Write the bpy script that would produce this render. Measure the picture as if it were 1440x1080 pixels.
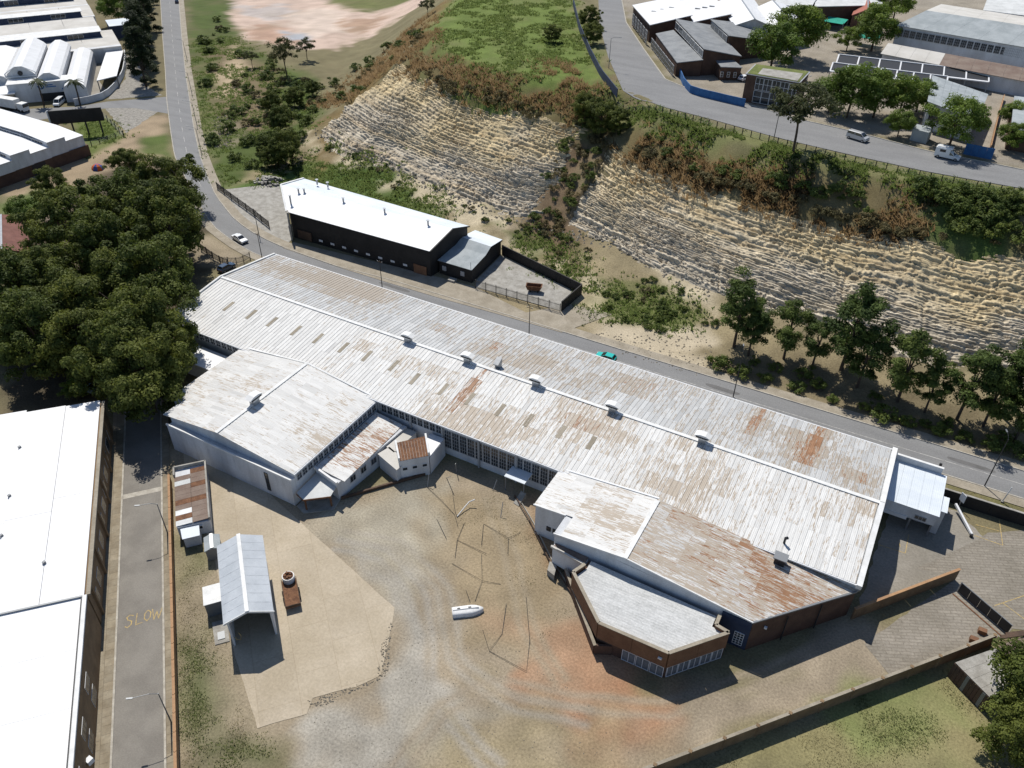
import bpy, math, random
import numpy as np
from mathutils import Vector, Matrix
random.seed(11)
rng = np.random.default_rng(11)
for o in list(bpy.data.objects): bpy.data.objects.remove(o)
SC = bpy.context.scene
COL = SC.collection

# ---------------------------------------------------------------- camera
CAM_H, PITCH, ROLL, YAW = 90.0, math.radians(37.287), math.radians(-.829), math.radians(28.58)
def cam_axes():
    p, r = PITCH, ROLL
    f = np.array([0, math.cos(p), -math.sin(p)]); d = np.array([0, -math.sin(p), -math.cos(p)]); x = np.array([1., 0, 0])
    c, s = math.cos(r), math.sin(r)
    m = np.array([c*x + s*d, -s*x + c*d, f])
    cy, sy = math.cos(YAW), math.sin(YAW)
    return m @ np.array([[cy, -sy, 0], [sy, cy, 0], [0, 0, 1]]).T
ax = cam_axes()
cd = bpy.data.cameras.new('camera'); cam = bpy.data.objects.new('camera', cd); COL.objects.link(cam)
cd.sensor_width = 36; cd.sensor_fit = 'HORIZONTAL'; cd.lens = 36*1125.9/1440; cd.clip_start = .5; cd.clip_end = 6000
cam.matrix_world = Matrix(((ax[0][0], -ax[1][0], -ax[2][0], 0), (ax[0][1], -ax[1][1], -ax[2][1], 0), (ax[0][2], -ax[1][2], -ax[2][2], CAM_H), (0, 0, 0, 1)))
SC.camera = cam
# ---------------------------------------------------------------- sky, sun, exposure
ELEV, SHAZ = math.radians(55), math.radians(-41.3)
W = bpy.data.worlds.new('World'); SC.world = W; W.use_nodes = True
nt = W.node_tree; sky = nt.nodes.new('ShaderNodeTexSky'); sky.sky_type = 'NISHITA'; sky.sun_disc = False
sky.sun_elevation = ELEV; sky.sun_rotation = math.radians(-48.7); sky.altitude = 1500
bg = nt.nodes['Background']; bg.inputs[1].default_value = .105; nt.links.new(sky.outputs[0], bg.inputs[0])
sl = bpy.data.lights.new('sun', 'SUN'); sl.energy = 4.6; sl.angle = math.radians(.5); sl.color = (1, .955, .88)
sun = bpy.data.objects.new('sun', sl); COL.objects.link(sun)
sun.rotation_euler = Vector((math.cos(SHAZ)*math.cos(ELEV), math.sin(SHAZ)*math.cos(ELEV), -math.sin(ELEV))).to_track_quat('-Z', 'Y').to_euler()
sun.location = (0, 0, 120)
SC.view_settings.view_transform = 'Standard'; SC.view_settings.look = 'None'; SC.view_settings.gamma = 1
SC.view_settings.exposure = 0.12; SC.view_settings.use_curve_mapping = False
SC.render.engine = 'CYCLES'; SC.cycles.max_bounces = 4; SC.cycles.diffuse_bounces = 2; SC.cycles.glossy_bounces = 2
SC.cycles.transmission_bounces = 2; SC.cycles.transparent_max_bounces = 4

# ---------------------------------------------------------------- materials
def ramp(n, a, b, c0=(0, 0, 0, 1), c1=(1, 1, 1, 1)):
    r = n.new('ShaderNodeValToRGB'); e = r.color_ramp.elements
    e[0].position = a; e[1].position = b; e[0].color = c0; e[1].color = c1; return r
def mix(n, l, fac, a, b, typ='MIX'):
    m = n.new('ShaderNodeMix'); m.data_type = 'RGBA'; m.blend_type = typ
    for sock, v in ((m.inputs[0], fac), (m.inputs[6], a), (m.inputs[7], b)):
        if hasattr(v, 'links'): l.new(v, sock)
        else: sock.default_value = v if not isinstance(v, tuple) else (*v[:3], 1)
    return m.outputs[2]
def noise(n, l, co, scale, detail=4, rough=.6, stretch=None):
    if stretch:
        mp = n.new('ShaderNodeMapping'); mp.inputs['Scale'].default_value = stretch; l.new(co, mp.inputs[0]); co = mp.outputs[0]
    t = n.new('ShaderNodeTexNoise'); t.inputs['Scale'].default_value = scale; t.inputs['Detail'].default_value = detail
    t.inputs['Roughness'].default_value = rough; l.new(co, t.inputs[0]); return t.outputs[0]
MATS = {}
def M(name, col, col2=None, rough=.85, sc=.5, lo=.38, hi=.62, bump=0, bsc=6, metal=0, attr=None, attr_mix=1.0, fine=.12, rot=None,
      wave=None, brick=None, stretch=None, spec=.3, rnd=0, trans=0):
    """procedural material: two-tone noise + fine mottling + optional corrugation / pavers"""
    m = bpy.data.materials.new(name); m.use_nodes = True; n = m.node_tree.nodes; l = m.node_tree.links
    b = n['Principled BSDF']; b.inputs['Roughness'].default_value = rough; b.inputs['Metallic'].default_value = metal
    b.inputs['Specular IOR Level'].default_value = spec
    tc = n.new('ShaderNodeTexCoord'); co = tc.outputs['Object']
    c = tuple(col)
    if attr:
        at = n.new('ShaderNodeAttribute'); at.attribute_name = attr; c = at.outputs['Color']
    out = c
    if col2 is not None:
        r = ramp(n, lo, hi); l.new(noise(n, l, co, sc, 5, .62, stretch), r.inputs[0])
        out = mix(n, l, r.outputs[0], out, tuple(col2))
    if fine:
        r = ramp(n, .25, .75, (1-fine*2, 1-fine*2, 1-fine*2, 1), (1+fine, 1+fine, 1+fine, 1)); l.new(noise(n, l, co, bsc, 3, .7), r.inputs[0])
        out = mix(n, l, 1.0, out, r.outputs[0], 'MULTIPLY')
    hgt = None
    if brick:
        bt = n.new('ShaderNodeTexBrick'); mp = n.new('ShaderNodeMapping'); mp.inputs['Rotation'].default_value = (0, 0, brick[3] if len(brick) > 3 else 0)
        l.new(co, mp.inputs[0]); l.new(mp.outputs[0], bt.inputs[0]); bt.inputs['Scale'].default_value = 1
        bt.inputs['Brick Width'].default_value = brick[0]; bt.inputs['Row Height'].default_value = brick[1]; bt.inputs['Mortar Size'].default_value = brick[2]
        bt.inputs['Color1'].default_value = (1, 1, 1, 1); mo = brick[4] if len(brick) > 4 else .6; bt.inputs['Color2'].default_value = (.5+mo/2, .5+mo/2, .5+mo/2, 1); bt.inputs['Mortar'].default_value = (mo, mo*.98, mo*.95, 1)
        out = mix(n, l, 1.0, out, bt.outputs[0], 'MULTIPLY')
    if rnd:
        oi = n.new('ShaderNodeObjectInfo'); r = ramp(n, 0, 1, (1-rnd, 1-rnd*.7, 1-rnd*.9, 1), (1+rnd, 1+rnd*.7, 1+rnd*.2, 1)); l.new(oi.outputs['Random'], r.inputs[0])
        out = mix(n, l, 1.0, out, r.outputs[0], 'MULTIPLY')
    if isinstance(out, tuple): b.inputs['Base Color'].default_value = (*out[:3], 1)
    else: l.new(out, b.inputs['Base Color'])
    if wave:
        wv = n.new('ShaderNodeTexWave'); wv.wave_type = 'BANDS'; wv.bands_direction = 'X'
        mp = n.new('ShaderNodeMapping'); mp.inputs['Rotation'].default_value = (0, 0, wave[0]); l.new(co, mp.inputs[0]); l.new(mp.outputs[0], wv.inputs[0])
        wv.inputs['Scale'].default_value = wave[1]; hgt = wv.outputs[0]
        bp = n.new('ShaderNodeBump'); bp.inputs['Strength'].default_value = wave[2]; bp.inputs['Distance'].default_value = .05
        l.new(hgt, bp.inputs['Height']); l.new(bp.outputs[0], b.inputs['Normal'])
    elif bump:
        bp = n.new('ShaderNodeBump'); bp.inputs['Strength'].default_value = bump; bp.inputs['Distance'].default_value = .12
        l.new(noise(n, l, co, bsc, 4, .65), bp.inputs['Height']); l.new(bp.outputs[0], b.inputs['Normal'])
    if trans:
        b.inputs['Transmission Weight'].default_value = 0
        tr = n.new('ShaderNodeBsdfTranslucent'); ms = n.new('ShaderNodeMixShader'); ms.inputs[0].default_value = trans
        if isinstance(out, tuple): tr.inputs[0].default_value = (*out[:3], 1)
        else: l.new(out, tr.inputs[0])
        l.new(b.outputs[0], ms.inputs[1]); l.new(tr.outputs[0], ms.inputs[2]); l.new(ms.outputs[0], n['Material Output'].inputs[0])
    MATS[name] = m; return m
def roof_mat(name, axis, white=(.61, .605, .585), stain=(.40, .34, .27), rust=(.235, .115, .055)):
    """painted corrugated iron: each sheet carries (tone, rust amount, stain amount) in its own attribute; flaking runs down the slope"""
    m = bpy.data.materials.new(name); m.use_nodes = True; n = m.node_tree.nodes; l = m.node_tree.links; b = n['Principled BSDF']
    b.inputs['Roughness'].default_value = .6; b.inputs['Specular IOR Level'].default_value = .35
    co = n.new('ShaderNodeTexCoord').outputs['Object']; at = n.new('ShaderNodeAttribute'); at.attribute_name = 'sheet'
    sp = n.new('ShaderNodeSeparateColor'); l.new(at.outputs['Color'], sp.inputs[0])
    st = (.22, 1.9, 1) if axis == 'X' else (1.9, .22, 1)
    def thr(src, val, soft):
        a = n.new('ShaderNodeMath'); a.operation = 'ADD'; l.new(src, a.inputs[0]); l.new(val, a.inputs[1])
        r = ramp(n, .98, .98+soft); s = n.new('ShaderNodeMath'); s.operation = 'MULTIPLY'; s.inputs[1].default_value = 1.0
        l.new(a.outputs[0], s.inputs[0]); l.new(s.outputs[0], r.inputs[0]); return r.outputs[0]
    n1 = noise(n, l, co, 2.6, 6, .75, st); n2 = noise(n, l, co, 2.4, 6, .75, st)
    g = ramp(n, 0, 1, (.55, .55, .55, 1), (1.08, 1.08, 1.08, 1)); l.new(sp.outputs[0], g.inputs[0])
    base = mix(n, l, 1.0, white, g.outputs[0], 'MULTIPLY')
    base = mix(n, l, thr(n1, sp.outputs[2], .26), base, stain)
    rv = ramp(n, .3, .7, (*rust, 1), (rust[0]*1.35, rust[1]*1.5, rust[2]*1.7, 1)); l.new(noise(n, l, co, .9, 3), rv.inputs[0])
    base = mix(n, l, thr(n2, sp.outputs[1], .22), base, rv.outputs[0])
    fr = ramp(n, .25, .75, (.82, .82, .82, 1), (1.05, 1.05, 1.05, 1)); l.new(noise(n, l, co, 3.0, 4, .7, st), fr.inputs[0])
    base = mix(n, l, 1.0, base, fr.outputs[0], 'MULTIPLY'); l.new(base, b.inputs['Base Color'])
    wv = n.new('ShaderNodeTexWave'); wv.bands_direction = 'Y' if axis == 'X' else 'X'; wv.inputs['Scale'].default_value = 1.3; l.new(co, wv.inputs[0])
    bp = n.new('ShaderNodeBump'); bp.inputs['Strength'].default_value = .35; bp.inputs['Distance'].default_value = .04; l.new(wv.outputs[0], bp.inputs['Height']); l.new(bp.outputs[0], b.inputs['Normal'])
    MATS[name] = m; return m
M('ground', (.2, .17, .1), attr='soil', fine=.2, bump=.6, bsc=3.2, rough=.95, spec=.1, col2=None)
M('asphalt', (.185, .185, .185), (.235, .235, .233), sc=.3, stretch=(.25, 1, 1), lo=.3, hi=.7, fine=.12, bsc=4, rough=.9)
M('asphalt_patch', (.115, .113, .11), (.145, .142, .14), sc=.6, fine=.1, bsc=6)
M('asphalt_old', (.19, .175, .153), (.235, .218, .19), sc=.25, fine=.1, bsc=6, rough=.92)
M('pavement', (.34, .3, .235), (.26, .225, .17), sc=.35, fine=.12, bsc=4)
M('sidewalk', (.32, .275, .2), (.25, .205, .14), sc=.5, fine=.14, bsc=4, brick=(1.2, 1.2, .03, .72))
M('kerb', (.46, .43, .37), (.34, .31, .26), sc=1.2, fine=.1)
M('concrete_slab', (.47, .40, .30), (.40, .335, .24), sc=.16, fine=.1, bsc=3, brick=(7.0, 5.0, .04, .72, .82))
M('concrete', (.37, .355, .32), (.26, .245, .215), sc=.6, fine=.12, bump=.15)
M('pavers', (.30, .27, .225), (.23, .205, .165), sc=.16, fine=.14, bsc=3, brick=(1.8, .5, .06, -.45, .72), bump=.2)
M('yard_hard', (.29, .265, .225), (.22, .2, .165), sc=.15, fine=.14, bsc=3)
M('cobble', (.33, .31, .27), (.2, .185, .16), sc=1.1, fine=.2, bsc=3, bump=.5)
M('white_paint', (.74, .74, .73), (.63, .63, .61), sc=.6, fine=.06)
M('white_wall', (.66, .68, .70), (.52, .53, .54), sc=.35, fine=.08, stretch=(1, 1, .3))
M('white_roof', (.74, .74, .74), (.69, .69, .685), sc=.5, stretch=(1, .15, 1), fine=.03, rough=.5, wave=(.72, 1.1, .12))
M('white_roof_w', (.75, .75, .75), (.70, .70, .695), sc=.2, fine=.03, rough=.5, wave=(.72, .9, .2))
M('pale_roof', (.50, .51, .50), (.62, .63, .62), sc=.3, fine=.08, wave=(.2, 1.2, .25))
M('show_roof', (.56, .565, .555), (.45, .455, .445), sc=1.2, stretch=(.4, 1.6, 1), fine=.12, bsc=4, wave=(math.pi/2, .8, .35))
M('glass_grey', (.13, .145, .16), (.2, .215, .23), sc=.8, rough=.2, fine=0, spec=.5)
M('pale_roof_blue', (.58, .63, .68), (.68, .72, .75), sc=.25, fine=.05, stretch=(.3, 1, 1), wave=(0, 1.2, .2))
M('shed_roof', (.50, .53, .56), (.42, .45, .48), sc=.3, fine=.05, wave=(-.72+math.pi/2, 2.2, .5), rough=.5)
M('grey_roof', (.26, .27, .275), (.19, .20, .21), sc=.3, fine=.1, wave=(.55, 1.2, .25))
M('silver_roof', (.36, .39, .40), (.28, .31, .32), sc=.3, fine=.08, wave=(.2, 1.2, .3))
M('cream_roof', (.56, .54, .5), (.47, .45, .41), sc=.15, fine=.05)
M('brown_roof', (.17, .12, .095), (.23, .18, .145), sc=.25, fine=.12)
M('red_roof', (.36, .13, .09), (.28, .1, .07), sc=.4, fine=.1)
M('tile_roof', (.16, .07, .055), (.22, .10, .08), sc=.5, fine=.15, wave=(0, 2, .4))
M('brick', (.165, .085, .048), (.21, .115, .065), sc=.6, fine=.14, bsc=5)
M('dark_brick', (.085, .05, .036), (.12, .072, .05), sc=.5, fine=.14, bsc=5)
M('tan_brick', (.25, .17, .095), (.18, .12, .068), sc=.5, fine=.14, bsc=4)
M('precast', (.42, .25, .13), (.34, .2, .11), sc=.5, fine=.12)
M('black_wall', (.018, .017, .017), (.028, .026, .025), sc=.4, fine=.1, rough=.7)
M('dark_metal', (.03, .031, .034), rough=.5, fine=.05)
M('grey_metal', (.2, .21, .22), rough=.5, fine=.06, metal=.3)
M('galv', (.36, .37, .38), (.29, .30, .31), sc=1.5, rough=.4, metal=.35, fine=.05)
M('moss', (.10, .125, .025), (.16, .18, .045), sc=.8, fine=.2, bsc=4, bump=.6)
M('glass', (.022, .028, .035), (.06, .07, .08), sc=1.7, lo=.45, hi=.7, rough=.12, fine=.0, spec=.6)
M('car_glass', (.012, .014, .017), rough=.06, fine=0, spec=.7)
M('frame_grey', (.33, .34, .35), rough=.6, fine=.05)
M('frame_white', (.68, .69, .70), rough=.6, fine=.05)
M('yellow_paint', (.50, .36, .13), (.33, .26, .15), sc=2.5, fine=.15)
M('white_line', (.5, .49, .46), (.28, .27, .255), sc=1.2, lo=.4, hi=.6, fine=.15)
M('blue_wall', (.035, .11, .27), (.05, .15, .34), sc=.5, fine=.1)
M('blue_dark', (.03, .045, .085), (.045, .06, .1), sc=.5, fine=.1)
M('blue_mark', (.05, .16, .38), fine=.05)
M('rust', (.12, .056, .03), (.2, .098, .05), sc=1.3, fine=.2, bsc=5)
M('wood', (.12, .075, .05), (.075, .05, .036), sc=.8, fine=.2, stretch=(1, 1, .2))
M('white_car', (.72, .73, .73), rough=.25, fine=0, spec=.6)
M('silver_car', (.5, .51, .52), rough=.25, fine=0, spec=.6, metal=.3)
M('teal_car', (.02, .42, .38), rough=.25, fine=0, spec=.6)
M('blue_car', (.03, .06, .11), rough=.25, fine=0, spec=.6)
M('light_blue_car', (.20, .32, .42), rough=.3, fine=0, spec=.6)
M('rubber', (.018, .018, .018), fine=.05)
M('rim', (.4, .4, .41), rough=.35, metal=.6, fine=0)
M('lamp_clear', (.7, .7, .68), rough=.15, fine=0)
M('lamp_red', (.35, .02, .02), rough=.2, fine=0)
M('orange_cloth', (.55, .12, .03), fine=.05); M('blue_cloth', (.05, .08, .25), fine=.05)
M('green_cloth', (.02, .33, .24), (.015, .25, .18), sc=.6, fine=.1)
M('bark', (.10, .075, .055), (.06, .045, .034), sc=1.5, fine=.2, bump=.4)
M('cliff', (.5, .43, .3), attr='soil', fine=.22, bump=.5, bsc=2.2, rough=.95, spec=.1)
M('leaf_olive', (.06, .08, .02), attr='soil', fine=0, rough=.7, rnd=.2, trans=.36, spec=.25)
M('leaf_mid', (.06, .08, .02), attr='soil', fine=0, rough=.65, rnd=.16, trans=.36, spec=.25)
M('grass', (.08, .12, .03), attr='soil', fine=0, rough=.8, trans=.45, spec=.15)
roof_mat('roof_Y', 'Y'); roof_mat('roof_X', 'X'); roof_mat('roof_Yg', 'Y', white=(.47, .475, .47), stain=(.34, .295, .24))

# ---------------------------------------------------------------- object helpers
def link(name, me, parent=None):
    o = bpy.data.objects.new(name, me); COL.objects.link(o)
    if parent is not None: o.parent = parent
    return o
def tag(o, label=None, cat=None, group=None, kind=None):
    if label: o['label'] = label
    if cat: o['category'] = cat
    if group: o['group'] = group
    if kind: o['kind'] = kind
    return o
def thing(name, label, cat, loc=(0, 0, 0), rz=0, group=None):
    o = bpy.data.objects.new(name, None); COL.objects.link(o); o.location = loc; o.rotation_euler = (0, 0, rz); o.empty_display_size = .3
    return tag(o, label, cat, group)
class MB:
    def __init__(s): s.v = []; s.f = []; s.c = []
    def add(s, vs, fs, c=None):
        k = len(s.v); s.v += [tuple(p) for p in vs]; s.f += [tuple(i+k for i in f) for f in fs]; s.c += [c]*len(fs); return s
    def prism(s, poly, z0, z1, c=None, bottom=True):
        n = len(poly); ar = sum(poly[i][0]*poly[(i+1) % n][1]-poly[(i+1) % n][0]*poly[i][1] for i in range(n))
        if ar < 0: poly = poly[::-1]
        za = z0 if hasattr(z0, '__len__') else [z0]*n; zb = z1 if hasattr(z1, '__len__') else [z1]*n
        if ar < 0: za = za[::-1]; zb = zb[::-1]
        vs = [(p[0], p[1], z) for p, z in zip(poly, za)]+[(p[0], p[1], z) for p, z in zip(poly, zb)]
        fs = [(i, (i+1) % n, n+(i+1) % n, n+i) for i in range(n)]+[tuple(range(n, 2*n))]
        if bottom: fs.append(tuple(range(n-1, -1, -1)))
        return s.add(vs, fs, c)
    def box(s, a, b, c=None):
        return s.prism([(a[0], a[1]), (b[0], a[1]), (b[0], b[1]), (a[0], b[1])], a[2], b[2], c)
    def beam(s, a, b, w, h, c=None):
        """bar of width w (horizontal) and height h between two points (a, b on its axis)"""
        a, b = Vector(a), Vector(b); d = (b-a).normalized(); sd = d.cross(Vector((0, 0, 1)))
        if sd.length < 1e-4: sd = Vector((1, 0, 0))
        sd.normalize(); up = sd.cross(d); vs = []
        for p in (a, b):
            for i, j in ((-1, -1), (1, -1), (1, 1), (-1, 1)): vs.append(p+sd*(i*w/2)+up*(j*h/2))
        return s.add(vs, [(0, 1, 2, 3), (4, 7, 6, 5), (0, 4, 5, 1), (1, 5, 6, 2), (2, 6, 7, 3), (3, 7, 4, 0)], c)
    def tube(s, pts, r, n=6, r1=None, c=None):
        pts = [Vector(p) for p in pts]; k = len(pts); vs = []; r1 = r if r1 is None else r1
        for i, p in enumerate(pts):
            d = (pts[min(i+1, k-1)]-pts[max(i-1, 0)]).normalized(); u = d.orthogonal().normalized() if abs(d.z) > .95 else d.cross(Vector((0, 0, 1))).normalized(); w = d.cross(u)
            rr = r+(r1-r)*i/(k-1)
            for j in range(n):
                t = 2*math.pi*j/n; vs.append(p+u*(math.cos(t)*rr)+w*(math.sin(t)*rr))
        fs = [(i*n+j, i*n+(j+1) % n, (i+1)*n+(j+1) % n, (i+1)*n+j) for i in range(k-1) for j in range(n)]
        fs += [tuple(range(n-1, -1, -1)), tuple(range((k-1)*n, k*n))]
        return s.add(vs, fs, c)
    def mesh(s, name, mat, off=(0, 0, 0), smooth=False):
        me = bpy.data.meshes.new(name); ox, oy, oz = off
        me.from_pydata([(x-ox, y-oy, z-oz) for x, y, z in s.v], [], s.f)
        if any(q is not None for q in s.c):
            at = me.color_attributes.new('sheet', 'FLOAT_COLOR', 'CORNER'); buf = []
            for p in me.polygons: buf += [*s.c[p.index], 1.0]*p.loop_total
            at.data.foreach_set('color', buf)
        me.materials.append(MATS[mat]); me.validate()
        if smooth: me.polygons.foreach_set('use_smooth', [True]*len(me.polygons))
        return me
    def build(s, name, mat, parent=None, smooth=False, kind=None):
        """verts are given in world metres; a parent's base point is subtracted"""
        off = tuple(parent['_o']) if parent is not None and '_o' in parent else (0, 0, 0)
        o = link(name, s.mesh(name, mat, off, smooth), parent)
        if parent is not None: o['_o'] = list(off)
        if kind: o['kind'] = kind
        return o
def root(name, label, cat, loc, group=None):
    r = thing(name, label, cat, loc, 0, group); r['_o'] = list(loc[:3]) if len(loc) > 2 else [*loc, 0]; return r
D2 = (.751, -.66); N2 = (.66, .751)            # the side street's own axes (along, across)
def SF(s, q): return (s*.751+q*.66, -s*.66+q*.751)
def lerp(a, b, t): return tuple(p+(q-p)*t for p, q in zip(a, b))
def centroid(poly): return (sum(p[0] for p in poly)/len(poly), sum(p[1] for p in poly)/len(poly))
WMESH = {}
def windows(par, A, B, z0, z1, n, fill=.8, nx=2, nz=2, frame='frame_grey', glass='glass', proud=.05, bar=.07):
    """n separate windows on the wall line A->B (outside = right of A->B); each window carries its pane"""
    A, B = Vector(A[:2]), Vector(B[:2]); d = (B-A); L = d.length; d /= L; nrm = Vector((d.y, -d.x)); w = L/n*fill; h = z1-z0
    key = (round(w, 2), round(h, 2), nx, nz, frame, glass)
    if key not in WMESH:
        f = MB(); t = bar
        f.box((-w/2, -.05, 0), (w/2, .08, t)); f.box((-w/2, -.05, h-t), (w/2, .08, h))
        for i in range(nx+1):
            x = -w/2+t/2+(w-t)*i/nx; f.box((x-t/2, -.05, t+.002), (x+t/2, .075, h-t-.002))
        for j in range(1, nz):
            z = h*j/nz; f.box((-w/2+t, -.05, z-t/2), (w/2-t, .068, z+t/2))
        g = MB().box((-w/2+.02, -.05, .02), (w/2-.02, .035, h-.02))
        WMESH[key] = (f.mesh('window', frame), g.mesh('pane', glass))
    fm, gm = WMESH[key]; off = Vector(par['_o']) if '_o' in par else Vector((0, 0, 0)); ang = math.atan2(-d.y, -d.x)
    for i in range(n):
        p = A+d*(L*(i+.5)/n)+nrm*proud*.2
        o = link('window', fm, par); o.location = Vector((p.x, p.y, z0))-off; o.rotation_euler = (0, 0, ang); link('pane', gm, o)
def wall_prism(par, poly, z0, z1, mat, name='wall'): return MB().prism(poly, z0, z1).build(name, mat, par)
def roof_slab(par, pts, mat, th=.18, name='roof'):
    """roof plate through 3-D corner points"""
    return MB().prism([p[:2] for p in pts], [p[2] for p in pts], [p[2]+th for p in pts]).build(name, mat, par)
def inset(poly, d):
    c = centroid(poly); out = []
    for p in poly:
        v = Vector((p[0]-c[0], p[1]-c[1])); L = v.length; out.append((c[0]+v.x*(L-d)/L, c[1]+v.y*(L-d)/L))
    return out
def hall(name, label, cat, pts, zb, roofm, wallm, over=.4, th=.2, group=None):
    """building under one roof plane; pts = 3-D eave corners"""
    poly = [p[:2] for p in pts]; c = centroid(poly); r = root(name, label, cat, (*c, zb), group)
    ip = inset(poly, over*1.4); MB().prism(ip, zb, [p[2]-.02 for p in pts]).build('wall', wallm, r); roof_slab(r, pts, roofm, th); return r
def gable(name, label, cat, c4, zb, ze, zr, roofm, wallm, over=.4, group=None, th=.15):
    """gabled building; c4 = plan corners, the ridge runs from the middle of edge c0-c1 to the middle of c3-c2"""
    c = centroid(c4); r = root(name, label, cat, (*c, zb), group); ip = inset(c4, over*1.4)
    m0, m1 = lerp(ip[0], ip[1], .5), lerp(ip[3], ip[2], .5); k = ze+.0
    w = MB(); p = ip
    w.add([(*p[0], zb), (*p[1], zb), (*p[2], zb), (*p[3], zb), (*p[0], k), (*p[1], k), (*p[2], k), (*p[3], k), (*m0, zr-.03), (*m1, zr-.03)],
          [(0, 1, 5, 8, 4), (2, 3, 7, 9, 6), (1, 2, 6, 5), (3, 0, 4, 7), (4, 8, 9, 7), (5, 6, 9, 8)]); w.build('wall', wallm, r)
    q = c4; a, b = lerp(q[0], q[1], .5), lerp(q[3], q[2], .5)
    for e0, e1 in ((q[0], q[3]), (q[1], q[2])):
        pts = [(*e0, ze-.06), (*e1, ze-.06), (*b, zr), (*a, zr)]
        MB().prism([t[:2] for t in pts], [t[2] for t in pts], [t[2]+th for t in pts]).build('roof', roofm, r)
    MB().beam((*a, zr+th+.02), (*b, zr+th+.02), .45, .08).build('ridge_cap', 'galv', r)
    return r
def sheets(par, name, mat, x0, x1, y0, y1, zf, along, wid=.76, course=3.0, rust=lambda x, y: (.25, .3), tone=(.55, .95), clip=None, xmax=None):
    """a slope of overlapping iron sheets, each a tilted plate of its own; zf(x,y) = roof height; along = slope axis"""
    m = MB(); off = 0
    n_c = max(1, round(((y1-y0) if along == 'Y' else (x1-x0))/course)); n_w = round(((x1-x0) if along == 'Y' else (y1-y0))/wid)
    for i in range(n_w):
        band = random.uniform(-.08, .08)
        for j in range(n_c):
            if along == 'Y': xa, xb = x0+(x1-x0)*i/n_w, x0+(x1-x0)*(i+1)/n_w; ya, yb = y0+(y1-y0)*j/n_c, y0+(y1-y0)*(j+1)/n_c
            else: ya, yb = y0+(y1-y0)*i/n_w, y0+(y1-y0)*(i+1)/n_w; xa, xb = x0+(x1-x0)*j/n_c, x0+(x1-x0)*(j+1)/n_c
            cx, cy = (xa+xb)/2, (ya+yb)/2
            if clip and not clip(cx, cy): continue
            P = [(xa, ya), (xb, ya), (xb, yb), (xa, yb)]; lift = random.uniform(.0, .018)
            vs = []
            if xmax: P = [(min(x, xmax(y)), y) for x, y in P]
            if max(p[0] for p in P)-min(p[0] for p in P) < .02: continue
            for k, (x, y) in enumerate(P):
                z = zf(x, y); e = lift
                if along == 'Y': e += (.055 if (k in (1, 2)) else 0)
                else: e += (.055 if (k in (2, 3)) else 0)
                vs.append((x, y, z+.10+e))
            vs += [(x, y, zf(x, y)+.02) for x, y in P]
            rr, ss = rust(cx, cy); q = random.random(); lf = (float(vnoise(np.float64(cx), np.float64(cy), 5.0, 41))-.5)*.12
            t = min(1, max(0, random.uniform(*tone)+band)); 
            if q < .05: t *= .72
            m.add(vs, [(0, 1, 2, 3), (0, 4, 5, 1), (1, 5, 6, 2), (2, 6, 7, 3), (3, 7, 4, 0)], (t, min(.95, max(0, rr+random.gauss(0, .025)+lf)), min(.95, max(0, ss+random.gauss(0, .028)+lf))))
    return m.build(name, mat, par, kind='stuff')

# ================================================================ TERRAIN
# TERRAIN BEGIN
BASE_L = [(-900, 700), (-262, 360), (-232, 318), (-215, 280), (-190, 235), (-175, 200), (-169, 178.5), (-149, 170.4), (-128, 168.2), (-106, 162.5), (-94, 160), (-86, 160.5), (-79, 163), (-72.5, 161.5), (-66.5, 159.8),
          (-51, 154), (-33.7, 150), (-18, 147), (-3.3, 143.8), (12, 144), (26, 146.4), (60, 148), (400, 151)]
TOP_L = [(-860, 760), (-215, 380), (-200, 330), (-190, 290), (-178, 260), (-166, 230), (-156, 208), (-144, 200.5), (-124, 191.5), (-105, 189.5), (-90, 188), (-83, 188), (-77.5, 190.5), (-73, 185), (-68.5, 180.5),
         (-56.5, 176), (-42.8, 171), (-26, 167.4), (-11, 166), (5, 167.5), (20.2, 168.5), (55, 170), (400, 176)]
FAR = [(1500, 150), (1500, 3000), (-900, 3000)]
def seg_dist(x, y, line):
    d = np.full(x.shape, 1e9)
    for (ax_, ay), (bx, by) in zip(line[:-1], line[1:]):
        ux, uy = bx-ax_, by-ay; t = np.clip(((x-ax_)*ux+(y-ay)*uy)/(ux*ux+uy*uy), 0, 1)
        d = np.minimum(d, np.hypot(x-ax_-t*ux, y-ay-t*uy))
    return d
def inside(x, y, poly):
    c = np.zeros(x.shape, bool); n = len(poly)
    for i in range(n):
        (x1, y1), (x2, y2) = poly[i][:2], poly[(i+1) % n][:2]
        if y1 == y2: continue
        c ^= ((y1 > y) != (y2 > y)) & (x < (x2-x1)*(y-y1)/(y2-y1)+x1)
    return c
def vnoise(x, y, s, seed=0):
    x = x/s+seed*17.3; y = y/s-seed*9.1
    xi, yi = np.floor(x), np.floor(y); fx, fy = x-xi, y-yi; fx = fx*fx*(3-2*fx); fy = fy*fy*(3-2*fy)
    h = lambda a, b: np.modf(np.abs(np.sin(a*127.1+b*311.7+seed)*43758.5453))[0]
    return (h(xi, yi)*(1-fx)+h(xi+1, yi)*fx)*(1-fy)+(h(xi, yi+1)*(1-fx)+h(xi+1, yi+1)*fx)*fy
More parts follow.
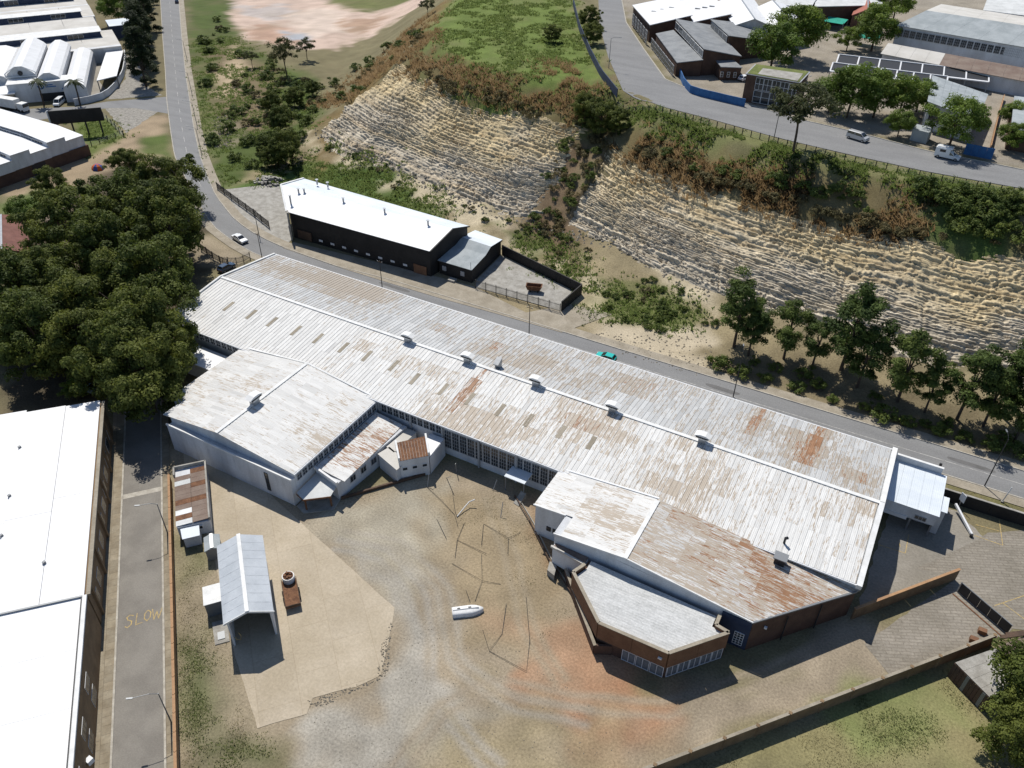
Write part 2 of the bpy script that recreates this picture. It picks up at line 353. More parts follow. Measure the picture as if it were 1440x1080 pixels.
def tz_full(x, y):
    x = np.asarray(x, float); y = np.asarray(y, float)
    db, dt = seg_dist(x, y, BASE_L), seg_dist(x, y, TOP_L)
    ib, it = inside(x, y, BASE_L+FAR), inside(x, y, TOP_L+FAR)
    ztop = 16.5+2.5*np.clip((-60-x)/60, 0, 1)
    zp = ztop+(24-ztop)*np.clip(dt/11, 0, 1)
    low = 3*np.clip(1-db/14, 0, 1)**1.5
    t = db/(db+dt+1e-6)
    zm = 3+(ztop-3)*t
    z = np.where(it, zp, np.where(ib, zm, low))
    bump = (vnoise(x, y, 5, 1)-.5)*.8+(vnoise(x, y, 1.7, 2)-.5)*.5
    k = np.where(it, np.clip(1-dt/9, 0, 1), np.where(ib, 1, np.clip(1-db/12, 0, 1)))
    return z+bump*k*.7, ib & ~it, t
def tz(x, y): return tz_full(x, y)[0]
# TERRAIN END

def in_poly_soft(x, y, poly, feather, nz=2.0, seed=3):
    px = x+(vnoise(x, y, 4, seed)-.5)*nz*2; py = y+(vnoise(x, y, 4, seed+5)-.5)*nz*2
    ins = inside(px, py, poly); d = seg_dist(px, py, list(poly)+[poly[0]]); d = np.where(ins, d, -d)
    return np.clip(d/feather*.5+.5, 0, 1)
# (outline, colour, feather, wobble): kinds of soil and ground cover
SOIL = [
 ([(-484.73, 291.35), (-377.64, 360.37), (-217.53, 197.19), (-168.37, 179.87), (-170.68, 141.45), (-166.44, 109.54), (-192.83, 94.06)], (.15, .13, .075), 4, 3),
 ([(-385.23, 332.17), (-363.58, 346.05), (-270.11, 250.78), (-210.63, 229.78), (-187.82, 206.47), (-172.33, 184.55), (-156.58, 152.58), (-169.98, 140.76), (-197.46, 162.50), (-241.81, 200.94)], (.075, .10, .03), 3, 3),
 ([(-277.54, 246.20), (-236.45, 235.32), (-184.13, 184.81), (-193.00, 172.19), (-218.28, 188.11)], (.16, .125, .075), 5, 5),
 ([(-270.11, 250.78), (-240.07, 227.60), (-220.28, 199.99), (-222.70, 194.07), (-245.39, 218.98)], (.38, .3, .2), 2, 2),
 ([(-210.53, 180.51), (-207.11, 186.57), (-187.45, 165.06), (-189.88, 160.27)], (.2, .17, .12), 3, 4),
 ([(-381.60, 357.82), (-297.31, 276.31), (-272.81, 259.75), (-246.83, 254.94), (-228.33, 263.84), (-226.09, 284.59), (-227.78, 307.55), (-224.77, 337.57), (-202.04, 365.38), (-232.55, 453.89)], (.5, .385, .315), 2, 4),
 ([(-286.27, 299.06), (-275.92, 322.43), (-242.23, 295.62), (-248.94, 270.47)], (.56, .46, .385), 3, 5),
 ([(-321.14, 302.79), (-302.43, 302.31), (-300.97, 315.50), (-282.58, 304.66), (-282.55, 285.51), (-300.89, 286.66)], (.42, .37, .34), 1.5, 4),
 ([(-269.51, 275.77), (-250.19, 276.49), (-245.23, 266.14), (-254.22, 263.21)], (.33, .34, .36), 1, 2),
 ([(-255.54, 302.36), (-245.62, 321.24), (-234.28, 300.56), (-238.81, 286.31)], (.36, .25, .18), 2, 5),
 ([(-284.27, 269.49), (-278.12, 280.69), (-246.26, 262.91), (-254.67, 255.16)], (.40, .27, .20), 2, 5),
 ([(-302.81, 338.64), (-254.23, 369.44), (-239.68, 341.73), (-254.57, 322.21), (-277.81, 324.75)], (.13, .14, .055), 3, 4),
 ([(-236.08, 185.98), (-218.28, 188.11), (-175.93, 143.95), (-186.99, 149.24)], (.12, .13, .05), 2, 2),
 ([(-229.09, 154.19), (-227.58, 175.87), (-209.81, 162.13), (-190.17, 144.31), (-199.35, 130.07), (-201.18, 118.00), (-192.83, 94.06), (-219.87, 112.34)], (.29, .225, .15), 2, 2),
 ([(-247.80, 155.75), (-239.43, 163.13), (-221.71, 155.01), (-214.83, 135.78)], (.10, .13, .035), 1.5, 1),
 ([(-215.75, 155.04), (-211.13, 162.77), (-193.73, 148.33), (-205.61, 147.62)], (.09, .12, .035), 1.5, 1),
 ([(-209.51, 105.33), (-208.03, 116.63), (-199.48, 123.31), (-186.20, 121.63), (-182.59, 100.07), (-186.13, 89.54)], (.09, .13, .04), 3, 3),
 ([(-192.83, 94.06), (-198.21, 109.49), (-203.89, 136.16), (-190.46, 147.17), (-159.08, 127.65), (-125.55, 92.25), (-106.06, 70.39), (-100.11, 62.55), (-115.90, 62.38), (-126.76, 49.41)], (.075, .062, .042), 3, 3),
 ([(-141.67, 107.55), (-131.59, 109.60), (-133.12, 115.69), (-148.73, 119.93), (-153.16, 117.33)], (.27, .225, .16), 1.5, 1),
 # talus in front of the cliff
 ([(-166.20, 137.63), (-168.50, 180.45), (-149.66, 170.54), (-128.81, 169.20), (-94.42, 160.79), (-84.56, 169.00), (-67.04, 161.09), (-33.94, 150.97), (-3.34, 144.58), (26.25, 147.23), (27.07, 123.75), (-24.65, 122.15), (-48.93, 121.61), (-69.53, 121.09), (-101.36, 130.74), (-151.68, 146.22)], (.26, .215, .13), 2, 2),
 ([(-168.09, 139.20), (-160.76, 158.91), (-155.56, 174.44), (-127.42, 167.12), (-103.28, 158.03), (-107.22, 150.98), (-131.67, 153.81), (-153.40, 147.88)], (.075, .115, .03), 2, 3),
 ([(-171.99, 181.91), (-157.37, 176.86), (-137.03, 167.21), (-145.37, 165.19), (-159.09, 169.33)], (.46, .395, .27), 1.5, 2),
 ([(-129.29, 163.29), (-120.72, 171.15), (-92.87, 161.70), (-81.13, 154.98), (-90.02, 153.27), (-109.04, 157.02)], (.48, .41, .285), 2, 4),
 ([(-87.02, 151.52), (-75.64, 151.84), (-59.87, 145.45), (-48.91, 139.56), (-52.95, 133.92), (-65.99, 140.06), (-80.55, 146.92)], (.40, .345, .23), 2, 4),
 ([(-89.30, 155.48), (-73.74, 159.31), (-63.32, 152.98), (-74.82, 150.27)], (.10, .125, .04), 2, 3),
 ([(-56.49, 145.59), (-47.54, 152.64), (-34.90, 144.40), (-35.18, 136.37), (-45.17, 130.58), (-52.95, 133.92)], (.13, .14, .055), 2, 3),
 ([(-50.11, 154.88), (-32.34, 150.88), (-31.44, 143.20), (-44.50, 149.00)], (.45, .385, .27), 1.5, 2),
 ([(-53.11, 130.87), (-30.10, 139.56), (-22.48, 124.43), (-34.90, 123.85), (-46.84, 123.94)], (.42, .36, .26), 1.5, 2),
 ([(-30.13, 130.76), (-21.11, 138.83), (26.99, 136.31), (27.35, 126.12), (-24.93, 123.53)], (.17, .14, .085), 2, 3),
 # gully, hill flank, plateau
 ([(-83.34, 158.67), (-90.24, 183.34), (-94.82, 205.62), (-89.77, 219.14), (-77.15, 200.07), (-73.74, 174.17), (-64.34, 148.06), (-73.66, 150.88)], (.15, .105, .065), 3, 3),
 ([(-147.91, 154.41), (-170.92, 185.83), (-177.19, 222.18), (-193.67, 275.78), (-186.31, 290.05), (-166.72, 249.66), (-159.98, 218.31), (-157.92, 189.75)], (.16, .115, .05), 3, 4),
 ([(-166.15, 240.77), (-188.05, 304.13), (-160.40, 339.39), (-119.83, 263.88), (-77.39, 197.57), (-78.68, 187.02), (-96.57, 182.65), (-121.67, 188.46), (-142.44, 199.96)], (.12, .16, .042), 4, 3),
 ([(-153.34, 203.67), (-149.88, 212.50), (-119.82, 200.48), (-94.23, 194.45), (-79.70, 198.64), (-70.01, 185.98), (-86.72, 188.06), (-108.69, 189.20), (-123.86, 191.62)], (.13, .105, .05), 3, 4),
 ([(-78.46, 196.95), (-47.78, 182.99), (-15.05, 177.51), (17.40, 178.97), (20.12, 169.40), (-11.05, 165.99), (-43.09, 171.65), (-68.26, 182.06)], (.155, .125, .06), 3, 4),
 ([(-77.70, 197.38), (-50.45, 190.75), (-16.40, 184.93), (17.05, 185.40), (17.31, 178.05), (-15.04, 177.46), (-47.04, 180.15), (-74.85, 189.33)], (.15, .155, .065), 2, 2),
 ([(-2.45, 178.43), (17.11, 183.81), (18.03, 157.66), (5.01, 158.20)], (.075, .11, .03), 3, 3),
 ([(-138.36, 319.60), (13.28, 451.33), (19.33, 197.86), (-40.21, 204.01), (-64.07, 209.04), (-110.43, 281.62)], (.27, .24, .195), 2, 2),
 # works yard
 ([(-102.09, 63.57), (-89.86, 62.23), (-68.16, 59.87), (-54.33, 80.60), (-38.40, 80.34), (-19.18, 61.50), (-7.04, 47.93), (-54.52, 21.16)], (0.278, 0.228, 0.162), 1.5, 1),
 ([(-82.97, 48.07), (-76.12, 48.76), (-58.81, 35.42), (-45.50, 26.25), (-53.83, 21.55)], (0.249, 0.207, 0.141), 2, 2),
 ([(-67.09, 34.34), (-64.29, 35.32), (-56.11, 29.15), (-52.90, 24.91), (-56.86, 25.63)], (0.083, 0.104, 0.037), 3, 2),
 ([(-52.74, 26.96), (-46.52, 28.51), (-44.10, 27.04), (-50.36, 23.51)], (0.083, 0.095, 0.037), 3, 3),
 ([(-80.81, 46.09), (-78.44, 48.23), (-73.50, 44.17), (-73.24, 40.03)], (0.116, 0.116, 0.054), 3, 2),
 ([(-67.18, 58.73), (-61.53, 67.13), (-52.54, 77.76), (-43.48, 67.36), (-45.97, 59.82), (-45.90, 52.82)], (0.332, 0.299, 0.232), 2, 2),
 ([(-58.98, 56.96), (-51.95, 58.66), (-41.89, 53.76), (-35.17, 45.35), (-26.63, 44.76), (-26.67, 36.87), (-43.41, 27.43), (-47.70, 29.80), (-39.77, 38.38), (-40.77, 45.64), (-45.90, 52.82)], (0.320, 0.295, 0.249), 1.6, 3),
 ([(-53.84, 71.52), (-44.98, 78.38), (-34.36, 72.55), (-25.69, 64.29), (-25.01, 54.56), (-34.55, 52.79), (-45.64, 63.01)], (0.261, 0.207, 0.133), 3, 4),
 ([(-25.86, 52.32), (-22.30, 57.29), (-17.89, 58.59), (-7.66, 59.24), (-6.24, 55.24), (-11.48, 50.25), (-19.21, 48.95)], (.33, .16, .088), 3, 4),
 ([(-30.77, 57.46), (-18.89, 58.62), (-8.36, 56.13), (-9.38, 49.47), (-21.02, 46.89)], (.30, .20, .128), 4, 5),
 ([(-30.83, 43.44), (-21.44, 47.69), (-12.59, 48.63), (-8.45, 47.14), (-28.07, 36.08)], (0.282, 0.232, 0.141), 5, 5),
 ([(-39.18, 79.90), (-29.83, 70.49), (-31.02, 68.33), (-38.43, 76.83)], (0.224, 0.141, 0.083), 1.5, 1),
 ([(-8.45, 47.14), (-7.82, 59.70), (0.51, 66.67), (8.65, 81.38), (14.24, 80.44), (14.72, 74.14), (0.12, 56.80)], (0.278, 0.232, 0.170), 2, 2),
 ([(0.25, 56.37), (25.76, 86.35), (29.58, 84.29), (30.08, 68.86), (-7.04, 47.93)], (0.224, 0.199, 0.100), 2, 1),
 ([(9.43, 67.80), (15.18, 73.83), (24.86, 74.90), (19.47, 65.74), (11.91, 63.45)], (0.166, 0.183, 0.071), 4, 5),
 ([(16.49, 113.50), (28.13, 113.95), (27.98, 118.26), (15.47, 118.20)], (0.141, 0.133, 0.058), 1, 1),
]
def track(pts, w, col_):
    L = resample0(pts, 24); t = np.gradient(L, axis=0); t /= np.hypot(*t.T)[:, None]; n_ = np.stack([-t[:, 1], t[:, 0]], 1)
    for off in (-.9, .9): SOIL.append(([tuple(p) for p in L+n_*(off-w)]+[tuple(p) for p in (L+n_*(off+w))[::-1]], col_, .5, .25))
def resample0(line, n):
    L = np.array(line, float); d = np.r_[0, np.cumsum(np.hypot(*np.diff(L, axis=0).T))]; t = np.linspace(0, d[-1], n); return np.stack([np.interp(t, d, L[:, i]) for i in (0, 1)], 1)
for pts, c_ in (([(-60.31, 56.98), (-52.78, 58.95), (-45.16, 55.98), (-40.00, 50.95), (-35.94, 44.91), (-29.86, 41.90), (-22.68, 39.58)], (0.325, 0.301, 0.259)), ([(-60.54, 58.91), (-52.18, 61.61), (-41.74, 57.93), (-34.47, 49.20), (-25.30, 47.63), (-16.23, 50.63)], (0.312, 0.282, 0.232)), ([(-32.50, 34.05), (-32.32, 42.59), (-28.24, 49.27), (-19.48, 51.46), (-9.11, 55.71), (-0.53, 65.52), (9.23, 78.23)], (0.282, 0.235, 0.174)), ([(-45.17, 76.48), (-36.05, 66.95), (-29.13, 58.39), (-21.30, 53.19)], (0.286, 0.239, 0.170))): track(pts, .32, c_)
xs = np.concatenate([[-3200, -2000, -1300, -900, -700, -560, -480, -430], np.arange(-400, -230, 2.5), np.arange(-230, -150, 1.2), np.arange(-150, -96, .8), np.arange(-96, 32, .5), np.arange(32, 45, 1.5), np.arange(45, 90, 4), [110, 150, 220, 350, 600, 1000, 1800, 3000]])
ys = np.concatenate([[-2500, -1200, -500, -200, -80, -30, -10], np.arange(0, 16, 1.5), np.arange(16, 82, .5), np.arange(82, 215, .9), np.arange(215, 290, 1.6), np.arange(290, 380, 3), np.arange(380, 520, 10), [560, 640, 760, 950, 1300, 1900, 3000]])
GX, GY = np.meshgrid(xs, ys); gx, gy = GX.ravel(), GY.ravel()
gz, band, tt = tz_full(gx, gy)
gz = gz-np.where(band & (gx > -172) & ((gx < -84) | (gx > -74)), 1.7*np.clip(np.minimum(tt, 1-tt)*6, 0, 1), 0)   # seat of the rock face
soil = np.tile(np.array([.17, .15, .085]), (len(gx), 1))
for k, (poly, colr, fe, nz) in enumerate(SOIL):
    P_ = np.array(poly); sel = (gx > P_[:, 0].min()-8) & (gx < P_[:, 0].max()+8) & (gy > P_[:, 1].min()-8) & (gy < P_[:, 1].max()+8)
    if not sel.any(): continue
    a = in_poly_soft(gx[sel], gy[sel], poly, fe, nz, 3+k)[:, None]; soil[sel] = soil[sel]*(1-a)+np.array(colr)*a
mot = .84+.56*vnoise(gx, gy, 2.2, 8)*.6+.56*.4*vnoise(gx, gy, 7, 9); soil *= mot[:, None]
dry = np.clip((vnoise(gx, gy, 9, 12)*.6+vnoise(gx, gy, 3, 13)*.4-.5)*3, 0, 1)[:, None]
soil = soil*(1-dry*.25)+dry*.25*np.array([.24, .19, .115])
nx_, ny_ = len(xs), len(ys); idx = np.arange(nx_*ny_).reshape(ny_, nx_)
fq = np.stack([idx[:-1, :-1], idx[:-1, 1:], idx[1:, 1:], idx[1:, :-1]], -1).reshape(-1, 4)
def np_mesh(name, v, f, mat, colr=None, smooth=False):
    me = bpy.data.meshes.new(name); n = len(f); k = f.shape[1]
    me.vertices.add(len(v)); me.vertices.foreach_set('co', np.asarray(v, np.float32).ravel())
    me.loops.add(n*k); me.loops.foreach_set('vertex_index', np.asarray(f, np.int32).ravel())
    me.polygons.add(n); me.polygons.foreach_set('loop_start', np.arange(0, n*k, k, dtype=np.int32)); me.polygons.foreach_set('loop_total', np.full(n, k, np.int32))
    if smooth: me.polygons.foreach_set('use_smooth', np.ones(n, bool))
    me.update(calc_edges=True)
    if colr is not None:
        at = me.color_attributes.new('soil', 'FLOAT_COLOR', 'POINT'); at.data.foreach_set('color', np.concatenate([colr, np.ones((len(v), 1))], 1).astype(np.float32).ravel())
    me.materials.append(MATS[mat]); return me
tag(link('ground', np_mesh('ground', np.stack([gx, gy, gz], 1), fq, 'ground', soil, True)), kind='structure')

# ---- sandstone cut face: bedded courses and joints as real relief
def resample(line, n):
    L = np.array(line, float); d = np.r_[0, np.cumsum(np.hypot(*np.diff(L[:, :2], axis=0).T))]; t = np.linspace(0, d[-1], n)
    return np.stack([np.interp(t, d, L[:, i]) for i in range(L.shape[1])], 1)
def par_resample(A, B, n):
    """resample two matched lines by the same parameter"""
    A, B = np.array(A, float), np.array(B, float); d = np.r_[0, np.cumsum((np.hypot(*np.diff(A, axis=0).T)+np.hypot(*np.diff(B, axis=0).T))/2)]
    t = np.linspace(0, d[-1], n); f = lambda L: np.stack([np.interp(t, d, L[:, 0]), np.interp(t, d, L[:, 1])], 1); return f(A), f(B), t
def hsh(a, b, s=0): return np.modf(np.abs(np.sin(a*12.9898+b*78.233+s*3.7)*43758.5453))[0]
def cliff(name, A, B, seed):
    n = int(np.hypot(*(np.array(A[-1])-A[0]))/.17); mrow = 230
    a, b, u = par_resample(A, B, n); v = np.linspace(-.02, 1.0, mrow); U, V = np.meshgrid(u, v)
    ztop = 16.5+2.5*np.clip((-60-b[:, 0])/60, 0, 1)
    k = V+.035*np.sin(V*9)
    X = a[:, 0]+(b[:, 0]-a[:, 0])*k; Y = a[:, 1]+(b[:, 1]-a[:, 1])*k; Z = 3+(ztop-3)*k
    run = np.hypot(b[:, 0]-a[:, 0], b[:, 1]-a[:, 1]); sl = np.hypot(run, ztop-3)
    S = V*sl.mean()+(vnoise(U, V*0, 18, seed)-.5)*1.0+(vnoise(U, V*6, 5, seed+1)-.5)*.35+.01*U
    # course heights vary
    edges = np.cumsum(np.r_[0, rng.choice([.32, .42, .5, .6, .75, 1.0], 110)])-3; row = np.searchsorted(edges, S)-1; row = np.clip(row, 0, 108)
    fr = (S-edges[row])/(edges[row+1]-edges[row])
    wid = 1.35; uu = U/wid+(vnoise(U, S, 4, seed+2)-.5)*2.6+(hsh(row, 7, seed)-.5)*.8+S*.05; colm = np.floor(uu); fc = uu-colm
    dep = hsh(row, colm, seed)
    weath = np.clip(vnoise(U, S, 11, seed+4)*1.7-.35, 0, 1)          # worn smooth in places
    ledge = (hsh(row, 1, seed)-.5)*.42
    d = ledge+(dep-.5)*.34
    jr = np.clip(1-np.minimum(fr, 1-fr)/.2, 0, 1); jc = np.clip(1-np.minimum(fc, 1-fc)/.2, 0, 1)
    d -= .16*jr*(.4+weath)+.36*jc*(.15+weath)*(dep > .35)
    pocket = (hsh(row, colm, seed+9) > .6)*np.clip(np.minimum(fc, 1-fc)*5-.7, 0, 1)*np.clip(np.minimum(fr, 1-fr)*5-.5, 0, 1)
    d -= .75*pocket*(.2+weath)
    d += (vnoise(U, S, 9, seed+6)-.5)*1.2+(vnoise(U, S, 2.2, seed+8)-.5)*.5+(vnoise(U, S, .6, seed+7)-.5)*.22-.3*np.clip(1-np.abs(vnoise(U, S*.6, 7, seed+15)-.5)/.05, 0, 1)
    nxy = np.stack([b[:, 1]-a[:, 1], a[:, 0]-b[:, 0]], 1); tang = np.gradient(a+b, axis=0); nrm = np.stack([tang[:, 1], -tang[:, 0]], 1); nrm /= np.hypot(*nrm.T)[:, None]
    sn, cs = (ztop-3)/sl, run/sl; fade = np.clip(np.minimum(V+.02, 1.02-V)*14, 0, 1)*np.clip(np.minimum(U, u[-1]-U)/2.5, .0, 1)
    d += .95*(edges[row+1]-edges[row])*sn*cs*(1-np.abs(2*np.clip(fr, 0, 1)-1))*(.55+.6*weath)
    d = d*fade-.15
    d -= 3.0*np.clip(1-np.minimum(U, u[-1]-U)/3+(vnoise(U, S, 2.5, seed+20)-.5)*1.3, 0, 1)
    X = X+nrm[:, 0]*sn*d; Y = Y+nrm[:, 1]*sn*d; Z = Z+cs*d
    tan = np.array([.585, .475, .29]); gry = np.array([.54, .475, .37]); och = np.array([.44, .32, .17])
    w = np.clip((V-.28)*2.2+(vnoise(U, S, 8, seed+11)-.5)*1.3, 0, 1)[..., None]; c = gry*(1-w)+tan*w
    o = (np.clip(hsh(row, 5, seed)-.62, 0, 1)*1.6*vnoise(U, S, 10, seed+12))[..., None]; c = c*(1-o)+och*o
    c = c*(.78+.4*hsh(row, colm, seed+2))[..., None]*(.8+.36*vnoise(U, S, 1.2, seed+3))[..., None]
    i = np.arange(n*mrow).reshape(mrow, n); f = np.stack([i[:-1, :-1], i[:-1, 1:], i[1:, 1:], i[1:, :-1]], -1).reshape(-1, 4)
    tag(link(name, np_mesh(name, np.stack([X, Y, Z], -1).reshape(-1, 3), f, 'cliff', c.reshape(-1, 3))), kind='structure')
cliff('cliff', BASE_L[6:13], TOP_L[6:13], 1)
cliff('cliff', BASE_L[12:22], TOP_L[12:22], 5)

# ---- roads, pavements, kerbs, markings
def ribbon(name, A, B, z, mat, n=60, kind='structure', terrain=False, th=0, parent=None):
    a, b = resample(A, n), resample(B, n)
    if terrain and not th:
        k = 9; w = np.linspace(0, 1, k)[:, None, None]; g = a[None]*(1-w)+b[None]*w; zz = tz(g[..., 0], g[..., 1])+z; i = np.arange(k*n).reshape(k, n)
        f = np.stack([i[:-1, :-1], i[:-1, 1:], i[1:, 1:], i[1:, :-1]], -1).reshape(-1, 4); return tag(link(name, np_mesh(name, np.concatenate([g, zz[..., None]], -1).reshape(-1, 3), f, mat)), kind=kind)
    if terrain: za, zb = tz(a[:, 0], a[:, 1])+z, tz(b[:, 0], b[:, 1])+z
    else: za = zb = np.full(n, float(z))
    if th:
        v = np.concatenate([np.c_[a, za], np.c_[b, zb], np.c_[a, za-th], np.c_[b, zb-th]]); q = []
        for i in range(n-1):
            q += [(i, i+1, n+i+1, n+i), (2*n+i, 2*n+i+1, i+1, i), (n+i, n+i+1, 3*n+i+1, 3*n+i)]
        q += [(0, n, 3*n, 2*n), (n-1, 3*n-1, 4*n-1, 2*n-1)]
    else:
        v = np.concatenate([np.c_[a, za], np.c_[b, zb]]); q = [(i, i+1, n+i+1, n+i) for i in range(n-1)]
    o = link(name, np_mesh(name, v, np.array(q), mat), parent)
    if parent is None: tag(o, kind=kind)
    return o
def offset(line, d):
    L = np.array(line, float)[:, :2]; t = np.gradient(L, axis=0); t /= np.hypot(*t.T)[:, None]; return [tuple(p) for p in L+np.stack([-t[:, 1], t[:, 0]], 1)*d]
RN = [(-421.94, 356.80), (-349.58, 293.91), (-297.28, 247.32), (-257.08, 211.85), (-230.74, 189.21), (-208.56, 170.17), (-189.12, 154.23), (-175.59, 144.15), (-164.72, 136.37), (-149.92, 128.29), (-139.01, 124.76), (-129.14, 123.31), (-113.49, 122.45)]+[(-99, 123.6), (-71, 124), (-40, 124.2), (0, 124.6), (28, 125), (120, 126), (400, 128)]
RS = [(-430.38, 351.33), (-356.81, 289.34), (-303.85, 243.26), (-263.13, 208.16), (-237.11, 185.36), (-214.65, 166.52), (-195.72, 150.94), (-183.96, 143.24), (-171.77, 135.38), (-162.21, 129.22), (-152.15, 123.29), (-141.33, 119.52), (-132.53, 117.64)]+[(-110, 116.2), (-71, 116.4), (-40, 116.6), (0, 117.4), (28, 118), (120, 119), (400, 121)]
ribbon('road', RS, RN, .03, 'asphalt', 160)
for i_, (x_, y_, w_, h_) in enumerate(((-120, 119.5, 5, 1.6), (-96, 121.6, 9, 1.2), (-62, 118.2, 3, 2.2), (-22, 121.8, 7, 1.3), (4, 119.3, 4, 1.5), (20, 122.4, 8, 1.1), (-36, 118.6, 2.2, 1.4))):
    m_ = MB(); n_ = 10; pts_ = [(x_+w_/2*math.cos(t)*(abs(math.cos(t))**-.5 if abs(math.cos(t)) > .2 else 1)*random.uniform(.9, 1), y_+h_/2*math.sin(t)*random.uniform(.85, 1), .0335) for t in np.linspace(0, 6.28, n_+1)[:-1]]
    tag(m_.add(pts_, [tuple(range(n_))]).build('road_patch', 'asphalt_patch' if i_ % 2 else 'asphalt_old'), kind='structure')
ribbon('kerb', RN, offset(RN, .25), .14, 'kerb', 160, th=.14)
ribbon('kerb', RS, offset(RS, -.25), .14, 'kerb', 160, th=.14)
pv = resample(offset(RN, .252), 160); ribbon('pavement', pv[:, :2], offset(pv, 2.2), .10, 'pavement', 160)
pv2 = resample(offset(RS, -.252), 160); ribbon('pavement', offset(pv2[60:], -2.0), pv2[60:], .10, 'pavement', 100)
ra, rb = resample(RS, 400), resample(RN, 400); mid = (ra+rb)/2
L_ = MB()
for i in range(0, 150, 4):
    p, q = mid[i], mid[i+2]; d = (q-p)/np.hypot(*(q-p)); nn = np.array([-d[1], d[0]])*.07
    L_.add([(*(p-nn), .036), (*(q-nn), .036), (*(q+nn), .036), (*(p+nn), .036)], [(0, 1, 2, 3)])
L_.build('centre_line_dashes', 'white_line'); bpy.data.objects['centre_line_dashes']['kind'] = 'structure'
c2 = mid[170:330]; ribbon('centre_line', offset(c2, -.07), offset(c2, .07), .036, 'white_line', 150)
# broad apron in front of the black hall
ap = MB().add([(*p, .085) for p in [(-129.42, 123.14), (-113.49, 122.45), (-99.45, 122.41), (-84.56, 122.65), (-70.83, 123.36), (-56.13, 123.82), (-49.91, 135.50), (-59.66, 134.43), (-65.94, 126.84), (-80.70, 130.46), (-91.31, 130.09), (-129.20, 126.63)]], [tuple(range(12))]); tag(ap.build('apron', 'pavement'), kind='structure')
ap = MB().add([(*p, .06) for p in [(-167.09, 139.21), (-156.10, 151.18), (-130.84, 128.24), (-129.38, 123.58), (-139.84, 125.15), (-150.51, 128.88)]], [tuple(range(6))]); tag(ap.build('forecourt', 'concrete'), kind='structure')
# side street with its pavements, kerbs, a cross gutter and SLOW
def sq(name, s0, s1, q0, q1, z, mat, th=0):
    P4 = [SF(s0, q0), SF(s1, q0), SF(s1, q1), SF(s0, q1)]
    m = MB().prism(P4, z-th, z) if th else MB().add([(*p, z) for p in P4], [(0, 1, 2, 3)])
    return tag(m.build(name, mat), kind='structure')
sq('street', -150, -20, -26.3, -20.75, .03, 'asphalt_old')
sq('pavement', -150, -20, -28.4, -26.55, .11, 'sidewalk'); sq('pavement', -150, -20, -20.5, -19.4, .11, 'sidewalk')
sq('kerb', -150, -20, -26.55, -26.3, .15, 'kerb', .15); sq('kerb', -150, -20, -20.75, -20.5, .15, 'kerb', .15)
sq('cross_gutter', -103.6, -102.6, -26.28, -20.77, .036, 'kerb')
o_, ex_, ey_ = [Vector(p[:2]) for p in ((-74.85, 31.95, 0.00), (-71.98, 35.44, 0.00), (-76.27, 33.37, 0.00))]; ex_ -= o_; ey_ -= o_
ST = {'S': [[(.20, .88), (.10, 1), (.02, .85), (.06, .62), (.17, .45), (.16, .18), (.06, 0), (0, .14)]], 'L': [[(.30, .95), (.29, .05), (.46, .10)]],
      'O': [[(.58, .95), (.52, .75), (.52, .35), (.60, .12), (.68, .35), (.69, .75), (.62, .97), (.57, .94)]], 'W': [[(.73, .95), (.79, .08), (.86, .7), (.92, .06), (1.02, 1.0)]]}
lt = MB()
for ch in ST.values():
    for st in ch:
        for p, q in zip(st[:-1], st[1:]):
            a = o_+ex_*p[0]+ey_*p[1]; b = o_+ex_*q[0]+ey_*q[1]; d = (b-a).normalized(); n_ = Vector((-d.y, d.x))*.065
            a -= d*.06; b += d*.06; z = .037+random.random()*.004
            lt.add([(a.x-n_.x, a.y-n_.y, z), (b.x-n_.x, b.y-n_.y, z), (b.x+n_.x, b.y+n_.y, z), (a.x+n_.x, a.y+n_.y, z)], [(0, 1, 2, 3)])
tag(lt.build('slow_lettering', 'yellow_paint'), 'yellow hand painted SLOW lettering on the side street', 'road marking')
# side road, cobbles, tracks top left
def sheet(name, pts, z, mat, jit=0, kind='structure'):
    P_ = [tuple(p) for p in pts]
    if jit:
        out = []
        for a, b in zip(P_, P_[1:]+P_[:1]):
            L = math.hypot(b[0]-a[0], b[1]-a[1]); k = max(1, int(L/1.2))
            for i in range(k): out.append((a[0]+(b[0]-a[0])*i/k+random.uniform(-jit, jit), a[1]+(b[1]-a[1])*i/k+random.uniform(-jit, jit)))
        P_ = out
    return tag(MB().add([(*p, z) for p in P_], [tuple(range(len(P_)))]).build(name, mat), kind=kind)
sheet('side_road', [(-279.08, 144.87), (-265.18, 158.16), (-256.46, 165.08), (-252.68, 173.33), (-239.26, 187.61), (-225.51, 175.49), (-239.29, 173.76), (-247.28, 168.95), (-255.50, 151.12), (-265.52, 136.03)], .024, 'asphalt')
sheet('cobbled_verge', [(-292.32, 214.84), (-289.94, 218.67), (-255.75, 192.48), (-242.12, 187.68), (-254.53, 174.83), (-267.36, 193.25)], .02, 'cobble', .3)
sheet('cobbled_island', [(-248.08, 168.47), (-237.29, 174.97), (-230.26, 175.89), (-222.83, 156.49)], .02, 'cobble', .3)
sheet('forecourt', [(-307.98, 208.78), (-303.44, 215.18), (-273.07, 186.81), (-262.17, 181.03), (-261.93, 172.12), (-282.34, 149.48), (-297.61, 159.56), (-286.62, 173.73), (-267.54, 175.93)], .02, 'yard_hard')
sheet('concrete_slab', [(-66.97, 57.69), (-45.98, 52.10), (-43.43, 47.14), (-41.45, 42.93), (-43.26, 40.10), (-45.11, 38.27), (-46.83, 36.32), (-46.07, 34.40), (-49.99, 30.12), (-59.10, 35.85), (-76.48, 48.56), (-86.21, 53.03), (-94.11, 59.80), (-96.14, 62.30), (-85.58, 62.71)], .04, 'concrete_slab', .05)
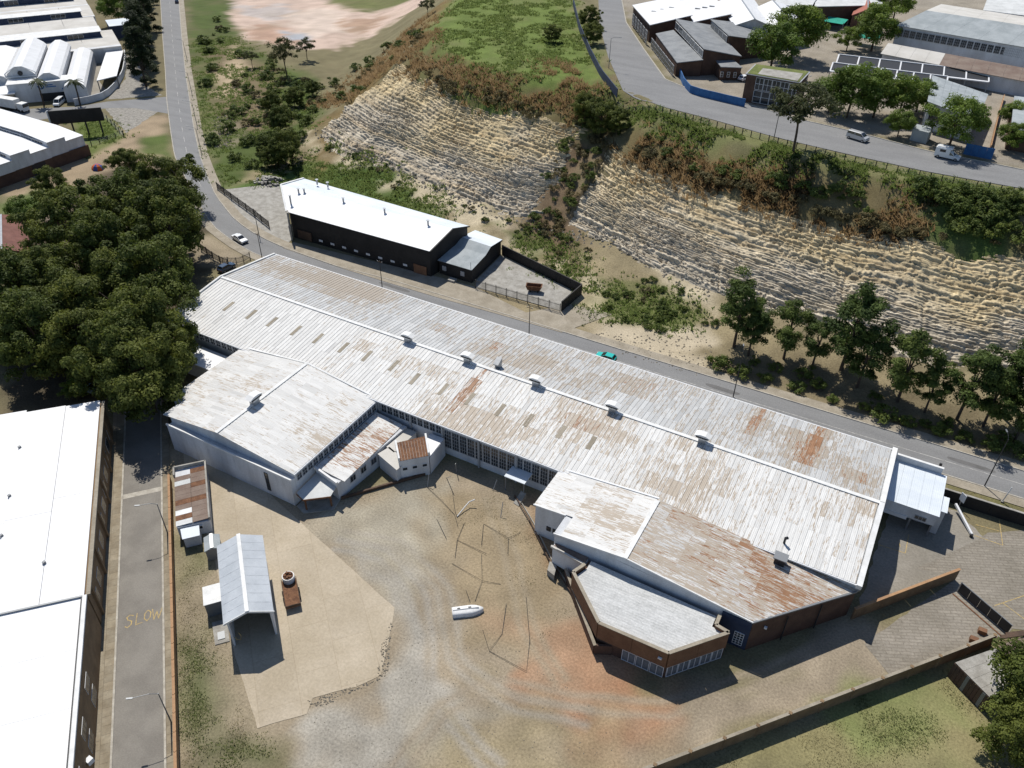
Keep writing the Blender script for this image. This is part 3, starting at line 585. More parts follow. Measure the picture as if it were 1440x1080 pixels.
# hard standing and pavers on the right
sheet('loading_yard', [(8.90, 82.58), (9.79, 104.34), (16.87, 109.78), (18.93, 109.56), (23.68, 105.62), (16.78, 96.71), (20.19, 95.69)], .024, 'yard_hard', .25)
sheet('paved_yard', [(20.19, 95.69), (15.12, 94.57), (23.58, 107.18), (28.25, 110.49), (43.00, 111.94), (42.20, 96.29), (27.70, 89.97), (25.73, 86.95), (14.72, 74.14), (10.65, 77.79)], .028, 'pavers', .15)
def pline(pts, w=.12, z=.034):
    m = MB()
    for a, b in zip(pts[:-1], pts[1:]):
        a, b = Vector(a[:2]), Vector(b[:2]); d = (b-a).normalized(); n_ = Vector((-d.y, d.x))*w/2
        m.add([(a.x-n_.x, a.y-n_.y, z), (b.x-n_.x, b.y-n_.y, z), (b.x+n_.x, b.y+n_.y, z), (a.x+n_.x, a.y+n_.y, z)], [(0, 1, 2, 3)]); z += .0006
    return m
for i, (pts, lab) in enumerate([([(9.45, 96.56), (13.18, 96.80), (13.13, 100.90)], 'yellow parking bay corner beside the works end wall'), ([(24.82, 111.04), (25.60, 105.59), (21.74, 105.64)], 'yellow parking bay lines near the fallen white gate post'),
        ([(21.75, 108.11), (24.96, 108.45)], 'short yellow bay divider near the fallen white gate post'), ([(25.20, 92.91), (29.16, 97.36)], 'long yellow bay edge line beside the open gate'), ([(26.20, 94.03), (29.32, 92.32)], 'slanting yellow bay line beside the open gate')]):
    tag(pline(pts).build('parking_line', 'yellow_paint'), lab, 'road marking', 'yellow parking bay lines')
tag(pline([(12.11, 98.47), (12.37, 97.67)], .13).build('bay_number', 'yellow_paint'), 'yellow number 1 painted in the parking bay', 'road marking')
# plateau road
PS = [(-144.08, 332.32), (-112.11, 263.02), (-94.35, 229.47), (-78.04, 201.96), (-64.85, 195.36), (-51.08, 192.70), (-32.75, 188.17), (-16.64, 186.23), (-1.83, 184.86), (17.05, 185.40), (36.95, 187.73)]; PN = [(-137.17, 336.75), (-105.74, 270.37), (-88.21, 242.24), (-72.03, 217.17), (-58.29, 209.13), (-44.74, 207.49), (-31.39, 203.36), (-19.41, 201.50), (-3.33, 197.57), (16.67, 196.28), (37.54, 199.16)]
ribbon('plateau_road', PS, PN, .10, 'asphalt', 120, terrain=True)
ribbon('kerb', PN, offset(PN, .3), .22, 'kerb', 120, terrain=True, th=.2)

# ================================================================ THE WORKS (large old factory)
def spots(lst, base, sig=1.0):
    def f(x, y):
        r, s = base
        for (cx, cy, _), rx, ry, ar, as_ in lst:
            w = math.exp(-((x-cx)/rx)**2-((y-cy)/ry)**2); r += ar*w; s += as_*w
        return r, s
    return f
WX0, WX1, YS, YR, YN, ZE, ZR = -120.0, 7.5, 81.3, 96.2, 111.6, 6.15, 8.0
works = root('factory_hall', 'long low white factory hall with weathered rusty iron roof beside the road', 'factory', (-56, 96, 0))
MB().add([(WX0+.4, YS+.4, 0), (WX1, YS+.4, 0), (WX1, YN-.4, 0), (WX0+.4, YN-.4, 0), (WX0+.4, YS+.4, ZE), (WX1, YS+.4, ZE), (WX1, YN-.4, ZE), (WX0+.4, YN-.4, ZE), (WX0+.4, YR, ZR-.02), (WX1, YR, ZR-.02)],
         [(0, 1, 5, 4), (1, 2, 6, 9, 5), (2, 3, 7, 6), (3, 0, 4, 8, 7), (4, 5, 9, 8), (8, 9, 6, 7)]).build('wall', 'white_wall', works)
zS = lambda x, y: ZE+(y-YS)*(ZR-ZE)/(YR-YS); zN = lambda x, y: ZR-(y-YR)*(ZR-ZE)/(YN-YR)
rS = spots([((-73.43, 92.34, 7.50), 14, 3.0, .14, .10), ((-57.43, 90.84, 7.00), 1.5, 6.5, .36, .05), ((-55.77, 83.25, 6.60), 5, 3, .12, .14), ((-41.25, 92.85, 7.20), 7, 4.5, .17, .1), ((-33.47, 92.45, 7.00), 5, 3, .12, .08), ((-48.88, 85.16, 6.60), 10, 4, .05, .14),
            ((-22.91, 89.90, 7.00), 14, 6, .05, .1), ((-17.64, 84.81, 6.50), 10, 5, .03, .1), ((0.45, 94.58, 7.00), 12, 6, .03, .08), ((-103.45, 92.23, 7.00), 20, 8, -.05, -.06)], (.20, .385))
rN = spots([((-105.38, 106.95, 7.00), 14, 3, .05, .2), ((-96.01, 109.06, 7.00), 12, 5, .05, .16), ((-60.68, 103.10, 7.00), 3, 1.6, .27, .1), ((-71.69, 103.48, 7.00), 4, 1.5, .2, .1), ((-32.73, 105.75, 7.00), 9, 4, .14, .1), ((-13.24, 107.13, 7.00), 1.5, 9, .24, .1), ((-3.39, 107.72, 7.00), 1.3, 9, .2, .1),
            ((-5.16, 105.73, 7.00), 4, 5, .15, .12), ((-6.85, 99.09, 7.00), 6, 3, .13, .1), ((3.22, 101.27, 7.00), 6, 3.5, .14, .1), ((-48.74, 102.43, 7.00), 10, 5, .06, .14)], (.24, .42))
sheets(works, 'roof_sheets', 'roof_Y', WX0, WX1-.2, YS, YR-.15, zS, 'Y', course=2.95, rust=rS, tone=(.72, 1.0))
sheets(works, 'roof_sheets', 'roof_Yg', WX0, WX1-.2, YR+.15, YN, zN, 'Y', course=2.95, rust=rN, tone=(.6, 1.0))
MB().beam((WX0, YR, ZR+.2), (WX1, YR, ZR+.2), .62, .12).build('ridge_cap', 'white_paint', works)
MB().beam((WX0, YS-.06, ZE+.0), (WX1, YS-.06, ZE+.0), .22, .2).build('gutter', 'frame_white', works)
MB().beam((WX0, YN+.1, ZE+.0), (WX1, YN+.1, ZE+.0), .22, .2).build('gutter', 'frame_white', works)
par_ = MB()
for a, b in (((WX1+.3, YS-.3, ZE-.02), (WX1+.3, YR, ZR+.02)), ((WX1+.3, YR, ZR+.02), (WX1+.3, YN+.3, ZE-.02))): par_.beam(a, b, .7, .8)
par_.build('gable_coping', 'white_paint', works)
MB().beam((WX0-.1, YS, ZE+.25), (WX0-.1, YR, ZR+.3), .4, .25).beam((WX0-.1, YR, ZR+.3), (WX0-.1, YN, ZE+.25), .4, .25).build('gable_coping', 'white_paint', works)
# plain translucent sheets let into the south slope (weathered tan rectangles)
tl = MB()
for i in range(15):
    x = -112+i*5.55+(.3 if i % 2 else 0); y = 88.2 if i < 8 else 87.0; z0, z1 = zS(0, y), zS(0, y+2.9)
    tl = MB().add([(x, y, z0+.17), (x+.72, y, z0+.17), (x+.72, y+2.9, z1+.17), (x, y+2.9, z1+.17), (x, y, z0+.1), (x+.72, y, z0+.1), (x+.72, y+2.9, z1+.1), (x, y+2.9, z1+.1)], [(0, 1, 2, 3), (0, 4, 5, 1), (1, 5, 6, 2), (3, 7, 4, 0)])
    tl.build('rooflight', 'pavement', works)
for px in ((-20.09, 81.00, 6.90), (-18.96, 81.16, 6.90), (-17.53, 81.34, 6.90), (-16.07, 81.39, 6.90)):
    MB().beam((px[0], px[1]-.9, zS(0, px[1]-.9)+.16), (px[0], px[1]+.9, zS(0, px[1]+.9)+.16), .22, .10).build('roof_slot', 'dark_metal', works)
windows(works, (-57.0, YS+.4), (-36.4, YS+.4), 1.5, 5.2, 14, .9, 3, 5, 'frame_grey'); windows(works, (-69.6, YS+.4), (-57.4, YS+.4), 3.9, 5.5, 10, .85, 2, 2, 'frame_grey')
windows(works, (-119, YS+.4), (-102, YS+.4), 4.2, 5.6, 12, .8, 2, 2, 'frame_white')
for x in (-69.8, -63.5, -57.2, -50.3, -43.4): MB().box((x-.14, YS+.05, 0), (x+.14, YS+.42, ZE-.15)).build('downpipe', 'frame_grey', works)
MB().box((-44.2, 79.0, 2.9), (-40.6, YS+.38, 3.05)).build('canopy', 'pale_roof_blue', works)
MB().box((-44.1, 79.1, 0), (-43.95, 79.25, 2.9)).box((-40.85, 79.1, 0), (-40.7, 79.25, 2.9)).build('canopy_posts', 'grey_metal', works)
MB().add([(-41.5, 77.2, .1), (-40.5, 77.0, .1), (-40.3, 79.2, 1.0), (-41.3, 79.3, 1.0), (-41.5, 77.2, 0), (-40.5, 77.0, 0), (-40.3, 79.2, 0), (-41.3, 79.3, 0)], [(0, 1, 2, 3), (4, 7, 6, 5), (0, 4, 5, 1), (1, 5, 6, 2), (2, 6, 7, 3), (3, 7, 4, 0)]).build('ramp', 'concrete', works)
# low white roof between hall and west annex
lw = root('link_roof', 'small bright white flat roof between the factory hall and its west annex', 'lean-to', (-108, 78, 0))
wall_prism(lw, [(-113, 76.4), (-102.4, 76.4), (-102.4, 80.2), (-113, 80.2)], 0, 3.3, 'white_wall'); roof_slab(lw, [(-113.3, 76, 3.3), (-102.2, 76, 3.3), (-102.2, 80.6, 3.5), (-113.3, 80.6, 3.5)], 'white_roof')

# ---- roof ventilators
def vent(x, y, z, lab, s=1.0, rz=0):
    r = thing('roof_vent', lab, 'roof vent', (x, y, z), rz, 'ventilators along the factory roof')
    MB().box((-.55*s, -.5*s, -.3), (.55*s, .5*s, .7*s)).build('base', 'galv', r)
    h = MB(); a, b = .5*s, 1.25*s; z0, z1 = .7*s, 1.35*s
    h.add([(-a, -.5*s, z0), (a, -.5*s, z0), (a, .5*s, z0), (-a, .5*s, z0), (-b, -.62*s, z1), (b, -.62*s, z1), (b, .62*s, z1), (-b, .62*s, z1), (-.45*s, -.62*s, z1+.32*s), (.45*s, -.62*s, z1+.32*s), (.45*s, .62*s, z1+.32*s), (-.45*s, .62*s, z1+.32*s)],
          [(0, 1, 5, 4), (1, 2, 6, 5), (2, 3, 7, 6), (3, 0, 4, 7), (4, 5, 9, 8), (5, 6, 10, 9), (6, 7, 11, 10), (7, 4, 8, 11), (8, 9, 10, 11)]); h.build('hood', 'white_paint', r)
    MB().box((-b*.8, -.66*s, z1-.28*s), (b*.8, -.58*s, z1-.04*s)).build('louvre', 'dark_metal', r)
    return r
for p, lab in (((-73.90, 96.60, 8.20), 'first white roof vent on the ridge from the grove end'), ((-61.28, 96.72, 8.20), 'second white ridge vent, beside the cowl behind the ridge'), ((-47.76, 96.20, 8.20), 'third white ridge vent, above the rusty middle of the roof'),
               ((-33.79, 96.36, 8.20), 'fourth white ridge vent from the grove end'), ((-18.75, 96.74, 8.20), 'white ridge vent nearest the painted car park end')):
    vent(p[0], YR, ZR+.15, lab, 1.0, 0)
p = (-56.04, 97.86, 8.00); r = thing('roof_cowl', 'grey scoop shaped cowl just behind the roof ridge', 'roof cowl', (p[0], YR+1.6, 7.8))
MB().box((-.45, -.45, -.3), (.45, .45, 1.0)).build('duct', 'galv', r); MB().add([(-.5, -.9, .9), (.5, -.9, .9), (.5, .5, .9), (-.5, .5, .9), (-.5, -1.0, 1.2), (.5, -1.0, 1.2), (.5, .5, 1.9), (-.5, .5, 1.9)], [(0, 3, 2, 1), (0, 1, 5, 4), (1, 2, 6, 5), (2, 3, 7, 6), (3, 0, 4, 7), (4, 5, 6, 7)]).build('scoop', 'galv', r)
p = (-2.60, 83.39, 6.80); r = thing('chimney_flue', 'short black flue standing on the white roof slope', 'flue', (p[0], p[1], zS(0, p[1])+.1)); MB().tube([(0, 0, -.1), (0, 0, 1.0)], .16, 8).build('pipe', 'dark_metal', r); MB().tube([(0, 0, 1.0), (.25, -.1, 1.3)], .22, 8).build('cap', 'dark_metal', r)

# ---- west annex
AX0, AX1, AXR, AY0, AZE, AZR = -100.9, -70.3, -85.6, 61.1, 5.9, 7.6
an = root('west_annex', 'white gabled annex with mottled iron roof and panelled front', 'annex', (-85.6, 71, 0))
poly = [(-96.4, AY0), (AX1-.1, AY0), (AX1-.1, YS+.3), (AX0+.2, YS+.3), (AX0+.2, 65.4), (-96.4, 65.4)]
wall_prism(an, poly, 0, AZE-.05, 'white_wall')
gz_ = lambda x, y: AZR-abs(x-AXR)*(AZR-AZE)/15.3
MB().add([(-96.4, AY0, AZE-.06), (AX1-.1, AY0, AZE-.06), (AXR, AY0, AZR), (-96.4, AY0+.3, AZE-.06), (AX1-.1, AY0+.3, AZE-.06), (AXR, AY0+.3, AZR), (-96.4, AY0, gz_(-96.4, 0)), (-96.4, AY0+.3, gz_(-96.4, 0))], [(0, 1, 2, 6), (3, 7, 5, 4), (2, 1, 4, 5), (6, 2, 5, 7)]).build('gable', 'white_wall', an)
ra_ = spots([((-74.88, 78.11, 7.00), 3, 3, .12, .12), ((-72.36, 67.85, 6.50), 4, 4, .06, .1), ((-89.88, 73.98, 7.00), 5, 3, .05, .1), ((-98.09, 72.20, 6.60), 3, 5, 0, .08)], (.19, .38))
cl = lambda x, y: not (x < -96.6 and y < 65.4)
sheets(an, 'roof_sheets', 'roof_X', AX0, AXR-.2, AY0-.2, YS+.6, gz_, 'X', course=2.9, rust=ra_, tone=(.62, .9), clip=cl); sheets(an, 'roof_sheets', 'roof_X', AXR+.2, AX1, AY0-.2, YS+.6, gz_, 'X', course=2.9, rust=ra_, tone=(.72, 1.0))
MB().beam((AXR, AY0-.3, AZR+.2), (AXR, YS+.9, AZR+.2), .6, .1).build('ridge_cap', 'white_paint', an)
MB().beam((AX0, YS+.6, AZE+.25), (AXR, YS+.9, AZR+.22), .35, .12).beam((AXR, YS+.9, AZR+.22), (AX1, YS+.6, AZE+.25), .35, .12).build('flashing', 'white_paint', an)
# panelled front stands forward of the gable with a gutter roof behind its parapet
for i in range(9):
    x0 = -96.5+i*2.9; MB().box((x0+.02, AY0-1.0, .0), (x0+2.88, AY0-.02, 5.15+.012*(i % 2))).build('panel', 'white_wall', an)
MB().box((-96.6, AY0-1.06, 5.18), (-70.3, AY0-.82, 5.5)).build('parapet_coping', 'white_paint', an)
windows(an, (-75.8, AY0-1.0), (-75.0, AY0-1.0), .9, 4.6, 1, .9, 1, 5, 'dark_metal')
windows(an, (AX1-.1, AY0+.3), (AX1-.1, YS), 4.15, 5.35, 16, .82, 2, 2, 'frame_grey'); MB().beam((AX1+.06, AY0-.2, AZE-.02), (AX1+.06, YS, AZE-.02), .2, .2).build('gutter', 'frame_white', an)
v = vent(AXR, 69.4, AZR+.1, 'white flared vent on the ridge of the west annex', 1.1, math.pi/2)

# ---- lean-to along the annex, courtyard buildings
lt_ = root('lean_to', 'narrow lean-to with rust streaked white roof beside the west annex', 'lean-to', (-67.6, 72, 0))
wall_prism(lt_, [(-70.2, 65.3), (-65.3, 64.4), (-63.9, 80.9), (-70.2, 80.9)], 0, 3.4, 'white_wall')
zl = lambda x, y: 3.95-(x+70.2)*.1
sheets(lt_, 'roof_sheets', 'roof_X', -70.1, -64.6, 65.4, 80.8, zl, 'X', course=2.7, rust=spots([((-67, 70, 0), 9, 6, .13, .05), ((-66, 77, 0), 3, 4, .1, .05)], (.33, .38)), tone=(.75, 1))
MB().beam((-70.2, 65.2, 4.0), (-65.1, 64.3, 3.75), .35, .5).build('parapet', 'white_paint', lt_); windows(lt_, (-65.1, 66.5), (-64.1, 78.5), 1.5, 2.7, 5, .5, 2, 1, 'frame_grey')
po = root('porch', 'small open porch with rusty tin roof at the annex corner', 'porch', (-68, 62, 0))
roof_slab(po, [(-70.1, 60.6, 2.5), (-68.3, 60.0, 2.4), (-65.2, 62.6, 2.4), (-65.7, 64.9, 2.6), (-70.1, 65.3, 2.8)], 'pale_roof', .08)
MB().beam((-70, 60.4, 2.46), (-68.3, 59.9, 2.36), .08, .25).beam((-68.3, 59.9, 2.36), (-65.1, 62.6, 2.36), .08, .25).build('fascia', 'rust', po)
for q in ((-68.2, 60.2), (-65.4, 62.7)): MB().box((q[0]-.1, q[1]-.1, 0), (q[0]+.1, q[1]+.1, 2.38)).build('post', 'rust', po)
MB().prism([(-70.1, 60.1), (-68.2, 59.4), (-64.7, 62.2), (-65.2, 64.6), (-70.1, 65)], 0, .18).build('step', 'concrete', po)
lb = root('flat_store', 'low white flat roofed store around a dark open court', 'store', (-62, 74, 0))
for pl in ([(-64.2, 73.4), (-59.6, 71.9), (-59.4, 74.2), (-63.6, 75.6)], [(-64.1, 75.6), (-62.3, 75.1), (-62.0, 80.8), (-63.9, 80.8)]): MB().prism(pl, 0, 2.9).build('wall', 'white_wall', lb); roof_slab(lb, [(*q, 2.9) for q in inset(pl, -.15)], 'cream_roof', .12)
rt = root('boiler_house', 'small white tower with rust brown tin roof between upstanding walls', 'outbuilding', (-58, 76.5, 0))
tp = [(-59.6, 72.8), (-56.3, 76.2), (-59.2, 79.6), (-62.4, 75.8)]; wall_prism(rt, tp, 0, 4.0, 'white_wall'); wall_prism(rt, [(-56.25, 76.3), (-56.6, 81.2), (-59.4, 81.2), (-59.15, 79.65)], 0, 3.6, 'white_wall'); roof_slab(rt, [(-56.3, 76.4, 3.62), (-56.7, 81.2, 3.62), (-59.3, 81.2, 3.62), (-59.1, 79.7, 3.62)], 'white_roof', .08)
for k in range(10):
    a0, b0 = lerp(tp[0], tp[1], k/10), lerp(tp[3], tp[2], k/10); a1, b1 = lerp(tp[0], tp[1], (k+.94)/10), lerp(tp[3], tp[2], (k+.94)/10)
    roof_slab(rt, [(*a0, 4.02), (*a1, 4.02), (*b1, 4.3), (*b0, 4.3)], 'rust', .06, 'roof_sheet')
MB().beam((*tp[0], 4.3), (*tp[3], 4.5), .3, .9).build('upstand', 'white_paint', rt); MB().beam((*tp[1], 4.3), (*tp[2], 4.5), .3, .9).build('upstand', 'white_paint', rt)
windows(rt, tp[0], tp[1], 1.9, 2.6, 3, .55, 1, 1, 'frame_white')
# ---- south-east annex
EX0, EXR, EZR = -36.0, -20.3, 7.4
ez = lambda x, y: EZR-abs(x-EXR)*.09
se = root('east_annex', 'annex with half white, half rust brown iron roof meeting at a ridge', 'annex', (-18, 75, 0))
sp_ = [(EX0+.2, 73.4), (-30.9, 73.4), (-30.9, 69.7), (-2.7, 69.2), (7.6, 81.2), (EX0+.2, 81.6)]
wall_prism(se, sp_, 0, [ez(q[0], 0)-.04 for q in sp_], 'white_wall')
MB().add([(-2.72, 69.1, 0), (7.75, 81.3, 0), (7.75, 81.3, ez(7.7, 0)+.05), (-2.72, 69.1, ez(-2.7, 0)+.05), (-2.9, 69.3, 0), (7.5, 81.45, 0), (7.5, 81.45, ez(7.7, 0)+.05), (-2.9, 69.3, ez(-2.7, 0)+.05)], [(0, 1, 2, 3), (4, 7, 6, 5), (3, 2, 6, 7), (0, 3, 7, 4), (1, 5, 6, 2)]).build('brick_wall', 'dark_brick', se)
MB().add([(EXR, 69.45, ez(-30, 0)-.2), (-30.9, 69.65, 5.9), (EXR, 69.42, EZR), (-2.7, 69.16, 5.7)], [(1, 0, 2), (0, 3, 2)]).build('gable', 'white_wall', se)
ce = lambda x, y: not (x < -30.9 and y < 73.4)
sheets(se, 'roof_sheets', 'roof_X', EX0, EXR-.2, 69.4, 81.9, ez, 'X', course=2.9, rust=spots([((-25, 75, 0), 5, 3, .05, .08)], (.25, .43)), tone=(.85, 1.0), clip=ce)
def re_(x, y):
    d = math.exp(-((x+y*.9-68)/9)**2); return .365+.11*d-(.10 if y < 71 and x < -12 else 0), .52
sheets(se, 'roof_sheets', 'roof_X', EXR+.2, 8.2, 69.2, 81.7, ez, 'X', course=2.0, rust=re_, tone=(.5, .85), xmax=lambda y: -2.62+(y-69.15)/1.165)
MB().beam((EXR, 69.2, EZR+.2), (EXR, 81.4, EZR+.2), .6, .1).build('ridge_cap', 'white_paint', se)
MB().beam((EX0, 81.9, ez(EX0, 0)+.22), (EXR, 81.9, EZR+.22), .3, .1).build('flashing', 'frame_white', se)
MB().beam((-30.9, 69.35, 6.5), (EXR, 69.3, EZR+.12), .18, .2).beam((EXR, 69.3, EZR+.12), (-2.7, 69.0, 5.85), .18, .2).build('bargeboard', 'white_paint', se); MB().beam((EX0-.05, 73.2, 6.1), (-30.9, 73.2, 6.5), .18, .2).build('bargeboard', 'white_paint', se)
MB().beam((-2.75, 69.0, 5.85), (7.8, 81.3, 4.95), .25, .22).build('gutter', 'grey_metal', se)
windows(se, (-34, 73.35), (-32, 73.35), 1.8, 2.6, 2, .7, 2, 1, 'dark_metal'); windows(se, (-4.6, 69.03), (-3.2, 69.03), .6, 3.0, 1, .9, 3, 5, 'frame_white')
for t_ in (.33, .66): q = lerp((-2.6, 69.0), (7.7, 81.2), t_); MB().tube([(q[0]+.12, q[1]-.1, 0), (q[0]+.12, q[1]-.1, 4.9)], .09).build('downpipe', 'dark_metal', se)
fl = lerp((-2.6, 69.1), (7.7, 81.2), .12); MB().box((fl[0], fl[1]-.25, 4.0), (fl[0]+.35, fl[1]+.05, 4.3)).build('floodlight', 'frame_white', se)
bx_ = (-2.31, 80.60, 6.00); r = thing('roof_duct', 'dark square duct box standing on the rusty annex roof', 'roof duct', (bx_[0], bx_[1]-.3, ez(bx_[0], 0)))
MB().box((-.7, -.6, 0), (.7, .6, 1.2)).build('duct', 'dark_metal', r); MB().box((-.9, -.75, 1.2), (.9, .75, 1.35)).build('lid', 'grey_metal', r)
# ---- brick show room with canted plan
sh = root('brick_showroom', 'canted brick front building with white roof behind a brick parapet', 'showroom', (-15, 64, 0))
pp = [(-25.2, 67.6), (-26.0, 65.6), (-19.7, 59.9), (-10.5, 60.1), (-5.0, 66.6), (-6.75, 66.9), (-6.75, 68.7)]
wall_prism(sh, pp+[(-25.2, 68.9)], 0, 4.35, 'dark_brick', 'core')
rs_ = inset(pp+[(-25.2, 69.0)], .4); c_ = 7
for k in range(14):
    xa, xb = -25.6+k*1.5, -25.6+(k+1)*1.5
    def clipx(poly, x, keep):
        out = []
        for a, b in zip(poly, poly[1:]+poly[:1]):
            ia, ib = (a[0]-x)*keep >= 0, (b[0]-x)*keep >= 0
            if ia: out.append(a)
            if ia != ib: t = (x-a[0])/(b[0]-a[0]); out.append((x, a[1]+(b[1]-a[1])*t))
        return out
    q = clipx(clipx(rs_, xa, 1), xb-.004, -1) if len(clipx(rs_, xa, 1)) > 2 else []
    if len(q) > 2: roof_slab(sh, [(x, y, 4.38+(y-60)*.035+random.uniform(0, .008)) for x, y in q], 'show_roof', .07, 'roof_sheet')
for a, b in zip(pp[:-1], pp[1:]):
    A, B = Vector(a), Vector(b); L = (B-A).length; k = max(1, round(L/4.2)); d = (B-A)/L
    for i in range(k):
        u, w_ = A+d*(L*i/k+.02), A+d*(L*(i+1)/k-.02); MB().beam((u.x, u.y, 3.75), (w_.x, w_.y, 3.75), .36, 2.9).build('brick_panel', 'brick', sh)
    MB().beam((*a, 5.26), (*b, 5.26), .46, .1).build('coping', 'pavement', sh)
windows(sh, (-16.2, 59.9), (-10.6, 60.02), .15, 2.25, 3, .95, 2, 1, 'frame_white', 'glass_grey'); windows(sh, (-10.35, 60.2), (-5.1, 66.4), .15, 2.25, 5, .95, 2, 1, 'frame_white', 'glass_grey')
MB().box((-6.6, 69.05, 0), (-2.75, 69.18, 5.5)).build('painted_shade', 'blue_dark', se)  # thin dark sheet over the white wall end, painting in its shade
MB().box((-11.6, 59.6, 3.9), (-11.1, 59.85, 4.1)).build('floodlight', 'frame_white', sh)
rw = root('ramp_wall', 'low coped retaining wall with beige walkway beside the brick showroom', 'wall', (-23, 63, 0))
MB().beam((-28.2, 68.2, .9), (-19.6, 59.0, .9), .3, 1.8).build('wall', 'dark_brick', rw); MB().beam((-28.2, 68.2, 1.85), (-19.5, 58.9, 1.85), .42, .1).build('coping', 'pavement', rw); MB().beam((-19.6, 59.0, .9), (-17.6, 60.0, .9), .3, 1.8).build('return_wall', 'dark_brick', rw)
MB().prism([(-28, 68.4), (-19.5, 59.3), (-19.2, 60.1), (-26.4, 66.2), (-25.4, 69), (-28, 69)], 0, 1.1).build('walkway', 'pavement', rw)
lc = root('side_lean_to', 'small white fronted lean-to with parapet under the east annex wall', 'lean-to', (-28, 69, 0))
wall_prism(lc, [(-30.7, 68.9), (-25.4, 68.2), (-25.4, 69.3), (-30.7, 69.6)], 1.0, 4.3, 'white_wall'); MB().beam((-30.9, 68.8, 4.4), (-25.3, 68.1, 4.4), .3, .35).build('parapet', 'cream_roof', lc); roof_slab(lc, [(-30.6, 69.05, 4.32), (-25.5, 68.4, 4.32), (-25.5, 69.5, 4.4), (-30.6, 69.6, 4.4)], 'brown_roof', .06)
MB().prism([(-31, 68.9), (-29.8, 68.7), (-29.3, 66.9), (-30.6, 67.3)], 0, 1.1).build('steps', 'concrete', lc)
# ---- office block at the road end of the works
of = root('end_office', 'pale blue-white flat roofed office against the works end wall', 'office', (12, 106, 0))
wall_prism(of, [(8.3, 104.4), (15.6, 104.4), (15.6, 111), (8.3, 111)], 0, 4.7, 'white_wall'); MB().box((8.3, 101.6, 2.6), (15.7, 104.38, 4.68)).build('canopy_fascia', 'white_wall', of)
for k in range(5): roof_slab(of, [(8.3+k*1.52, 101.4, 4.72), (8.3+(k+1)*1.52-.02, 101.4, 4.72), (8.3+(k+1)*1.52-.02, 110.9, 5.0), (8.3+k*1.52, 110.9, 5.0)], 'pale_roof_blue', .07+.012*(k % 2), 'roof_sheet')
MB().box((8.3, 110.92, 0), (15.0, 111.2, 6.1)).build('parapet', 'white_wall', of); MB().box((8.25, 110.85, 6.1), (15.1, 111.27, 6.2)).build('coping', 'white_paint', of); MB().box((15.72, 103.0, 0), (16.6, 106.2, 4.6)).build('side_bay', 'white_wall', of); roof_slab(of, [(15.7, 102.9, 4.62), (16.8, 102.9, 4.62), (16.8, 106.4, 4.66), (15.7, 106.4, 4.66)], 'pale_roof_blue', .07)
MB().box((8.5, 101.5, 2.1), (12.0, 101.62, 2.75)).build('shutter_box', 'frame_white', of); MB().box((12.4, 101.8, 0), (12.65, 102.05, 2.6)).box((15.3, 101.8, 0), (15.55, 102.05, 2.6)).build('posts', 'grey_metal', of)
windows(of, (12.8, 101.6), (14.6, 101.6), 2.85, 3.6, 1, .9, 3, 1, 'frame_grey')

# ================================================================ SIDE STREET
wh = root('white_warehouse', 'brick walled warehouse under bright white roof panels along the side street', 'warehouse', (*SF(-100, -45), 0))
MB().prism([SF(-120.4, -28.3), SF(-79.0, -28.3), SF(-79.0, -80), SF(-122, -80)], 0, 6.2).build('wall', 'tan_brick', wh)
qs = [-28.6, -33.8, -39.7, -46, -53, -60, -70, -80]; ss = [-120.8, -104, -93.5, -78.7]
for i, (qa, qb) in enumerate(zip(qs[:-1], qs[1:])):
    s0 = (-120.9, -121.1, -121.9, -122, -122, -122, -122)[i]; cuts = [s0]+([-98.5] if i == 0 else [-96.2+i*.3])+[-78.8]
    for a, b in zip(cuts[:-1], cuts[1:]):
        z = 6.3+.09*(i % 2)+.02*i; roof_slab(wh, [(*SF(a, qa-.03), z), (*SF(b-.05, qa-.03), z), (*SF(b-.05, qb+.03), z+.12), (*SF(a, qb+.03), z+.12)], 'white_roof', .1, 'roof_panel')
for i, (q, s) in enumerate(((-33.8, -86), (-39.6, -112), (-39.7, -101), (-39.7, -93))): MB().box((*[c-.18 for c in SF(s, q)], 6.3), (*[c+.18 for c in SF(s, q)], 6.9)).build('roof_pipe', 'grey_metal', wh)
MB().beam((*SF(-120.6, -28.15), 6.25), (*SF(-78.9, -28.15), 6.25), .5, .28).build('parapet', 'pavement', wh)
windows(wh, SF(-119, -28.3), SF(-80, -28.3), 1.4, 3.4, 11, .55, 3, 3, 'frame_white')
for k in range(6): s = -117+k*7.2; MB().prism([SF(s, -28.3), SF(s+.5, -28.3), SF(s+.5, -28.0), SF(s, -28.0)], 0, 6.1).build('pier', 'tan_brick', wh)
w2 = root('front_warehouse', 'brick warehouse under one wide ribbed white roof beside the SLOW lettering', 'warehouse', (*SF(-55, -45), 0))
MB().prism([SF(-78.3, -28.2), SF(-15, -28.2), SF(-15, -75), SF(-78.3, -75)], 0, 6.3).build('wall', 'tan_brick', w2)
for k in range(8):
    a = -78.5+k*8; roof_slab(w2, [(*SF(a, -28.9), 6.5), (*SF(a+7.97, -28.9), 6.5), (*SF(a+7.97, -75), 8.4), (*SF(a, -75), 8.4)], 'white_roof_w', .1, 'roof_panel')
MB().beam((*SF(-78.6, -28.45), 6.6), (*SF(-15, -28.45), 6.6), .5, .3).build('eave_trim', 'white_paint', w2); MB().beam((*SF(-78.45, -28.7), 6.78), (*SF(-78.45, -75), 8.6), .25, .12).build('end_trim', 'grey_metal', w2)
MB().beam((*SF(-78.4, -28.78), 6.72), (*SF(-15, -28.78), 6.72), .14, .16).build('gutter', 'dark_metal', w2)
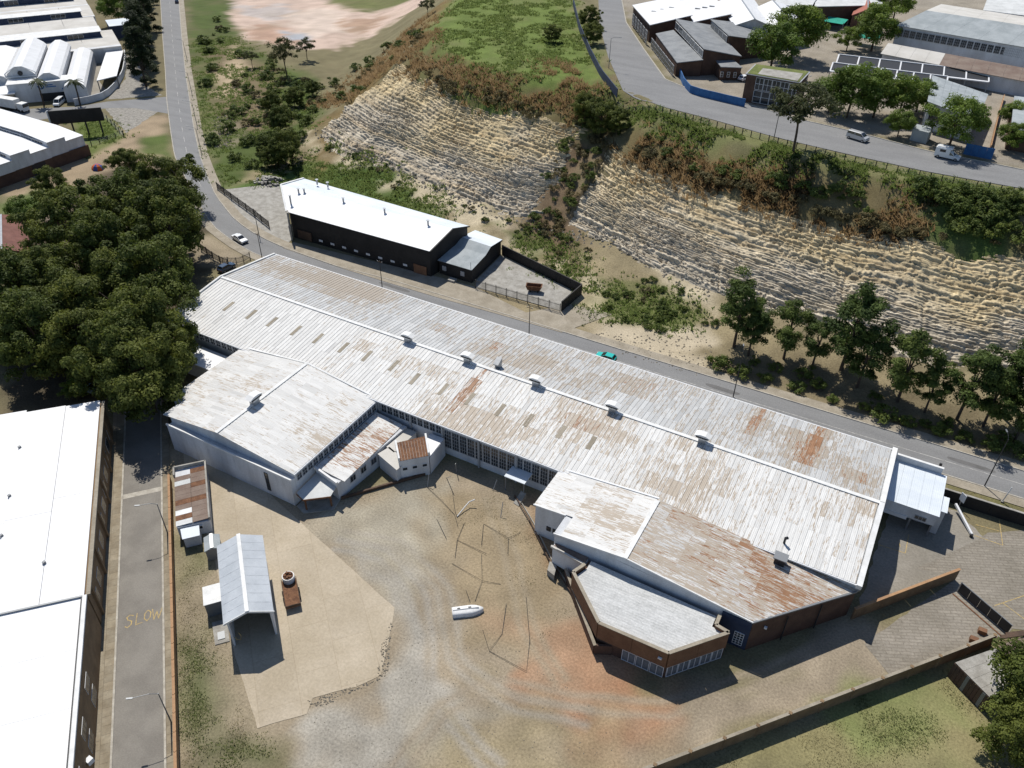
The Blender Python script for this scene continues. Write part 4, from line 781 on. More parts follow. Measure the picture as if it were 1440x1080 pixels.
windows(w2, SF(-70, -28.2), SF(-28, -28.2), 3.6, 5.0, 7, .38, 3, 1, 'frame_white'); windows(w2, SF(-70, -28.2), SF(-28, -28.2), .9, 2.5, 7, .38, 3, 1, 'frame_white')
ac = SF(-58, -28.0); MB().box((ac[0]-.3, ac[1]-.3, 2.2), (ac[0]+.35, ac[1]+.4, 2.9)).build('air_conditioner', 'frame_white', w2)
# precast wall between street and yard
pw = root('precast_wall', 'long orange-brown precast panel wall along the side street', 'wall', (*SF(-70, -19.2), 0))
pm = MB().prism([(0, -.06), (2.35, -.06), (2.35, .06), (0, .06)], 0, 1.75).mesh('wall_panel', 'precast'); km = MB().prism([(0, -.17), (2.42, -.17), (2.42, .17), (0, .17)], 1.76, 1.86).mesh('coping', 'precast'); qm = MB().prism([(-.09, -.1), (.09, -.1), (.09, .1), (-.09, .1)], 0, 1.9).mesh('post', 'precast')
for k in range(33):
    x, y = SF(-104+k*2.5, -19.2); ang = math.atan2(-.66, .751)
    for nm, me, dx in (('wall_panel', pm, .075), ('post', qm, 0), ('coping', km, .04)):
        o = link(nm, me, pw); o.location = Vector((x+.751*dx, y-.66*dx, 0))-Vector(pw['_o']); o.rotation_euler = (0, 0, ang)
# ablution block with patched roof
ab = root('ablution_block', 'low block with patchwork of brown and white roof sheets by the street wall', 'outbuilding', (*SF(-97, -16), 0))
MB().prism([SF(-104, -18.1), SF(-91.2, -18.1), SF(-91.2, -13.6), SF(-104, -13.6)], 0, 2.4).build('wall', 'white_wall', ab)
for k in range(11):
    for j in range(2):
        if k == 0 and j == 0: continue
        s = -103.2+k*1.08; qa = -18.2+j*2.35
        roof_slab(ab, [(*SF(s, qa), 2.5+.12*j), (*SF(s+1.05, qa), 2.5+.12*j), (*SF(s+1.05, qa+2.32), 2.62+.12*j), (*SF(s, qa+2.32), 2.62+.12*j)], random.choice(['brown_roof', 'brown_roof', 'brown_roof', 'brown_roof', 'white_paint', 'rust', 'pale_roof']), .05, 'roof_sheet')
for a, b in (((-104.1, -18.2), (-104.1, -13.5)), ((-104.1, -13.5), (-91.2, -13.5)), ((-104.1, -18.2), (-102.2, -18.2))): MB().beam((*SF(*a), 2.75), (*SF(*b), 2.75), .25, .6).build('parapet', 'concrete', ab)
MB().prism([SF(-91.15, -17.6), SF(-89.2, -17.4), SF(-89.2, -15.2), SF(-91.15, -15.2)], 0, 2.0).build('annex_wall', 'white_wall', ab); roof_slab(ab, [(*SF(-91.1, -17.7), 2.1), (*SF(-89, -17.5), 2.0), (*SF(-89, -15.1), 2.0), (*SF(-91.1, -15.1), 2.1)], 'pale_roof_blue', .06); windows(ab, SF(-91.15, -16.0), SF(-91.15, -14.5), 1.2, 1.9, 1, .8, 1, 1, 'frame_white')
gh = gable('guard_hut', 'tiny grey tin roofed hut beside the ablution block', 'hut', [SF(-88.2, -14.6), SF(-88.2, -12.4), SF(-85.4, -12.4), SF(-85.4, -14.6)], 0, 2.1, 2.5, 'silver_roof', 'grey_metal', over=.12)
# open fronted shed
sd = root('open_shed', 'tall white gabled shed with ribbed grey roof, open at the front', 'shed', (*SF(-76, -9.3), 0))
for q, nm in ((-12.0, 'side_wall'), (-6.75, 'side_wall')): MB().prism([SF(-82.4, q-.12), SF(-69.9, q-.12), SF(-69.9, q+.12), SF(-82.4, q+.12)], 0, 5.25).build(nm, 'white_wall', sd)
b_ = SF(-82.3, -12); c_ = SF(-82.3, -6.75); e_ = SF(-82.3, -9.35); f_ = SF(-82.1, -12); g_ = SF(-82.1, -6.75); h_ = SF(-82.1, -9.35)
MB().add([(*b_, 0), (*c_, 0), (*c_, 5.25), (*e_, 6.4), (*b_, 5.25), (*f_, 0), (*g_, 0), (*g_, 5.25), (*h_, 6.4), (*f_, 5.25)], [(0, 1, 2, 3, 4), (9, 8, 7, 6, 5), (2, 7, 8, 3), (3, 8, 9, 4), (0, 4, 9, 5), (1, 6, 7, 2)]).build('end_wall', 'white_wall', sd)
for k in range(9):
    s0 = -82.9+k*1.5
    for qa, za, qb, zb in ((-12.45, 5.22, -9.4, 6.5), (-9.3, 6.5, -6.3, 5.22)):
        roof_slab(sd, [(*SF(s0, qa), za), (*SF(s0+1.47, qa), za), (*SF(s0+1.47, qb), zb), (*SF(s0, qb), zb)], 'shed_roof', .07, 'roof_sheet')
MB().beam((*SF(-82.95, -9.35), 6.62), (*SF(-69.4, -9.35), 6.62), .5, .08).build('ridge_cap', 'white_paint', sd)
for qa, za, qb, zb in ((-12.45, 5.2, -9.35, 6.5), (-9.35, 6.5, -6.25, 5.2)): MB().beam((*SF(-69.4, qa), za-.02), (*SF(-69.4, qb), zb-.02), .1, .28).build('bargeboard', 'white_paint', sd)
hs = MB(); s_ = [(-69.75, -11.7, 1.9), (-69.7, -11.5, 1.4), (-69.7, -11.1, 1.2), (-69.7, -10.9, 1.9), (-69.7, -11.1, 2.6)]; hs.tube([(*SF(a, b), z) for a, b, z in s_], .05).build('hose', 'yellow_paint', sd)
tk = root('water_tank', 'white topped blue-grey box tank against the open shed', 'tank', (*SF(-77, -13.6), 0))
MB().prism([SF(-78.6, -15.0), SF(-75.6, -15.0), SF(-75.6, -12.4), SF(-78.6, -12.4)], 0, 2.5).build('tank', 'grey_metal', tk); roof_slab(tk, [(*SF(-78.7, -15.1), 2.52), (*SF(-75.5, -15.1), 2.52), (*SF(-75.5, -12.5), 2.6), (*SF(-78.7, -12.5), 2.6)], 'white_paint', .08, 'lid')
mh = root('manhole_slab', 'concrete slab with square grey drain cover beside the open shed', 'drain cover', (*SF(-72, -13.6), 0)); MB().prism([SF(-74.5, -14.6), SF(-70.8, -14.4), SF(-70.8, -12.6), SF(-74.5, -12.6)], 0, .12).build('slab', 'concrete', mh); MB().prism([SF(-72.6, -14), SF(-71.4, -14), SF(-71.4, -13.1), SF(-72.6, -13.1)], .12, .2).build('cover', 'grey_metal', mh)
# rusty trailer with tub
tr = thing('rusty_trailer', 'rust brown flat trailer carrying a white drum on the concrete slab', 'trailer', (-59.2, 46.6, 0), math.atan2(-.66, .751))
MB().box((-2.6, -1.0, .55), (2.2, 1.0, .72)).build('bed', 'rust', tr); MB().box((-2.6, -1.03, .72), (2.2, -.95, 1.1)).box((-2.6, .95, .72), (2.2, 1.03, 1.1)).box((2.12, -.95, .72), (2.2, .95, 1.1)).build('side_rail', 'wood', tr)
for x in (-.7, .5):
    for y in (-1.05, 1.05): MB().tube([(x, y-.12, .38), (x, y+.12, .38)], .38, 12).build('wheel', 'rubber', tr)
MB().beam((-2.6, 0, .6), (-4.2, 0, .45), .14, .14).build('drawbar', 'rust', tr)
dr = thing('white_tub', 'white round tub full of rusty scrap on the trailer', 'tub', (-61.1, 48.3, .72)); MB().tube([(0, 0, 0), (0, 0, .9)], .85, 16).build('shell', 'white_paint', dr); MB().tube([(0, 0, .9), (0, 0, .96)], .72, 12).build('scrap', 'rust', dr)
for k in range(5): a = k*1.3; MB().box((.4*math.cos(a)-.16, .4*math.sin(a)-.16, .96), (.4*math.cos(a)+.16, .4*math.sin(a)+.16, 1.1+.05*(k % 3))).build('scrap_piece', 'rust', dr)
# upturned white boat hull
bo = thing('boat_hull', 'upturned white boat hull lying alone on the bare yard', 'boat', (-37.0, 56.4, 0), math.atan2(2.5, 3.2))
N = 9; sec = []; vs = []; fs = []
for i in range(N):
    t = i/(N-1); x = -2.1+4.2*t; w = .85*(1-max(0, (t-.55)/.45)**2*.75)*(1-.12*(1-t)); h = .78*(1-.25*max(0, (t-.6)/.4)**2)
    for j in range(9): a = math.pi*j/8; vs.append((x, w*math.copysign(abs(math.cos(a))**.55, math.cos(a)), h*abs(math.sin(a))**.5))
fs = [(i*9+j, i*9+j+1, (i+1)*9+j+1, (i+1)*9+j) for i in range(N-1) for j in range(8)]+[tuple(range(8, -1, -1)), tuple(range((N-1)*9, N*9))]
MB().add(vs, fs).build('hull', 'white_paint', bo, True); MB().beam((-2.0, 0, .8), (1.5, 0, .8), .09, .09).build('keel', 'frame_grey', bo); MB().beam((-2.1, -.8, .05), (1.6, -.7, .05), .06, .1).beam((-2.1, .8, .05), (1.6, .7, .05), .06, .1).build('gunwale', 'frame_grey', bo)
for x in (-1.2, .3): MB().box((x-.2, .1, .76), (x+.2, .3, .82)).build('fitting', 'dark_metal', bo)
# broken fence: leaning posts and fallen pipes in the yard
FP = [([(-55.06, 73.53), (-55.37, 75.02)], 2.6, 'leaning pale post at the edge of the boiler house shadow'), ([(-52.87, 78.72), (-52.62, 78.10)], 2.4, 'upright thin pipe beside the dark drain by the hall'), ([(-53.56, 76.81), (-51.21, 74.82)], 2.5, 'tilted pipe near the window wall of the hall'),
      ([(-41.72, 73.59), (-42.08, 75.09)], 2.2, 'leaning dark post on the bare patch near the hall canopy'), ([(-45.66, 77.99), (-45.45, 79.21)], 1.6, 'bent post in the shade of the hall canopy')]
for (a, b), h, lab in FP: tag(MB().tube([(*a, 0), (*lerp(a, b, .8), h)], .055, 6).build('leaning_post', 'galv'), lab, 'post', 'broken fence posts in the yard')
for s, lab in [([(-55.15, 73.48), (-51.22, 71.96), (-48.14, 70.61), (-46.36, 68.78)], 'long crooked wire lying below the boiler house'),
               ([(-50.01, 68.53), (-46.47, 65.81)], 'short straight rod lying in the middle of the yard'),
               ([(-51.21, 74.82), (-48.37, 71.16), (-47.45, 70.32)], 'thin rod lying beside the bent white pipe'),
               ([(-43.31, 71.18), (-38.60, 70.45), (-37.65, 72.44)], 'kinked wire near the hollow in the yard'),
               ([(-43.24, 71.06), (-41.37, 67.30)], 'rod lying away from the kinked wire'),
               ([(-38.60, 70.45), (-37.23, 67.80)], 'short rod lying below the kinked wire'),
               ([(-45.90, 69.87), (-45.03, 66.47), (-43.50, 63.47)], 'faint wire running down the yard'),
               ([(-45.03, 66.47), (-39.92, 66.27)], 'crossing wire in the middle of the yard'),
               ([(-43.29, 62.38), (-37.96, 61.77), (-40.54, 65.91)], 'V shaped bent rod above the boat hull'),
               ([(-39.17, 59.39), (-37.60, 57.94)], 'short rod pointing at the boat hull'),
               ([(-37.07, 58.38), (-37.96, 61.77), (-35.46, 62.62)], 'rod beyond the end of the boat hull'),
               ([(-33.74, 54.88), (-31.43, 52.60), (-31.27, 55.65), (-33.12, 60.08)], 'bent wire below the boat hull'),
               ([(-31.43, 52.60), (-25.86, 52.32), (-27.68, 56.68)], 'long thin wire reaching the red soil'),
               ([(-31.32, 62.46), (-27.43, 56.21)], 'straight rod on the sandy ground')]:
    tag(MB().tube([(x, y, .09+.12*(i % 2)) for i, (x, y) in enumerate(s)], .03, 5).build('fallen_rod', 'dark_metal'), lab, 'rod', 'rods and wires lying in the yard')
tag(MB().tube([(*p, .12+.35*i) for i, p in enumerate([(-47.53, 70.45), (-47.39, 72.06), (-47.18, 73.39), (-46.50, 73.96)])], .09, 6).build('bent_pipe', 'white_paint'), 'bent white pipe end sticking up from the yard', 'pipe')
tag(MB().beam((*[(-65.17, 64.70)][0], .25), (*[(-56.89, 75.65)][0], .25), .3, .5).build('low_kerb_wall', 'wood'), 'low dark kerb wall in front of the lean-to court', 'wall')
# fence of thin bars between yard and the showroom ramp
pg = root('pole_fence', 'row of long poles laid along the yard edge by the showroom', 'fence', (*[(-32.99, 73.33)][0], 0))
yp = [(-41.88, 78.35), (-37.39, 74.89), (-31.43, 69.58), (-24.68, 64.87)]; MB().tube([(*p, .5) for p in yp], .09).build('rail', 'wood', pg); MB().tube([(p[0]+.5, p[1]+.2, .2) for p in yp], .09).build('rail', 'concrete', pg)
for p in yp: MB().box((p[0]-.08, p[1]-.08, 0), (p[0]+.08, p[1]+.08, .6)).build('post', 'wood', pg)

# ================================================================ EAST YARD
def panel_wall(name, label, A, B, h, n, mat, cop=None, pier=None, cat='wall', th=.22, group=None):
    A, B = Vector(A[:2]), Vector(B[:2]); r = root(name, label, cat, (*((A+B)/2), 0), group); d = (B-A)/n
    for i in range(n):
        a, b = A+d*i, A+d*(i+1)-d.normalized()*.03; MB().beam((a.x, a.y, h/2), (b.x, b.y, h/2), th, h).build('wall_panel', mat, r)
    if pier:
        for i in range(n+1): p = A+d*i; MB().box((p.x-.2, p.y-.2, 0), (p.x+.2, p.y+.2, h+.15)).build('pier', pier, r)
    if cop: MB().beam((A.x, A.y, h+.04), (B.x, B.y, h+.04), th+.14, .1).build('coping', cop, r)
    return r
panel_wall('yard_wall', 'tan plastered wall dividing the loading yard from the drive', (8.4, 80.9), (20.0, 95.2), 2.2, 4, 'tan_brick', 'precast')
panel_wall('garden_wall', 'long brown wall with small piers beside the dry lawn', (-16, 37.6), (25.0, 85.6), 2.2, 14, 'tan_brick', 'pavement', 'tan_brick')
bw = panel_wall('boundary_wall', 'dark grey wall with pale coping along the road beyond the office', (15.7, 111.3), (75, 112.4), 2.3, 16, 'black_wall', 'concrete')
gt_ = root('sliding_gate', 'open dark steel sliding gate on a rail between yard and drive', 'gate', (23.5, 90.5, 0))
g0, g1 = Vector((20.5, 93.0)), Vector((27.0, 88.6)); gd = (g1-g0).normalized()
for k in range(5):
    a = g0+(g1-g0)*k/5; b = g0+(g1-g0)*(k+.97)/5; MB().beam((a.x, a.y, 1.05), (b.x, b.y, 1.05), .06, 1.7).build('panel', 'dark_metal', gt_)
MB().beam((g0.x, g0.y, 1.95), (g1.x, g1.y, 1.95), .12, .1).build('top_rail', 'grey_metal', gt_); MB().beam((g0.x, g0.y, .14), (g1.x, g1.y, .14), .12, .1).build('bottom_rail', 'grey_metal', gt_)
sd_ = Vector((-gd.y, gd.x)); MB().beam((g0.x-sd_.x*.9, g0.y-sd_.y*.9, .05), (g1.x-sd_.x*.9, g1.y-sd_.y*.9, .05), .2, .1).build('track', 'rust', gt_); MB().beam((g0.x, g0.y, .06), (g0.x, g0.y, 2.0), .14, .14).build('end_post', 'galv', gt_)
ws = root('plank_shed', 'plank walled shed with plain pale flat roof below the tree', 'shed', (24.5, 78.6, 0)); c4 = [(20.7, 78.0), (24.8, 74.9), (28.6, 79.8), (24.9, 82.6)]
for a, b in zip(c4, c4[1:]+c4[:1]):
    A, B = Vector(a), Vector(b); n = int((B-A).length/.45)
    for i in range(n):
        u, w = A+(B-A)*(i+.04)/n, A+(B-A)*(i+.96)/n; MB().beam((u.x, u.y, 1.4), (w.x, w.y, 1.4), .08, 2.7+.1*(i % 3)).build('plank', ['wood', 'dark_brick', 'grey_metal', 'wood', 'wood'][(i*3) % 5], ws)
for k in range(4):
    a, b, c, d = lerp(c4[0], c4[1], k/4), lerp(c4[0], c4[1], (k+.98)/4), lerp(c4[3], c4[2], (k+.98)/4), lerp(c4[3], c4[2], k/4); roof_slab(ws, [(*a, 2.9), (*b, 2.9), (*c, 3.05), (*d, 3.05)], 'concrete', .07, 'roof_sheet')
kr = root('timber_kraal', 'stacked dark timber and brown board roof beside the plank shed', 'shed', (28, 85.5, 0)); MB().prism([(25.3, 83.4), (28.8, 80.3), (34, 85.2), (30, 89)], 0, 2.4).build('wall', 'wood', kr)
for k in range(6): a, b, c, d = lerp((25.2, 83.5), (28.9, 80.2), k/6), lerp((25.2, 83.5), (28.9, 80.2), (k+.95)/6), lerp((30, 89.1), (34.1, 85.1), (k+.95)/6), lerp((30, 89.1), (34.1, 85.1), k/6); roof_slab(kr, [(*a, 2.45), (*b, 2.45), (*c, 2.5), (*d, 2.5)], 'brown_roof', .08, 'roof_board')
for k in range(3): a = (25.0+k*.5, 84.6+k*.7); MB().beam((*a, 2.7), (a[0]+6, a[1]+4.6, 2.75), .25, .2).build('beam', 'wood', kr)
for i, p in enumerate(([(23.12, 85.22)][0], [(24.00, 87.24)][0])): MB().box((p[0]-.5, p[1]-.35, 0), (p[0]+.5, p[1]+.35, .7)).build('brick_stack', 'brick'); tag(bpy.data.objects['brick_stack' if i == 0 else 'brick_stack.001'], ['small pile of brown bricks against the garden wall', 'brown brick pile at the foot of the gate track'][i], 'brick pile')
fg = root('fallen_gatepost', 'long white steel beam leaning from the dark boundary wall to the ground', 'beam', (20, 108, 0)); MB().beam((18.4, 109.9, 1.2), (21.3, 105.3, .35), .3, .35).build('beam', 'frame_white', fg); MB().box((21.1, 104.9, 0), (21.5, 105.3, .5)).build('foot', 'dark_metal', fg)
sb = root('notice_board', 'small white board fixed on the dark boundary wall', 'sign board', (19, 110.6, 0)); MB().beam((18.7, 111.0, 2.2), (19.4, 110.3, 2.2), .08, 1.5).build('board', 'frame_white', sb); MB().box((18.95, 110.55, 0), (19.1, 110.7, 1.5)).build('post', 'grey_metal', sb)

# ================================================================ BLACK HALL ACROSS THE ROAD
bh = root('black_hall', 'long black walled hall under a brilliant white roof across the road', 'hall', (-112, 137, 0))
B4 = [(-131.6, 128.4), (-91.2, 129.0), (-90.2, 143.9), (-141.2, 145.6)]; bzE, bzR = 6.6, 8.3; Rw, Re = (-140.4, 136.6), (-90.9, 138.0)
Bw = [(-131.0, 128.8), (-91.6, 129.4), (-90.6, 143.6), (-140.4, 145.2)]
MB().add([(*Bw[0], 0), (*Bw[1], 0), (*Bw[2], 0), (*Bw[3], 0), (*Bw[0], bzE), (*Bw[1], bzE), (*Bw[2], bzE), (*Bw[3], bzE), (-139.6, 136.6, bzR-.05), (-91.3, 138, bzR-.05)],
         [(0, 1, 5, 4), (1, 2, 6, 9, 5), (2, 3, 7, 6), (3, 0, 4, 8, 7), (4, 5, 9, 8), (6, 7, 8, 9)]).build('wall', 'black_wall', bh)
for k in range(13):
    a, b = k/13, (k+.995)/13
    roof_slab(bh, [(*lerp(B4[0], B4[1], a), bzE), (*lerp(B4[0], B4[1], b), bzE), (*lerp(Rw, Re, b), bzR), (*lerp(Rw, Re, a), bzR)], 'white_roof', .1, 'roof_panel')
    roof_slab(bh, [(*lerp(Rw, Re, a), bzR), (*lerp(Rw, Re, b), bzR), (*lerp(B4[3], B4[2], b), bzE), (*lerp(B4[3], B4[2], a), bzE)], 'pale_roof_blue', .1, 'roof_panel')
MB().beam((*B4[0], bzE+.15), (*Rw, bzR+.2), .5, .3).beam((*Rw, bzR+.2), (*B4[3], bzE+.15), .5, .3).build('gable_coping', 'white_paint', bh); MB().beam((*B4[1], bzE-.02), (*Re, bzR), .3, .25).beam((*Re, bzR), (*B4[2], bzE-.02), .3, .25).build('gable_coping', 'black_wall', bh)
MB().beam((-131.2, 128.3, 3.6), (-130.2, 127.2, 3.6), .4, 7.2).build('wing_wall', 'concrete', bh)
for i in range(9):
    q = lerp((-122.5, 128.9), (-95, 129.35), i/8); MB().box((q[0]-.55, q[1]-.1, .95), (q[0]+.55, q[1]-.02, 1.45)).build('wall_light_panel', 'frame_white', bh)
MB().box((-129.4, 128.6, .3), (-125.2, 128.78, 2.6)).build('roller_door', 'wood', bh); MB().box((-96, 129.1, .1), (-92.6, 129.28, 2.3)).build('door', 'brick', bh)
for i, (p, lab) in enumerate((((-132.69, 131.31, 7.60), 'tall slim grey flue on the white roof of the black hall'), ((-133.93, 135.67, 8.20), 'squat cowl nearest the tall slim flue on the black hall'), ((-132.75, 136.37, 8.20), 'twin cowl beside another at the end of the black hall ridge'), ((-134.34, 142.95, 7.80), 'cowl on the far slope of the black hall roof'), ((-131.25, 143.29, 7.60), 'small pipe on the far slope of the black hall roof'),
        ((-121.08, 136.83, 8.30), 'small ridge cowl on the black hall, first along'), ((-109.15, 137.07, 8.30), 'small ridge cowl on the black hall, in the middle'), ((-96.93, 136.95, 8.30), 'small ridge cowl on the black hall beside the tin annex'))):
    r = thing('hall_cowl', lab, 'roof cowl', p, 0, 'cowls on the black hall roof'); hh = 1.6 if i == 0 else .8
    MB().tube([(0, 0, -.3), (0, 0, hh)], .2, 8).build('pipe', 'galv', r); h2 = MB().tube([(0, 0, hh), (0, 0, hh+.3)], .15, 8, .42)
    h2.build('cowl', 'galv', r)
ba = root('tin_annex', 'grey tin roofed black annex at the end of the black hall', 'annex', (-87, 139.5, 0)); A4 = [(-91.0, 131.4), (-82.0, 131.3), (-83.2, 147), (-91.2, 148)]
wall_prism(ba, inset(A4, .4), 0, 3.4, 'black_wall'); hx0, hx1 = lerp(A4[0], A4[3], .62), lerp(A4[1], A4[2], .62); mx0, mx1 = lerp(A4[0], A4[3], .45), lerp(A4[1], A4[2], .45)
MB().add([(*mx0, 3.3), (*mx1, 3.3), (*hx1, 4.5), (*hx0, 4.5), (*A4[2], 3.6), (*A4[3], 3.6), (*A4[2], 3.3), (*A4[3], 3.3)], [(1, 2, 4, 6), (0, 7, 5, 3)]).build('gable', 'black_wall', ba)
for k in range(6):
    a, b = k/6, (k+.99)/6
    for e0, e1, z0, z1 in ((A4[0:2], (mx0, mx1), 3.4, 3.75), ((mx0, mx1), (hx0, hx1), 3.75, 4.6), ((hx0, hx1), (A4[3], A4[2]), 4.6, 3.6)):
        roof_slab(ba, [(*lerp(e0[0], e0[1], a), z0), (*lerp(e0[0], e0[1], b), z0), (*lerp(e1[0], e1[1], b), z1), (*lerp(e1[0], e1[1], a), z1)], 'silver_roof' if e0[0] != hx0 else 'pale_roof_blue', .07, 'roof_sheet')
for x in (-89.4, -84.6): MB().box((x-.5, 131.5, 1.2), (x+.5, 131.66, 2.3)).build('window', 'frame_grey', ba)
MB().tube([(-82.4, 131.6, 3.4), (-82.4, 131.6, 5.2)], .05).build('mast', 'grey_metal', ba); MB().box((-87.4, 129.6, 0), (-85.6, 130.9, .5)).build('step', 'concrete', ba)
yw = root('black_yard_wall', 'black wall enclosing the small yard beside the tin annex', 'wall', (-70, 138, 0))
for a, b, n in (((-83.0, 146.6), (-59.2, 139.6), 8), ((-59.2, 139.6), (-59.8, 131.0), 3)):
    for i in range(n): p, q = lerp(a, b, i/n), lerp(a, b, (i+.985)/n); MB().beam((*p, 1.25), (*q, 1.25), .25, 2.5+.02*(i % 2)).build('wall_panel', 'black_wall', yw)
sheet('black_yard', [(-83, 146), (-59.5, 139.3), (-60, 131), (-80.5, 130.4), (-82, 133)], .09, 'concrete')
def palisade(name, label, pts, h, n, mat='dark_metal', group=None, zf=None):
    L = resample(pts, n+1); zz = [float(zf(p[0], p[1])) if zf else .09 for p in L]; c = L.mean(0); r = root(name, label, 'fence', (c[0], c[1], min(zz)), group)
    for i in range(n+1): MB().box((L[i][0]-.07, L[i][1]-.07, zz[i]-.1), (L[i][0]+.07, L[i][1]+.07, zz[i]+h+.1)).build('post', mat, r)
    for i in range(n):
        m = MB(); a, b = L[i], L[i+1]; k = max(4, int(np.hypot(*(b-a))/.28))
        for j in range(1, k): p = a+(b-a)*j/k; z = zz[i]+(zz[i+1]-zz[i])*j/k; m.box((p[0]-.03, p[1]-.03, z+.08), (p[0]+.03, p[1]+.03, z+h))
        for hh in (.3, h-.3): m.beam((a[0], a[1], zz[i]+hh), (b[0], b[1], zz[i+1]+hh), .05, .06)
        m.build('picket_panel', mat, r)
    return r
palisade('palisade_fence', 'black palisade fence closing the yard beside the tin annex', [(-80.4, 130.2), (-59.9, 130.6)], 2.0, 8)
palisade('palisade_fence', 'black palisade fence along the forecourt at the bend', [(-167.61, 139.98), (-157.81, 136.32), (-148.41, 132.96), (-139.41, 129.41)], 1.9, 7)
palisade('palisade_fence', 'dark fence between works car park and road by the grove', [(-145.20, 112.67), (-137.97, 110.49), (-133.89, 110.16)], 1.8, 4); palisade('palisade_fence', 'thin post fence at the road verge beside the works gable', [(-136.78, 110.40), (-132.52, 112.11), (-132.35, 115.35)], 1.6, 4)
sk = thing('rusty_skip', 'rust brown tipped skip standing in the black walled yard', 'skip', (-68.5, 135.4, .09), .35)
MB().add([(-1.5, -.6, .5), (1.2, -.6, .5), (1.2, .6, .5), (-1.5, .6, .5), (-1.9, -.8, 1.6), (1.7, -.8, 1.6), (1.7, .8, 1.6), (-1.9, .8, 1.6), (-1.7, -.65, 1.55), (1.5, -.65, 1.55), (1.5, .65, 1.55), (-1.7, .65, 1.55), (-1.4, -.5, .65), (1.1, -.5, .65), (1.1, .5, .65), (-1.4, .5, .65)],
       [(0, 3, 2, 1), (0, 1, 5, 4), (1, 2, 6, 5), (2, 3, 7, 6), (3, 0, 4, 7), (4, 5, 9, 8), (5, 6, 10, 9), (6, 7, 11, 10), (7, 4, 8, 11), (8, 9, 13, 12), (9, 10, 14, 13), (10, 11, 15, 14), (11, 8, 12, 15), (12, 13, 14, 15)]).build('bucket', 'rust', sk)
for x in (-.9, .8): MB().box((x-.12, -.55, 0), (x+.12, .55, .5)).build('leg', 'dark_metal', sk)
rp = root('rubble_heap', 'heap of broken grey rubble beside the end of the black hall', 'rubble', (*[(-158.76, 150.73)][0], 0)); cx, cy = [(-158.76, 150.73)][0]
for k in range(60): a, d_ = random.uniform(0, 6.28), random.random()**.6*3.6; s = random.uniform(.25, .6); z = max(0, 1.5*(1-d_/3.8)); x, y = cx+math.cos(a)*d_*1.3, cy+math.sin(a)*d_; MB().prism([(x+s*math.cos(t+a), y+s*math.sin(t+a)*.8) for t in (0, 1.3, 2.7, 4.4)], max(0, z-.5), z+s*.4).build('stone', 'concrete', rp)

# ================================================================ INDUSTRY BEYOND (top left)
def TL(a, b): return (-300.8-.526*a+.85*b, 214.8-.85*a-.526*b)      # a = along the rows, b = across
def row_hall(label, b0, b1, a0, a1, z, mon=None, roofm='cream_roof'):
    r = root('factory_row', label, 'factory', (*TL((a0+a1)/2, (b0+b1)/2), 0), 'long factory rows beyond the crossroads')
    MB().prism([TL(a0, b0+.3), TL(a1, b0+.3), TL(a1, b1-.3), TL(a0, b1-.3)], 0, z-.6).build('wall', 'white_wall', r)
    n = 12
    for k in range(n):
        aa, ab_ = a0+(a1-a0)*k/n, a0+(a1-a0)*(k+.99)/n
        roof_slab(r, [(*TL(aa, b0), z), (*TL(ab_, b0), z), (*TL(ab_, b1), z-.8), (*TL(aa, b1), z-.8)], roofm, .12, 'roof_panel')
    if mon:
        m0, m1, mz = mon; MB().prism([TL(a0+5, m0+.25), TL(a1, m0+.25), TL(a1, m1-.25), TL(a0+5, m1-.25)], z-.6, mz-.1).build('clerestory_wall', 'blue_dark', r)
        roof_slab(r, [(*TL(a0+4.5, m0), mz+.3), (*TL(a1, m0), mz+.3), (*TL(a1, m1), mz), (*TL(a0+4.5, m1), mz)], 'white_paint', .15, 'clerestory_roof'); windows(r, TL(a1, m1-.25), TL(a0+6, m1-.25), z-.3, mz-.25, 9, .35, 3, 1, 'frame_white')
    return r
row_hall('farthest long pale roofed factory row beyond the crossroads', -120, -92, 0, 150, 6, (-112, -106, 8)); row_hall('long pale factory row behind the clerestory row', -84, -63, 0, 150, 6, (-80, -74, 8))
row_hall('long pale factory row with blue clerestory strip', -60, -40, 0, 150, 6, (-46, -40.5, 7.6)); row_hall('long pale factory row with dark side court', -36, -17, 1, 150, 6); row_hall('long factory row with clerestory band right behind the white vaulted halls', -10, 14, -3, 150, 6, (-9, -1, 7.8))
for i, (a, b) in enumerate(((30, -14), (70, -13))): rr = hall('court_store', ['small pale flat store in the dark court between factory rows', 'second pale store farther along the dark factory court'][i], 'store', [(*TL(a, b), 3), (*TL(a+22, b), 3), (*TL(a+22, b+4), 3), (*TL(a, b+4), 3)], 0, 'pale_roof', 'white_wall', .2)
hall('blue_store', 'small blue-grey store at the end of the factory rows', 'store', [(*TL(-12, -32), 5), (*TL(-3, -32), 5), (*TL(-3, -20), 5), (*TL(-12, -20), 5)], 0, 'pale_roof_blue', 'blue_dark', .2)
